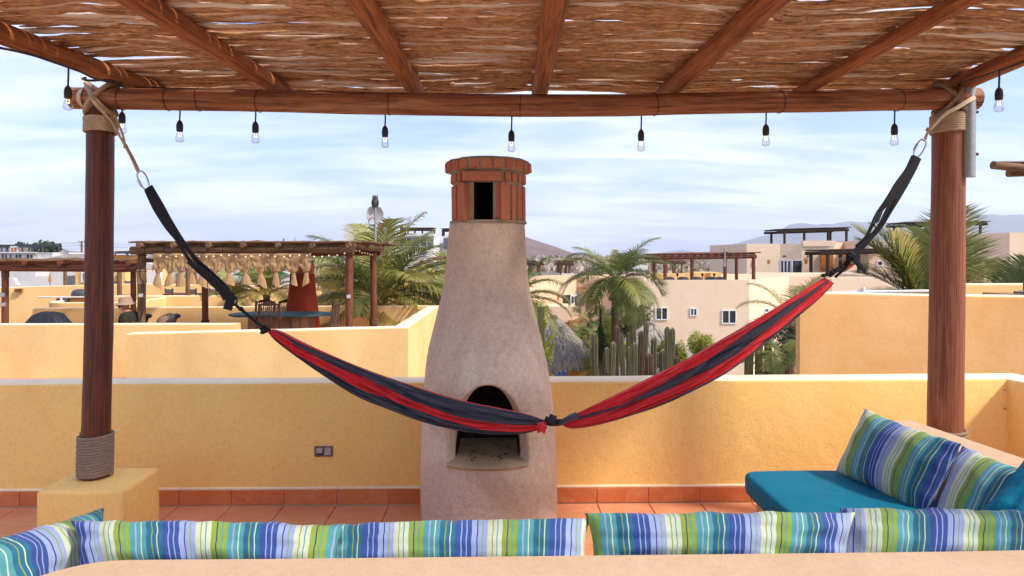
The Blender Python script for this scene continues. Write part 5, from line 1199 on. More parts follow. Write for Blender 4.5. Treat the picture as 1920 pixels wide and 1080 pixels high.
for px in (1469.5, 1472.5, 1515, 1519): boxpx(hC, 'vent', px - 1.2, 479, px + 1.2, 482, 79.0, .1, 'wire')
boxpx(hC, 'orange_recess', 1540, 476, 1562, 508, 78.85, .3, 'orange')
window(hC3, fC3[0], fC3[1], 1643.5, 488.5, 1655.5, 499, 1, .13)
s = MB(); s.lathe([(.01, 0), (1.05, 0), (1.05, .15), (.01, .16)], (0, 0, 0), 20)
archd = thing('arched_doorway', 'orange arched doorway under the dark pergola of the upper right house', 'doorway', at(1621, 512, 79))
a, b = at(1612, 512, 79), at(1630, 480, 79); rr_ = (b.x - a.x) / 2
pts_ = [(a.x, a.z), (b.x, a.z)] + [((a.x + b.x) / 2 + rr_ * math.cos(q), b.z - rr_ + rr_ * math.sin(q)) for q in np.linspace(0, math.pi, 14)]
n = len(pts_); MB().add([(x, 78.8, z) for x, z in pts_] + [(x, 79.2, z) for x, z in pts_], [tuple(range(n)), tuple(range(2 * n - 1, n - 1, -1))] + [(i, i + n, (i + 1) % n + n, (i + 1) % n) for i in range(n)]).build('arch_infill', M['orange'], archd, 40)
simple_pergola('dark rooftop pergola on the upper right house against the mountains', 1457, 1591, 435, 458, 82, (1471, 1508, 1552.5, 1587), 'darkwood', 4, .16, 14, 431)
simple_pergola('dark pergola over the terrace of the upper right house', 1541, 1668, 475, 523, 74, (1552, 1610), 'darkwood', 4, .2, 12, 472)
simple_pergola('dark rooftop pergola behind the right timber post', 1699, 1851, 422, 452, 78, (1714, 1747, 1838), 'darkwood', 4, .16, 14, 420)
lowC = MB().box(at(1418, 512, 70), at(1600, 545, 72)).build('terrace_wall', M['beige'], smooth=0); tag(lowC, 'beige terrace wall below the upper right house', 'wall')
for k in range(6):
    a = at(1584 + k * 3, 506.5 - k * 2, 73); s = MB().box(a, a + Vector((.24, .8, .14)))
    if k == 0: st_ = thing('outdoor_stairs', 'orange brick steps climbing right under the dark terrace pergola', 'stairs', a)
    s.build('step', M['red'], st_, 0)
MB().obox(at(1592, 509, 73.2), Vector((.7, 0, .5)), Vector((0, .3, 0)), Vector((0, 0, .35))).build('stair_wall', M['peach'], st_, 0)
wv, fw, zw = house('curved cream tower wall behind the big palm, right of the timber post', [(1792, 70), (1812, 66), (1845, 66), (1866, 69)], 440, 8, 'peach')
wv2, _, _ = house('beige house at the right edge below the mountains', [(1893, 60), (2050, 60)], 436, 10, 'beige')
wv3, _, _ = house('orange wing beside the curved cream tower', [(1862, 62), (1900, 64)], 495, 6, 'orange')
wv4, _, _ = house('beige block low behind the white railing and palm', [(1560, 50), (1760, 50), (2000, 50)], 523, 3, 'beige')

# left side, far
hW, fW, zW = house('white apartment building with big blue windows at the far left', [(-40, 110), (66, 110), (77, 112)], 473, 12, 'white', z0=GZ)
for (a, b) in ((2, 15), (28, 42), (49, 63)): window(hW, fW[0], fW[1], a, 475.5, b, 485.5, 2, .1, 'glassb')
window(hW, fW[0], fW[1], 17.5, 475.5, 23.5, 485.5, 1, .1, 'glass')
boxpx(hW, 'roof_canopy', -40, 472.5, 66, 474.5, 109.4, 1, 'white')
boxpx(hW, 'stair_tower', 19, 461.5, 34, 473, 110, 3, 'white')
for px in (22.5, 28.5): boxpx(hW, 'tower_opening', px - 1.8, 465, px + 1.8, 472, 109.9, .2, 'lightwood')
simple_pergola('thin dark rooftop frame on the right half of the far white building', 36, 81, 462.5, 473, 110, (42, 55, 62, 73, 80), 'metalg', 4, .13, 4)
simple_pergola('thin dark rooftop frame on the left half of the far white building', -40, 19, 462.5, 473, 110, (-20, 3, 12), 'metalg', 4, .13, 4)
hut = thing('hip_roof_hut', 'hut with a grey thatched hip roof beside the satellite dish', 'hut', at(142, 490, 90)); c = at(142, 485, 90)
MB().box((c.x - 2, 88, GZ), (c.x + 2, 92, c.z + .1)).build('wall', M['white'], hut, 0)
q = at(142, 476, 90); MB().add([(c.x - 2.3, 87.5, c.z), (c.x + 2.3, 87.5, c.z), (c.x + 2.3, 92.5, c.z), (c.x - 2.3, 92.5, c.z), (c.x - 1.2, 90, q.z), (c.x + 1.2, 90, q.z)], [(0, 1, 5, 4), (1, 2, 5), (2, 3, 4, 5), (3, 0, 4)]).build('roof', M['thatch'], hut, 0)
def dish(px, py, D, r, label, mt='dish', mast=None, az=0.0):
    c = at(px, py, D); t = thing('satellite_dish', label, 'satellite dish', c); s = MB(); rows = []
    for k in range(7):
        rr_ = r * k / 6 + .001; rows.append([c + Vector((rr_ * math.cos(a), -.0 - .22 * r * (1 - (k / 6) ** 2) * -1, rr_ * math.sin(a))) for a in np.linspace(0, 2 * math.pi, 28, endpoint=False)])
    s.grid(rows, closed=True); s.grid([[p + Vector((0, .02 * r + .01, 0)) for p in r_] for r_ in rows], closed=True); s.build('reflector', M[mt], t, 60)
    MB().tube([c + Vector((0, -.03, 0)), c + Vector((0, -.06 - r * .25, -.0))], r * .09, 8).build('bracket', M['galv'], t, 60)
    if mast: MB().tube([at(px + mast[2], mast[0], D - .06 - r * .2), at(px + mast[2], mast[1], D - .06 - r * .2)], mast[3], 8).build('mast', M['galv'], t, 60)
    return t
dish(120.5, 475.5, 60, .36, 'satellite dish above the far left pergola roof', mast=(475, 492, 0, .04))
pw = thing('utility_pole', 'power pole with cross arms behind the left timber post', 'utility pole', (at(153, 480, 130).x, 130, GZ))
MB().tube([Vector((at(153, 480, 130).x, 130, GZ)), at(153, 452, 130)], .16, 8).build('mast', M['oldwood'], pw, 60)
for y_, w_ in ((454, 5.5), (460.5, 4.5)):
    MB().box(at(153 - w_, y_ - .4, 129.9), at(153 + w_, y_ + .5, 130.1)).build('cross_arm', M['oldwood'], pw, 0)
for dx in (-5, 0, 5): MB().tube([at(153 + dx, 454, 130), at(153 + dx, 451.3, 130)], .08, 6).build('insulator', M['oldwood'], pw, 60)
mb = MB()
for k, y_ in enumerate((455, 457, 461)): mb.tube(cat_pts([at(-300, y_ + 6, 60), at(0, y_ + 4.5, 95), at(153, y_ - 1, 130)], 14), .018, 4)
for y_ in (455, 461): mb.tube(cat_pts([at(153, y_ - 1, 130), at(330, y_ + 6, 160), at(535, y_ + 3, 200)], 14), .018, 4)
o = mb.build('power_lines', M['rubber'], smooth=60); tag(o, 'thin power lines crossing the sky above the left roofs', 'power lines')
for (px, lb) in ((532, 'small utility pole above the middle of the neighbour pergola roof'), (553, 'thin antenna pole above the neighbour pergola roof')):
    t = thing('utility_pole', lb, 'utility pole', (at(px, 480, 200).x, 200, GZ)); MB().tube([Vector((at(px, 480, 200).x, 200, GZ)), at(px, 447 if px < 540 else 444, 200)], .2 if px < 540 else .08, 6).build('mast', M['oldwood'], t, 60)
    MB().box(at(px - 3, 451.5, 199.9), at(px + 3, 452.5, 200.1)).build('cross_arm', M['oldwood'], t, 0)

# modern white house behind the palms, left of the chimney
hM, fM, zM = house('modern white house with stone clad corners behind the large palm', [(645, 140), (770, 140), (813, 141)], 440, 14, 'white')
boxpx(hM, 'upper_block', 646, 419, 674, 442, 141, 8, 'white'); boxpx(hM, 'upper_block', 674, 433, 742, 441, 143, 8, 'white')
window(hM, fM[0], fM[1], 663, 438.5, 715, 462, 4, .12, 'glass'); window(hM, fM[0], fM[1], 749, 445, 800, 463, 4, .12, 'glass')
boxpx(hM, 'stone_cladding', 801, 442, 812.5, 464, 139.6, .4, 'slate'); boxpx(hM, 'roof_slab', 748, 438, 813, 443, 139.4, 5, 'white')
simple_pergola('thin rooftop pergola on the right half of the modern white house', 750, 812, 430, 440, 141, (754, 765, 778, 792, 810), 'darkwood', 5, .18, 6)
simple_pergola('small wooden roof frame in the middle of the modern white house', 710, 730, 422, 436, 141, (711, 729), 'lightwood', 3, .3, 3)
hM2, f2, _ = house('white tower with stone cladding just left of the chimney', [(831, 130), (850, 130), (870, 130)], 442, 8, 'white')
boxpx(hM2, 'stone_cladding', 832, 446, 846, 466, 129.6, .4, 'slate'); simple_pergola('small dark roof frame on the white tower left of the chimney', 829, 846, 432, 443, 130, (830, 844), 'darkwood', 3, .18, 3)
hM3, f3, _ = house('grey stone fronted house behind the yellow wall left of the chimney', [(800, 60), (850, 60)], 492, 6, 'slate')
window(hM3, f3[0], f3[1], 806, 494, 840, 506, 3, .06)
# yellow building with a swooping wall, left of chimney
yb = thing('yellow_stair_wall', 'yellow building with a wall swooping down to the right, behind the large palm', 'building', at(780, 560, 24)); Dq = 24
pts_ = [(640, 540), (700, 520), (742, 510), (800, 498), (806, 507), (813, 517), (822, 525), (835, 530), (870, 531)]
P_ = [(at(x, y, Dq).x, at(x, y, Dq).z) for x, y in pts_]; P_ = [(P_[0][0], GZ)] + P_ + [(P_[-1][0], GZ)]; n = len(P_)
MB().add([(x, Dq, z) for x, z in P_] + [(x, Dq + 1.5, z) for x, z in P_], [tuple(range(n)), tuple(range(2 * n - 1, n - 1, -1))] + [(i, i + n, (i + 1) % n + n, (i + 1) % n) for i in range(n)]).build('wall', M['nbr'], yb, 20)
boxpx(yb, 'ledge', 770, 529.5, 790, 531, 23.9, .2, 'metalg')
# palapas
def palapa(px, ypk, yeave, D, rpx, label, wall=True):
    pk = at(px, ypk, D); r = rpx * D / F; ze = zat(px, yeave, D); t = thing('thatched_hut', label, 'thatched hut', (pk.x, pk.y, GZ)); rows = []; n = 90; rnd = random.Random(int(px))
    for k in range(16):
        u = k / 15; row = []
        for j in range(n):
            a = 2 * math.pi * j / n; rr_ = .12 + (r - .12) * u ** .93; zz_ = pk.z + (ze - pk.z) * u; e = .045 * nz(math.cos(a) * 9, math.sin(a) * 9, u * 5) + .05 * nz(math.cos(a) * 20, math.sin(a) * 20, u * 14)
            row.append(Vector((pk.x + (rr_ + e) * math.cos(a), pk.y + (rr_ + e) * math.sin(a), zz_ + e)))
        rows.append(row)
    rows.append([Vector((pk.x + (r + .02) * math.cos(2 * math.pi * j / n), pk.y + (r + .02) * math.sin(2 * math.pi * j / n), ze - .34 - .16 * rnd.random())) for j in range(n)])
    rows.append([Vector((pk.x + (r - .25) * math.cos(2 * math.pi * j / n), pk.y + (r - .25) * math.sin(2 * math.pi * j / n), ze - .2)) for j in range(n)])
    MB().grid(rows, closed=True).build('thatch_roof', M['thatch'], t, 60)
    fm = MB()
    for k in range(1500):                    # straw tips hanging from the eaves
        a = rnd.uniform(0, 6.283); q = Vector((pk.x + (r + .03) * math.cos(a), pk.y + (r + .03) * math.sin(a), ze + rnd.uniform(-.25, .1))); l = rnd.uniform(.15, .38)
        fm.add([q + Vector((-.015, 0, 0)), q + Vector((.015, 0, 0)), q + Vector((math.cos(a) * .05 + rnd.uniform(-.04, .04), math.sin(a) * .05, -l))], [(0, 1, 2)])
    for k in range(1600):                    # loose straw lying on the slope
        a = rnd.uniform(0, 6.283); u = rnd.uniform(.05, .97); rr_ = .12 + (r - .12) * u ** .93 + .03; q = Vector((pk.x + rr_ * math.cos(a), pk.y + rr_ * math.sin(a), pk.z + (ze - pk.z) * u + .03)); u2 = min(1, u + .1); r2 = .12 + (r - .12) * u2 ** .93 + .05
        q2 = Vector((pk.x + r2 * math.cos(a + rnd.uniform(-.05, .05)), pk.y + r2 * math.sin(a), pk.z + (ze - pk.z) * u2 + .05)); fm.add([q + Vector((-.02, 0, 0)), q + Vector((.02, 0, 0)), q2], [(0, 1, 2)])
    fm.build('straw', M['straw'], t, 0, kind='stuff')
    MB().lathe([(.2, -.1), (.2, .05), (.1, .1)], pk, 12).build('roof_cap', M['thatch'], t, 50)
    if wall: MB().lathe([(r * .8, GZ - pk.z), (r * .8, ze - pk.z - .05)], pk, 32).build('wall', M['nbr_or'], t, 40)
    return t
palapa(1038, 594, 668, 34, 78, 'grey thatched round hut with a yellow wall, right beside the fireplace')
palapa(1219, 606, 690, 38, 112, 'larger grey thatched roof behind the column cacti')
pt = thing('planter_wall', 'blue stepped garden wall at the foot of the left thatched hut', 'wall', at(1050, 704, 25))
for k, (a, b, y_) in enumerate(((1040, 1044, 699), (1044, 1050, 702), (1050, 1054, 698), (1054, 1058, 702), (1058, 1063, 697))): boxpx(pt, 'block', a, y_, b, 760, 25, .4, 'blue')
# small far houses
for k, (a, b, y_, D, w_, lb) in enumerate(((1058, 1068, 491, 420, 3, 'little white house far off left of the coconut palm'), (1148, 1160, 493, 380, 3, 'white house far away behind the coconut palm'), (985, 990, 488, 300, 2, 'tiny white house just right of the chimney'), (1190, 1215, 497, 240, 0, 'long low white house far behind the palm fronds'),
        (1368, 1380, 496, 300, 3, 'white hut in the scrub right of the third red post'), (1300, 1318, 490, 500, 4, 'pale house far beyond the red pergola'), (1276, 1290, 489, 420, 2, 'white far house behind the red pergola'), (1306, 1313, 475, 900, 0, 'pale hilltop house above the red pergola'), (1098, 1112, 494, 520, 2, 'white villa at the foot of the hill'))):
    h_, f_, z_ = house(lb, [(a, D), (b, D)], y_, 8, 'white', name='far_house', z0=GZ - 2, cat='house')
    for j in range(w_): x = a + (b - a) * (j + .5) / w_; window(h_, f_[0], f_[1], x - 1, y_ + 2.5, x + 1, y_ + 5, 1, .05)
for k, (px, lb) in enumerate(((1002, 'brown far pergola right of the chimney'), (1058, 'brown far pergola near the hill foot, left of the coconut palm'))):
    simple_pergola(lb, px - (18 if k == 0 else 12), px + 18, 495, 520, 62, (px - 6, px + 10), 'oldwood', 3, .13, 6)
dish(1009, 486, 61, .22, 'white satellite dish beyond the chimney on the right', mast=(486, 496, 0, .03))
ww = MB().box(at(1000, 512, 64), at(1052, 530, 65)).build('garden_wall', M['white'], smooth=0); tag(ww, 'low white wall below the far brown pergolas', 'wall')

# ================================================================== NEIGHBOUR TERRACE ON THE LEFT
NZ = -.6
xa_, xb_ = -11.0, at(766, 615, 12.4).x
MB().box((-14, 12.6, GZ), (xb_ - .02, 18.55, NZ)).build('neighbour_floor', M['tile'], kind='structure', smooth=0)
WN = [M['nbr'], M['cap']]
wall('terrace_wall', [(-12, 13.1), (at(442, 608, 13.1).x, 13.1)], [zat(0, 609, 13.1), zat(442, 607.5, 13.1)], GZ, .25, WN, 'pale yellow terrace wall in front of the seated person and the black grill cover', r=.02, step=.3, amp=.006)
xw = at(765, 615, 12.4).x
wall('terrace_wall', [(at(237, 626, 12.4).x, 12.4), (xw, 12.4), (xw + .03, 18.4)], [zat(237, 626, 12.4), zat(765, 614, 12.4), zat(818, 573.5, 18.4)], GZ, .3, WN, 'pale yellow wall nearest beyond our parapet, turning back beside the chimney', r=.025, step=.25, amp=.008)
wall('terrace_wall', [(-12.5, 18.55), (at(600, 574, 18.55).x, 18.55), (at(846, 573, 18.55).x, 18.55)], [zat(230, 578, 18.55), zat(600, 574.5, 18.55), zat(830, 573.5, 18.55)], GZ, .25, WN, 'ochre looking shaded back wall of the neighbour terrace behind the dining table', r=.02, step=.4)
wall('terrace_wall', [(at(-60, 541, 26).x, 26), (at(250, 534, 26).x, 26), (at(600, 538, 26).x, 26)], [zat(25, 541, 26), zat(250, 532, 26), zat(600, 538, 26)], GZ, .25, WN, 'long pale yellow wall in the distance behind the seated person', r=.02, step=.6)
wall('terrace_wall', [(at(168, 556, 22).x, 22), (at(440, 555, 22).x, 22)], [zat(168, 555, 22), zat(440, 555, 22)], GZ, .25, WN, 'middle distance pale yellow wall above the back wall of the neighbour terrace', r=.02, step=.6)
arcp = [(at(66, 560, 19.6).x, 21.8), (at(66, 560, 19.6).x, 20.4)] + [(at(66, 560, 19.6).x + .9 - .9 * math.cos(a), 20.4 - .8 * math.sin(a)) for a in np.linspace(.3, 1.5, 6)] + [(at(235, 568, 19.6).x, 19.7), (at(235, 568, 19.6).x, 22)]
wall('round_balcony', arcp, [zat(100, 568, 19.6)] * len(arcp), GZ, .2, WN, 'curved pale balcony parapet with a thin rail left of the left post', r=.02, step=.3, side=1)
railing('thin white rail on the curved balcony left of the left post', at(72, 568, 20), at(158, 568, 19.8), .17, 1, .02)
o = boxpx(None, 'storage_box', 104, 559, 124, 569, 20.6, .4, 'metalg', .03); tag(o, 'dark grey storage box on the curved balcony', 'box')
wc = thing('wooden_cabinet', 'orange wooden cabinet on the curved balcony', 'cabinet', at(144, 566, 20.8)); boxpx(wc, 'cabinet_body', 130, 558, 158, 569, 20.7, .5, 'lightwood', .02); boxpx(wc, 'top', 129, 556.5, 159, 558.2, 20.65, .6, 'redwood', .01)
gr = thing('gas_grill', 'closed grey gas grill lid beside the orange cabinet', 'grill', at(152, 552, 20.9)); MB().lathe([(.01, 0), (.26, 0), (.27, .1), (.22, .2), (.1, .24), (.01, .245)], at(151, 557, 20.9), 16, sx=1, sy=.7).build('lid', M['metalg'], gr, 50); boxpx(gr, 'body', 144, 556, 159, 562, 20.8, .3, 'metalg', .02)
sh = thing('wall_shelf', 'small brown vent grille set in the distant pale wall at the far left', 'vent', at(34, 544, 25.9)); boxpx(sh, 'frame', 27, 541, 41, 547, 25.9, .08, 'lightwood'); boxpx(sh, 'grille', 28.5, 542.5, 39.5, 545.5, 25.86, .08, 'redwood')
sh.name = 'wall_vent'
# far white walls and the rest of the far left
def cutwall(label, D, pts_, mt, th=.25, name='white_wall'):
    P_ = [(at(x, y, D).x, at(x, y, D).z) for x, y in pts_]; P_ = [(P_[0][0], GZ)] + P_ + [(P_[-1][0], GZ)]; n = len(P_)
    o = MB().add([(x, D, z) for x, z in P_] + [(x, D + th, z) for x, z in P_], [tuple(range(n)), tuple(range(2 * n - 1, n - 1, -1))] + [(i, i + n, (i + 1) % n + n, (i + 1) % n) for i in range(n)]).build(name, M[mt], smooth=20); return tag(o, label, 'wall')
cutwall('white garden wall with a curved drop right of the red post at the far left', 44, [(-30, 521), (24, 521), (27, 524), (30, 531), (34, 534), (60, 534)], 'white')
cutwall('white wall stepping up in a curve behind the closed parasol', 42, [(38, 536), (38, 529), (57, 529), (61, 526), (65, 520), (70, 518), (120, 517), (120, 540)], 'white')
hY, fY, _ = house('yellow house with a lattice window just left of the left post', [(141, 40), (235, 40)], 508, 5, 'nbr')
window(hY, fY[0], fY[1], 153, 510, 172, 529, 3, .08); window(hY, fY[0], fY[1], 218, 516, 224, 528, 1, .05, 'glass', 'lightwood')
hO, fO, _ = house('orange building with a thin roof frame between the left post and the pergola', [(200, 100), (268, 100)], 478, 8, 'orange')
simple_pergola('thin dark roof frame on the orange building', 213, 258, 474.5, 479, 100, (216, 240, 256), 'darkwood', 3, .08, 3)
hG, fG, _ = house('grey block behind the white walls at the far left', [(100, 60), (150, 60)], 518, 6, 'slate')
cutwall('bright white wall seen through the tied burlap on the right', 40, [(440, 512), (470, 512), (470, 508), (540, 508), (545, 540)], 'white')
cutwall('white wall at the left side of the burlap, right of the wooden post', 41, [(236, 517), (252, 516), (262, 508), (300, 508), (300, 540)], 'white')
cutwall('tan plaster chimney stack seen through the burlap in the middle', 38, [(466, 540), (470, 500), (486, 500), (492, 540)], 'tan', .8, 'distant_chimney')
um = thing('parasol', 'closed beige parasol standing in front of the white wall at the far left', 'parasol', at(94, 540, 36)); c = at(94, 540, 36)
MB().tube([c - Vector((0, 0, .6)), at(94, 511, 36)], .03, 8).build('pole', M['galv'], um, 60)
s = MB(); zt1 = at(94, 512, 36).z - c.z; zt0 = at(94, 528, 36).z - c.z; s.tube([c + Vector((0, 0, z)) for z in np.linspace(zt0, zt1, 8)], lambda u, L, a: .085 * (1 - .75 * u) * (1 + .18 * math.cos(6 * a)) + .01, 24); s.build('canopy', M['burlap'], um, 60)
gu = thing('parasol', 'green parasol far behind the tied burlap', 'parasol', at(488, 520, 36)); c = at(490, 503, 36)
MB().lathe([(1.5, -.35), (.05, .25)], c, 8).build('canopy', M['green'], gu, 0); MB().tube([c - Vector((0, 0, 2)), c], .03, 8).build('pole', M['tablew'], gu, 60)
for k, (px, lb) in enumerate(((122, 'grey timber post in front of the grey block at the far left'), (224, 'weathered timber post right of the left post, on the distant wall'), (352, 'grey timber post behind the burlap, near the left tails'), (366, 'second grey timber post behind the burlap'))):
    D = (34, 25, 25, 27)[k]; y0_, y1_ = ((503, 536), (500, 556), (500, 555), (492, 550))[k]; t = thing('distant_post', lb, 'post', at(px, y1_, D)); pole(t, 'shaft', at(px, y1_, D), at(px, y0_, D), .08, 'oldwood', seed=k)
for k, (px, w_, lb) in enumerate(((214, 12, 'small dark patio chair on the far wall right of the left post'), (240, 10, 'dark patio chair near the white wall beside the wooden post'), (317, 13, 'grey chair back on the distant terrace at the left burlap tails'), (361, 13, 'grey chair back on the distant terrace under the burlap'), (400, 14, 'chair back partly behind the hammock strap'))):
    D = 25; p = at(px, 551 if px > 300 else 533, D if px > 300 else 38); s = MB(); w2 = w_ / 2 * p.y / F
    t = thing('distant_chair', lb, 'patio chair', p, 'far patio chairs')
    for sx in (-1, 1): MB().tube([p + Vector((sx * w2, 0, -.3)), p + Vector((sx * w2, 0, .2))], .035, 6).build('leg', M['metalg'], t, 60)
    MB().box(p + Vector((-w2, -.02, .02)), p + Vector((w2, .02, .17))).build('backrest', M['plate'], t, 0, bevel=.02)
for k, (a, b, y_, D, lb) in enumerate(((305, 352, 551, 24.6, 'long wooden table top on the distant terrace'), (205, 252, 555, 24.6, 'wooden plank top behind the seated person'), (366, 410, 550, 24.8, 'wooden table top behind the hammock strap'))):
    t = thing('distant_table', lb, 'table', at(a, y_, D), 'far wooden tables'); boxpx(t, 'table_top', a, y_, b, y_ + 2.2, D, .8, 'redwood', .01)
    for x in (a + 6, b - 6): boxpx(t, 'leg', x, y_ + 2.2, x + 3, y_ + 14, D + .2, .1, 'redwood')

# --- neighbour pergola
def npole(par, p, q, r, mt, seed=0, name='post', n=14, wob=.03):
    return pole(par, name, p, q, r, mt, n, wob, seed)
np_ = thing('neighbour_pergola', 'weathered pole pergola over the neighbour terrace, with burlap along its front', 'pergola', at(265, 640, 14))
Z0 = lambda px, D: Vector((at(px, 600, D).x, D, NZ))
npole(np_, Z0(265, 14), at(266, 468, 14), .078, 'oldwood', 1); npole(np_, Z0(654, 14), at(655.5, 476, 14), .075, 'redwood', 2)
npole(np_, Z0(385, 17.6), at(384, 480, 17.6), .078, 'redwood', 3); p4_ = npole(np_, Z0(701, 16.6), at(700, 474, 16.6), .08, 'redwood', 4)
MB().tube([at(701, 609, 16.6), at(701, 596, 16.6)], .105, 14).build('post_sleeve', M['trunk'], np_, 50)
MB().tube([at(385, 609, 17.6), at(385, 600, 17.6)], .10, 14).build('post_sleeve', M['wire'], np_, 50)
npole(np_, at(246, 469.5, 13.9), at(664, 467, 13.9), .082, 'oldwood', 5, 'beam', 16)
npole(np_, at(300, 478, 17.6), at(714, 473, 16.9), .08, 'redwood', 6, 'beam'); npole(np_, at(652, 459, 13.9) + Vector((0, 0, .0)), at(712, 466.5, 16.9), .085, 'oldwood', 7, 'beam')
npole(np_, at(262, 459, 13.9), at(330, 464, 17.6), .075, 'oldwood', 9, 'beam')
for k, px in enumerate((260, 322.5, 389, 454, 519.5, 584.5, 652)):
    p = at(px, 459.5, 13.62); npole(np_, p, p + Vector((0, 4.1, .01)), .052, 'oldwood', 30 + k, 'rafter', 12, .01)
for px in (275, 311, 345, 392, 421, 455, 503, 554, 618, 636):
    c = at(px, 469 - (px - 246) * .006, 13.9); MB().tube([c + Vector((0, .088 * math.cos(a), .088 * math.sin(a))) for a in np.linspace(0, 6.283, 14, endpoint=False)], .006, 5, closed=True, ref=Vector((1, 0, 0))).build('tie_wire', M['wire'], np_, 180)
s = MB(); rnd = random.Random(9)
for k in range(110):
    yy = 13.72 + k * .037; a_, b_ = at(256, 456, 13.9).x, at(656, 456, 13.9).x; x = a_ + rnd.uniform(-.1, .1)
    for seg in range(2):
        e = x + (b_ - a_) * .5 + rnd.uniform(-.1, .3)
        P = [Vector((x + (e - x) * u, yy + .03 * nz(u * 3, k, 1), 1.7 + (480 - 456.5) * 13.9 / F + .02 * nz(u * 5 + x, k * .4, 2) + .012 + rnd.uniform(0, .02))) for u in np.linspace(0, 1, 12)]
        s.tube(P, rnd.uniform(.014, .024), 5, off=k); x = e
s.build('stick_covering', M['oldwood'], np_, 60)
for (px, py, D) in ((266, 509, 13.9), (268, 479, 13.9), (655, 507, 13.9), (655, 478, 13.9), (701, 482, 16.5)):
    c = at(px, py, D); MB().tube([c + Vector((.085 * math.cos(a), .085 * math.sin(a), 0)) for a in np.linspace(0, 6.283, 18, endpoint=False)], .008, 5, closed=True, ref=Vector((0, 0, 1))).build('binding', M['wire'], np_, 180)
MB().tube([at(266, 532, 14), at(265, 505, 14)], .088, 14).build('canvas_wrap', M['burlap'], np_, 50)
for (px, py, D, lb) in ((264.5, 554, 13.86, 'small grey solar lantern on the left post of the neighbour pergola'), (653.5, 556, 13.86, 'small grey solar lantern on the right post of the neighbour pergola')):
    c = at(px, py, D); t = thing('wall_lantern', lb, 'lantern', c); a = .25; MB().box(c + Vector((-.045, -.05, -.04)), c + Vector((.045, 0, .04)), c=c, rz=.2).build('casing', M['galv'], t, bevel=.01); MB().box(c + Vector((-.03, -.056, -.026)), c + Vector((.03, -.05, .026)), c=c, rz=.2).build('lens', M['dish'], t)
o = boxpx(None, 'control_box', 267.5, 492.5, 283.5, 506, 15.4, .3, 'pvc', .02); tag(o, 'white box beside the left post of the neighbour pergola', 'box')
o = boxpx(None, 'control_box', 271, 476, 287, 484, 15.8, .3, 'pvc', .02); tag(o, 'white box right under the roof of the neighbour pergola, above another white box', 'box')
MB().tube(cat_pts([at(268, 488, 13.88), at(262, 515, 13.9), at(269, 532, 13.9), at(264, 556, 13.88), at(269, 580, 13.9), at(263, 600, 13.9)], 30), .01, 5).build('cable', M['rubber'], np_, 60)
# burlap valance
va = thing('burlap_valance', 'tan burlap valance with knotted tails hanging from the neighbour pergola beam', 'curtain', at(436, 480, 13.8))
TL_ = [297, 319, 340, 358, 381, 404, 429, 459, 487, 517, 550, 575.5]
rows = []; xs2 = np.linspace(287.5, 583.5, 220)
for k in range(13):
    row = []
    for px in xs2:
        e_ = [284] + TL_ + [588]; gi = max(i for i in range(len(e_) - 1) if e_[i] <= px); u_ = (px - e_[gi]) / (e_[gi + 1] - e_[gi]); m = 1 - abs(2 * u_ - 1); low = 510 - 13 * max(0, (m - .5) / .5)
        y_ = 475.5 + (low - 475.5) * k / 12; p = at(px, y_, 13.78); p.y += .035 * nz(px * .06, k * .3, 2) + .03 * nz(px * .25, k * .2, 5) * k / 8; row.append(p)
    rows.append(row)
sh = MB().grid(rows).build('hanging_cloth', M['burlap'], va, 180); sd = sh.modifiers.new('Solid', 'SOLIDIFY'); sd.thickness = .012
rnd = random.Random(6)
for k, px in enumerate(TL_):
    ky = 512.5 + rnd.uniform(-3, 3); by = 536 + rnd.uniform(-6, 3); P = []; ws = []
    wb = rnd.uniform(6, 10.5); sk = rnd.uniform(-5, 5); bs_ = rnd.uniform(-.06, .06)
    prof_ = [(504, 7), (507, 6), (509.5, 5), (ky - 2, 3.6), (ky, 2.8), (ky + 2.5, 4.2), (ky + 7, wb * .62), (ky + 14, wb * .85), (by, wb)]
    s = MB(); rws = []
    for (y_, w_) in prof_:
        c = at(px + sk * (y_ - 498) / 40, y_, 13.78); ww = w_ * 13.8 / F; rws.append([c + Vector((ww * math.cos(a) * (1 + (.05 if y_ > ky else .01) * math.cos(5 * a + k)), min(.09, ww * .55) * math.sin(a) * (1 + (.10 if y_ > ky else .03) * math.cos(7 * a + k * 2)), (bs_ * math.cos(a) + .02 * nz(k, a * 2, 0) if y_ == by else 0))) for a in np.linspace(0, 2 * math.pi, 28, endpoint=False)])
    s.grid(rws, closed=True); s.build('tied_tail', M['burlap'], va, 180)
    c = at(px, ky, 13.78); MB().tube([c + Vector((.024 * math.cos(a), .02 * math.sin(a), .003 * math.cos(a))) for a in np.linspace(0, 6.283, 12, endpoint=False)], .006, 5, closed=True, ref=Vector((0, 0, 1))).build('tie', M['cord'], va, 180)
fl_ = thing('fairy_lights', 'string of tiny pale globe lights along the neighbour pergola front', 'string lights', at(436, 478, 13.7)); s = MB()
fp_ = [(300 + k * 14.4 + rnd.uniform(-2, 2), 480 + 1.6 * math.sin(k * 1.3), 13.72) for k in range(24)] + [(646, 475, 13.75), (662, 474, 14.2), (668, 470, 14.5), (674, 471, 14.8), (679, 474, 15.1), (684, 474, 15.5), (689, 475, 15.9), (694, 477, 16.3), (698, 478, 16.5)]
MB().tube(cat_pts([at(x, y - 1.2, D) for x, y, D in fp_], 120), .004, 4).build('wire', M['wire'], fl_, 60)
bm0 = None
for x, y, D in fp_:
    c = at(x, y, D)
    if bm0 is None: bm0 = MB().lathe([(.001, -.018), (.013, -.012), (.018, 0), (.013, .012), (.001, .018)], (0, 0, 0), 8).mesh('globe', M['fairy'], 180)
    o = bpy.data.objects.new('globe', bm0); col.objects.link(o); o.parent = fl_; o.location = c - fl_.location
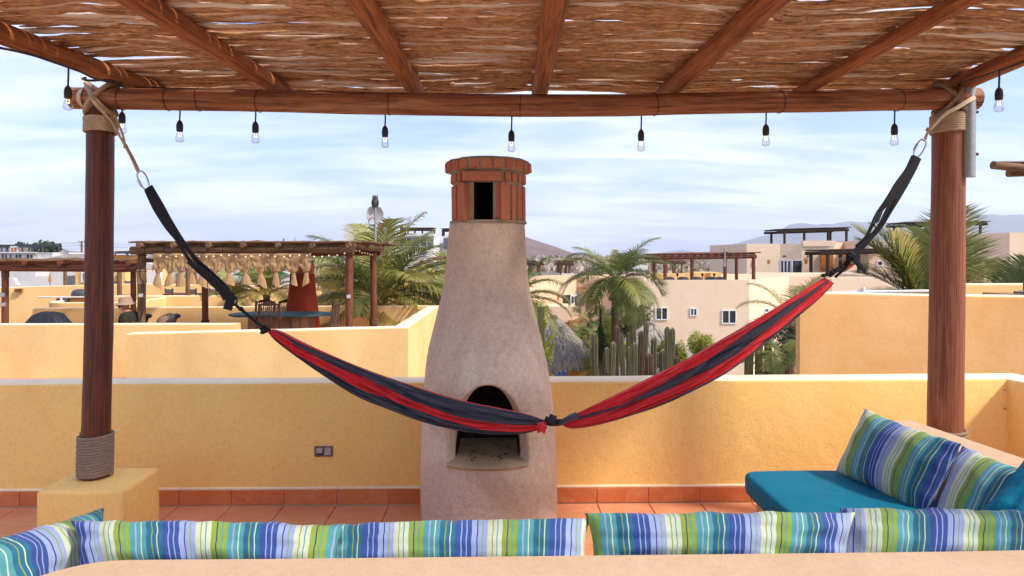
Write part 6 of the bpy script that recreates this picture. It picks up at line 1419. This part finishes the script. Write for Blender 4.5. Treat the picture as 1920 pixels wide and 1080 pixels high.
# second pergola at the far left
p2 = thing('neighbour_pergola', 'red brown pole pergola at the left edge, behind the left post', 'pergola', at(9.5, 610, 15.5))
npole(p2, Z0(9.5, 15.5), at(10, 505, 15.5), .07, 'redwood', 11); MB().tube([at(10, 520, 15.5), at(10, 508, 15.5)], .075, 12).build('canvas_wrap', M['oldwood'], p2, 50)
npole(p2, at(-120, 501.5, 15.4), at(256, 504, 15.4), .078, 'redwood', 12, 'beam', 14); npole(p2, at(-120, 497, 18.5), at(256, 499, 18.5), .078, 'redwood', 13, 'beam'); npole(p2, Z0(-115, 15.5), at(-115, 505, 15.5), .07, 'redwood', 14)
npole(p2, Z0(250, 18.5), at(250, 505, 18.5), .07, 'redwood', 14)
for k, px in enumerate((-90, -24, 44, 111, 178, 240)):
    p = at(px, 492.5, 15.1); npole(p2, p, p + Vector((0, 3.8, .02)), .055, 'redwood', 60 + k, 'rafter', 12, .01)
s = MB()
for k in range(60):
    yy = 15.15 + k * .06; x = at(-125, 490, 15.4).x + rnd.uniform(-.1, .1); e_ = at(258, 490, 15.4).x
    while x < e_ - .2:
        e = min(e_, x + rnd.uniform(1.5, 2.8)); P = [Vector((x + (e - x) * u, yy + .05 * nz(u * 3, k, 1), 1.7 + (480 - 489.5) * 15.4 / F + .045 * nz(u * 3 + x, k * .6, 2) + rnd.uniform(0, .03))) for u in np.linspace(0, 1, 9)]
        s.tube(P, rnd.uniform(.014, .026), 5, off=k); x = e
s.build('stick_covering', M['oldwood'], p2, 60)
for (py, sx) in ((553, 6.5), (571, 8.5)):
    c = at(sx, py, 15.38); t = thing('wall_lantern', 'grey box lantern on the far left red post, %s of two' % ('upper' if py < 560 else 'lower'), 'lantern', c, 'lanterns on the far left post'); MB().box(c + Vector((-.055, -.06, -.045)), c + Vector((.055, 0, .045)), c=c, rz=-.2).build('casing', M['galv'], t, bevel=.01); MB().box(c + Vector((-.035, -.068, -.028)), c + Vector((.035, -.06, .028)), c=c, rz=-.2).build('lens', M['dish'], t)

# --- on the neighbour terrace
tb = thing('dining_table', 'teal topped dining table with a pale wooden base on the neighbour terrace', 'table', at(515, 600, 16)); a, b = at(418, 589, 15.5), at(613, 589, 15.5); zt_ = zat(515, 591, 15.5)
s = MB(); fp2 = [(a.x + .25, 15.5), (b.x - .45, 15.5), (b.x, 15.9), (b.x - .05, 16.3), (b.x - .45, 16.6), (a.x + .3, 16.6), (a.x, 16.2), (a.x, 15.8)]; n = 8
s.add([(x, y, zt_ - .05) for x, y in fp2] + [(x, y, zt_) for x, y in fp2], [tuple(range(n - 1, -1, -1)), tuple(range(n, 2 * n))] + [(i, (i + 1) % n, (i + 1) % n + n, i + n) for i in range(n)]); s.build('table_top', M['tealtop'], tb, 30, bevel=.015)
for (x0_, x1_) in ((464, 479), (547, 562), (563, 577)): boxpx(tb, 'leg', x0_, 592.5, x1_, 700, 15.75, .6, 'tablew', .01)
boxpx(tb, 'stretcher', 479, 596, 547, 640, 15.95, .06, 'tablew', .005)
for ch in tb.children[1:]:
    pass
def dchair(px, ytop, D, ang, label, wpx=37, zf0=NZ):
    c = at(px, ytop, D); w_ = wpx / 2 * D / F; t = thing('carved_chair', label, 'chair', (c.x, D, zf0), 'carved wooden dining chairs'); Rz = Matrix.Rotation(ang, 3, 'Z'); zt_ = c.z
    L = lambda x, y, z: Vector((c.x, D, 0)) + Rz @ Vector((x, y, 0)) + Vector((0, 0, z)); zs_ = zf0 + .46
    for sx in (-1, 1):
        MB().tube([L(sx * w_, 0, zf0), L(sx * w_, 0, zs_), L(sx * w_, -.06, zt_ - .03)], .028, 8).build('leg', M['chair'], t, 50)
        MB().tube([L(sx * w_, .40, zf0), L(sx * w_, .40, zs_)], .026, 8).build('leg', M['chair'], t, 50)
    s = MB(); rows = []
    for k in range(17):
        u = -1 + 2 * k / 16; h = .045 + .055 * math.cos(u * math.pi / 2) ** 2 - .02 * abs(math.sin(u * 6)); rows.append([L(u * w_, -.075, zt_ - .06), L(u * w_, -.075, zt_ - .06 + h), L(u * w_, -.04, zt_ - .06 + h), L(u * w_, -.04, zt_ - .06)])
    s.grid(rows, closed=True).build('crest_rail', M['darkwood'] if ang > 2 and ang < 4 else M['chair'], t, 40)
    MB().obox(L(0, -.02, zs_ + .22), Rz @ Vector((w_, 0, 0)), Rz @ Vector((0, .014, 0)), Vector((0, 0, .035))).build('lower_rail', M['chair'], t, bevel=.01)
    for k in range(9):
        u = -1 + 2 * k / 8; MB().tube([L(u * w_ * .45, -.02, zs_ + .25), L(u * w_ * .5, -.04, zs_ + .36), L(u * w_ * .85, -.055, zt_ - .06)], .008, 6).build('spindle', M['chair'], t, 60)
    MB().obox(L(0, .2, zs_), Rz @ Vector((w_ + .01, 0, 0)), Rz @ Vector((0, .22, 0)), Vector((0, 0, .02))).build('seat', M['burlap'], t, bevel=.012)
    return t
dchair(506.5, 567, 14.9, 0, 'carved chair nearest to us at the neighbour table, its back facing the camera')
dchair(496, 563, 17.4, math.pi, 'dark topped carved chair behind the table on the left', 34); dchair(539, 563, 17.4, math.pi, 'dark topped carved chair behind the table, in front of the red chimney', 32)
dchair(626, 566, 15.9, math.pi / 2 - .15, 'carved chair seen from the side at the right end of the neighbour table', 30)
rc_ = thing('red_chimney', 'red plaster chimney fireplace on the neighbour terrace behind the dining table', 'fireplace', at(567, 640, 17.4)); c = at(567, 600, 17.4); c.z = 0
pr__ = [(31.5, 610), (31, 600), (29.5, 585), (27, 565), (24.5, 545), (23, 530), (22.5, 515), (22.5, 513)]
MB().lathe([(.42, NZ)] + [(w_ * 17.4 / F, 1.7 - (y_ - 480) * 17.4 / F) for w_, y_ in pr__], (c.x, 17.4, 0), 36).build('body', M['red'], rc_, 60)
MB().lathe([(.27, zat(560, 513, 17.4)), (.27, zat(560, 493, 17.4)), (.31, zat(560, 492, 17.4)), (.31, zat(560, 488, 17.4))], (c.x, 17.4, 0), 24).build('mortar', M['mortar'], rc_, 50)
for k in range(20):
    a = 2 * math.pi * k / 20; q = Vector((c.x + .275 * math.cos(a), 17.4 + .275 * math.sin(a), (zat(560, 512, 17.4) + zat(560, 494, 17.4)) / 2)); MB().obox(q, Vector((-math.sin(a), math.cos(a), 0)) * .032, Vector((math.cos(a), math.sin(a), 0)) * .014, Vector((0, 0, .115))).build('brick', M['brick'], rc_)
# grill cover
gc = at(94, 597, 14.3); rows = []
for k in range(13):
    v = k / 12; row = []
    for j in range(60):
        a = 2 * math.pi * j / 60; ca, sa = math.cos(a), math.sin(a); q = (abs(ca) ** 5 + abs(sa) ** 5) ** (-1 / 5)
        w_ = .57 * (1 - .12 * v) if v < .75 else .57 * (.91 - (v - .75) * 1.6); z = NZ + 1.13 * (v if v < .8 else .8 + (v - .8) * (1.0)); 
        tp = (1 if v < .7 else 1 - (v - .7) * 1.2)
        z -= .16 * max(0, ca * q) ** 2 * v + .05 * max(0, -ca * q) * v
        f = 1 + .05 * nz(a * 2.2, v * 2, 1) + .035 * math.sin(a * 13 + 2 * nz(a, v * 2, 4)) * v
        row.append(Vector((gc.x + ca * q * w_ * f, gc.y + .3 * sa * q * tp * f, z + .02 * nz(ca * 4, sa * 4, v))))
    rows.append(row)
rows.append([Vector((gc.x - .04 + (p.x - gc.x) * .4, gc.y + (p.y - gc.y) * .4, NZ + 1.15)) for p in rows[-1]]); s = MB().grid(rows, closed=True); n = len(rows); s.f.append(tuple((n - 1) * 60 + j for j in range(60))); s.mi.append(0)
o = s.build('covered_grill', M['cover'], smooth=50); tag(o, 'barbecue under a wrinkled black cover behind the pale terrace wall', 'covered grill')
# chairs at the person's side
def lounge(px, D, label, tan_):
    c = at(px, 600, D); t = thing('lounge_chair', label, 'lounge chair', (c.x, D, NZ)); 
    MB().tube(cat_pts([Vector((c.x - .16, D, NZ + .4)), Vector((c.x, D, NZ + .75)), at(px + 10, 593, D), at(px + 17, 594, D)], 14), lambda u, L, a: .05 * (1 - .3 * u), 8, ell=(1, 3)).build('backrest', M['cover'], t, 60)
    MB().box((c.x - .7, D - .26, NZ + .32), (c.x - .05, D + .26, NZ + .42)).build('seat', M['cover'], t, bevel=.03)
    for sx in (-.62, -.12):
        for sy in (-.22, .22): MB().tube([Vector((c.x + sx, D + sy, NZ)), Vector((c.x + sx, D + sy, NZ + .34))], .025, 6).build('leg', M['cover'], t, 60)
    if tan_: blob(at(px - 7, 600, D - .05), .19, .2, .11, 'cushion_back', 'tablew', t, 3, -.5, amp=.1); blob(at(px + 5, 598.5, D - .1), .05, .14, .13, 'headrest', 'metalg', t, 5, .6, amp=.1)
    return t
lounge(264, 14.2, 'dark lounge chair holding the seated person in the sun hat', False); lounge(318, 14.2, 'dark lounge chair with a tan back right of the seated person', True)
# person: seated, facing left, looking away
pc = at(240, 600, 13.9); pe = thing('person', 'person in a tan bucket hat and dark olive t-shirt sitting and looking left', 'person', (pc.x, 13.9, NZ)); s_ = 13.9 / F
hx, hz = pc.x + .03, NZ + .50
def skin(name, V, E, mt, par, root=0, sub=2):
    me = bpy.data.meshes.new(name); me.from_pydata([v[0] for v in V], E, []); o = bpy.data.objects.new(name, me); col.objects.link(o)
    m = o.modifiers.new('Skin', 'SKIN'); me.skin_vertices or me.skin_vertices.new() if hasattr(me.skin_vertices, 'new') else None
    for i, v in enumerate(V): me.skin_vertices[0].data[i].radius = (v[1], v[2] if len(v) > 2 else v[1])
    me.skin_vertices[0].data[root].use_root = True; m.use_smooth_shade = True
    ss = o.modifiers.new('Sub', 'SUBSURF'); ss.levels = sub; ss.render_levels = sub
    bpy.context.view_layer.update(); ev = bpy.data.meshes.new_from_object(o.evaluated_get(bpy.context.evaluated_depsgraph_get())); bpy.data.objects.remove(o)
    ev.materials.clear(); ev.materials.append(M[mt]) if isinstance(mt, str) else [ev.materials.append(M[x]) for x in mt]; ev.polygons.foreach_set('use_smooth', [True] * len(ev.polygons))
    nv = len(ev.vertices); co = np.empty(nv * 3, dtype=np.float32); ev.vertices.foreach_get('co', co); a_ = ev.attributes.get('tc') or ev.attributes.new('tc', 'FLOAT_VECTOR', 'POINT'); a_.data.foreach_set('vector', co)
    o = bpy.data.objects.new(name, ev); col.objects.link(o); put(o, par); return o
sho = at(239.5, 585.5, 13.9); nk = at(237.5, 581, 13.9); hd_ = at(234, 575.5, 13.9)
V = [((hx, 13.9, hz), .14, .15), (tuple(Vector((hx, 13.9, hz)).lerp(sho, .5)), .14, .17), (tuple(sho + Vector((0, 0, -.04))), .12, .17), (tuple(nk), .055), (tuple(hd_ + Vector((.01, 0, -.03))), .075), (tuple(hd_ + Vector((.005, 0, .03))), .095), (tuple(hd_ + Vector((0, 0, .1))), .07)]
E = [(0, 1), (1, 2), (2, 3), (3, 4), (4, 5), (5, 6)]
for sy in (-1, 1):                                        # arms with hands, legs with feet
    b0 = len(V); sp_ = sho + Vector((.03, sy * .19, -.05)); V += [(tuple(sp_), .062), (tuple(sp_ + Vector((.05, sy * .03, -.26))), .046), (tuple(sp_ + Vector((-.16, sy * .0, -.36))), .034), (tuple(sp_ + Vector((-.24, -sy * .02, -.37))), .03)]
    E += [(2, b0), (b0, b0 + 1), (b0 + 1, b0 + 2), (b0 + 2, b0 + 3)]
    for f in range(5):
        V.append((tuple(sp_ + Vector((-.32 + .03 * (f == 0), -sy * (.05 - .02 * f), -.39))), .010)); E.append((b0 + 3, len(V) - 1))
    b1 = len(V); V += [((hx - .03, 13.9 + sy * .1, hz - .02), .085), ((hx - .45, 13.9 + sy * .13, hz + .02), .06), ((hx - .5, 13.9 + sy * .13, NZ + .09), .04), ((hx - .62, 13.9 + sy * .13, NZ + .04), .035)]
    E += [(0, b1), (b1, b1 + 1), (b1 + 1, b1 + 2), (b1 + 2, b1 + 3)]
bd = skin('body', V, E, 'skin', pe)
# shirt: follows the torso and upper arms
ov = 1.12
V2 = [((hx, 13.9, hz + .02), .155, .165), (V[1][0], .155, .19), (V[2][0], .135, .19), (tuple(nk + Vector((0, 0, -.045))), .075)]
E2 = [(0, 1), (1, 2), (2, 3)]
for sy in (-1, 1):
    sp_ = sho + Vector((.03, sy * .19, -.05)); b0 = len(V2); V2 += [(tuple(sp_), .078), (tuple(sp_ + Vector((.035, sy * .02, -.17))), .068)]; E2 += [(2, b0), (b0, b0 + 1)]
skin('shirt', V2, E2, 'shirt', pe)
skin('shorts', [((hx, 13.9, hz - .02), .15, .16), ((hx - .05, 13.8, hz - .02), .10), ((hx - .36, 13.77, hz + .02), .085), ((hx - .05, 14.0, hz - .02), .10), ((hx - .36, 14.03, hz + .02), .085)], [(0, 1), (1, 2), (0, 3), (3, 4)], 'shorts', pe)
hh = hd_ + Vector((.015, 0, .098)); s = MB(); Rt = Matrix.Rotation(-.12, 3, 'Y'); rows = []
for r_, z in ((.185, -.055), (.19, -.048), (.125, .0), (.118, .06), (.108, .095), (.085, .108), (.01, .112)): rows.append([hh + Rt @ Vector((r_ * math.cos(a) * 1.05, r_ * math.sin(a), z + (.012 * math.sin(2 * a) if z < -.04 else 0))) for a in np.linspace(0, 2 * math.pi, 28, endpoint=False)])
s.grid(rows, closed=True).build('bucket_hat', M['hat'], pe, 60)
gl_ = hd_ + Vector((-.088, 0, .012)); MB().tube([gl_ + Vector((.0, -.06, 0)), gl_ + Vector((-.015, 0, 0)), gl_ + Vector((0, .06, 0))], .018, 8).build('sunglasses', M['blackp'], pe, 60); MB().tube([gl_ + Vector((.005, -.065, .004)), gl_ + Vector((.10, -.085, .008))], .006, 6).build('glasses_arm', M['blackp'], pe, 60)
blob(hd_ + Vector((-.105, 0, -.02)), .02, .016, .024, 'nose', 'skin', pe, amp=.05); blob(hd_ + Vector((.02, -.088, -.015)), .02, .012, .032, 'ear', 'skin', pe, amp=.05); blob(hd_ + Vector((-.078, 0, -.062)), .022, .03, .006, 'mouth', 'skin', pe, amp=.05)
# dish with owl on a mast
dm = thing('owl_decoy', 'grey plastic owl perched on top of the antenna mast above the palms', 'owl figure', at(703.5, 388, 17)); c = at(703.5, 389, 17)
rows = []; prof_ = [(.045, 0), (.065, .03), (.078, .10), (.080, .16), (.066, .205), (.074, .235), (.072, .27), (.05, .295), (.01, .3)]
rows = [[c + Vector((r_ * math.cos(a), r_ * .85 * math.sin(a), z)) for a in np.linspace(0, 2 * math.pi, 20, endpoint=False)] for r_, z in prof_]
MB().grid(rows, closed=True).build('body', M['metalg'], dm, 60)
for sx in (-1, 1):
    MB().lathe([(.02, 0), (.002, .035)], c + Vector((sx * .045, 0, .275)), 6).build('ear_tuft', M['metalg'], dm); blob(c + Vector((sx * .07, -.01, .12)), .02, .05, .085, 'wing', 'wire', dm, amp=.1)
    MB().lathe([(.001, -.004), (.016, 0), (.001, .004)], c + Vector((sx * .028, -.062, .25)), 10).build('eye', M['dish'], dm, 60)
MB().lathe([(.012, 0), (.001, .02)], c + Vector((0, -.066, .225)), 6).build('beak', M['wire'], dm)
blob(c + Vector((0, 0, -.012)), .05, .05, .03, 'perch', 'metalg', dm, amp=.05)
dish(702.5, 402, 17, .215, 'round satellite dish on the mast below the owl figure', mast=(390, 494, 1.5, .026), mt='dish')
o = MB().tube([at(697.5 + 6.3 * math.cos(a), 415.5 + 6.8 * math.sin(a), 16.9) for a in np.linspace(0, 6.283, 24, endpoint=False)], .009, 6, closed=True, ref=Vector((0, 1, 0))).build('cable_coil', M['metalg'], smooth=180); tag(o, 'dark cable coil hanging on the mast by the satellite dish', 'cable')

# ================================================================== RIGHT SIDE
WR = [M['right'], M['cap']]
wall('apricot_wall', [(at(1491.5, 548, 8.3).x, 8.3), (at(1500, 548, 8.0).x, 8.0), (at(1960, 556, 8.0).x, 8.0), (at(2300, 556, 8).x, 8.0)], [zat(1491, 549.5, 8.25), zat(1500, 548.5, 8), zat(1960, 556, 8), zat(1960, 556, 8)], GZ, .26, WR, 'tall plain apricot wall behind our parapet on the right', r=.03, step=.15, amp=.006)
wall('apricot_wall', [(at(1790, 533, 11).x, 11), (at(2200, 532, 11).x, 11)], [zat(1790, 533, 11), zat(1920, 532, 11)], GZ, .3, WN, 'pale upper wall strip right of the right timber post', r=.03, step=.3)
rl = thing('railing', 'white painted rail along the top of the apricot wall, left of the right post', 'railing', at(1680, 549, 8.35))
MB().tube([at(1560, 549.5, 8.6), at(1618, 547.5, 8.45), at(1760, 545.5, 8.35)], .02, 10).build('rail', M['rail'], rl, 60); MB().tube([at(1618.5, 553, 8.45), at(1618.5, 538.5, 8.45)], .024, 10).build('baluster', M['rail'], rl, 60)
pd = thing('patio_armchair', 'wooden armchair arm end poking above the apricot wall at the right edge', 'chair', at(1912, 560, 9.5))
boxpx(pd, 'seat_board', 1889, 551.5, 1990, 556, 9.4, .5, 'lightwood', .01); MB().tube([at(1902, 548, 9.3), at(1960, 547, 9.3)], .02, 8).build('armrest', M['metalg'], pd, 60); MB().tube([at(1921, 530, 9.3), at(1923, 620, 9.3)], .02, 8).build('leg', M['metalg'], pd, 60)
pf = thing('corner_pergola', 'weathered pole ends of the next pergola roof at the right edge', 'pergola', at(1900, 320, 9))
npole(pf, at(1862, 309.5, 8.6), at(2100, 333, 8.9), .052, 'oldwood', 81, 'beam', 16, .01); npole(pf, at(1890, 325, 9.0), at(2150, 316, 9.0), .05, 'oldwood', 82, 'beam', 16, .01); npole(pf, at(2080, 330, 9), Vector((at(2080, 330, 9).x, 9, GZ)), .08, 'oldwood', 83, 'post')
for k in range(16): npole(pf, at(1868 + k * 1.4, 305 + (k % 4) * 1.8, 8.7 + k * .06), at(2120, 300 + (k % 5) * 3, 8.8 + k * .07), .016 + .004 * (k % 3), 'oldwood', 90 + k, 'stick', 6, .04)

# ------------------------------------------------------------------ air
hz_ = MB().box((-12000, -3100, GZ - 1.5), (12000, 10500, 620)).build('haze', M['pvc'], smooth=0, kind='stuff'); hz_.data.materials.clear()
hm = bpy.data.materials.new('haze_air'); hm.use_nodes = True; t = hm.node_tree; t.nodes.clear(); pv = N(t, 'ShaderNodeVolumePrincipled'); pv.inputs['Density'].default_value = 1.2e-4; pv.inputs['Color'].default_value = (.76, .87, 1, 1); pv.inputs['Anisotropy'].default_value = .2
t.links.new(pv.outputs[0], N(t, 'ShaderNodeOutputMaterial').inputs['Volume']); hz_.data.materials.append(hm)
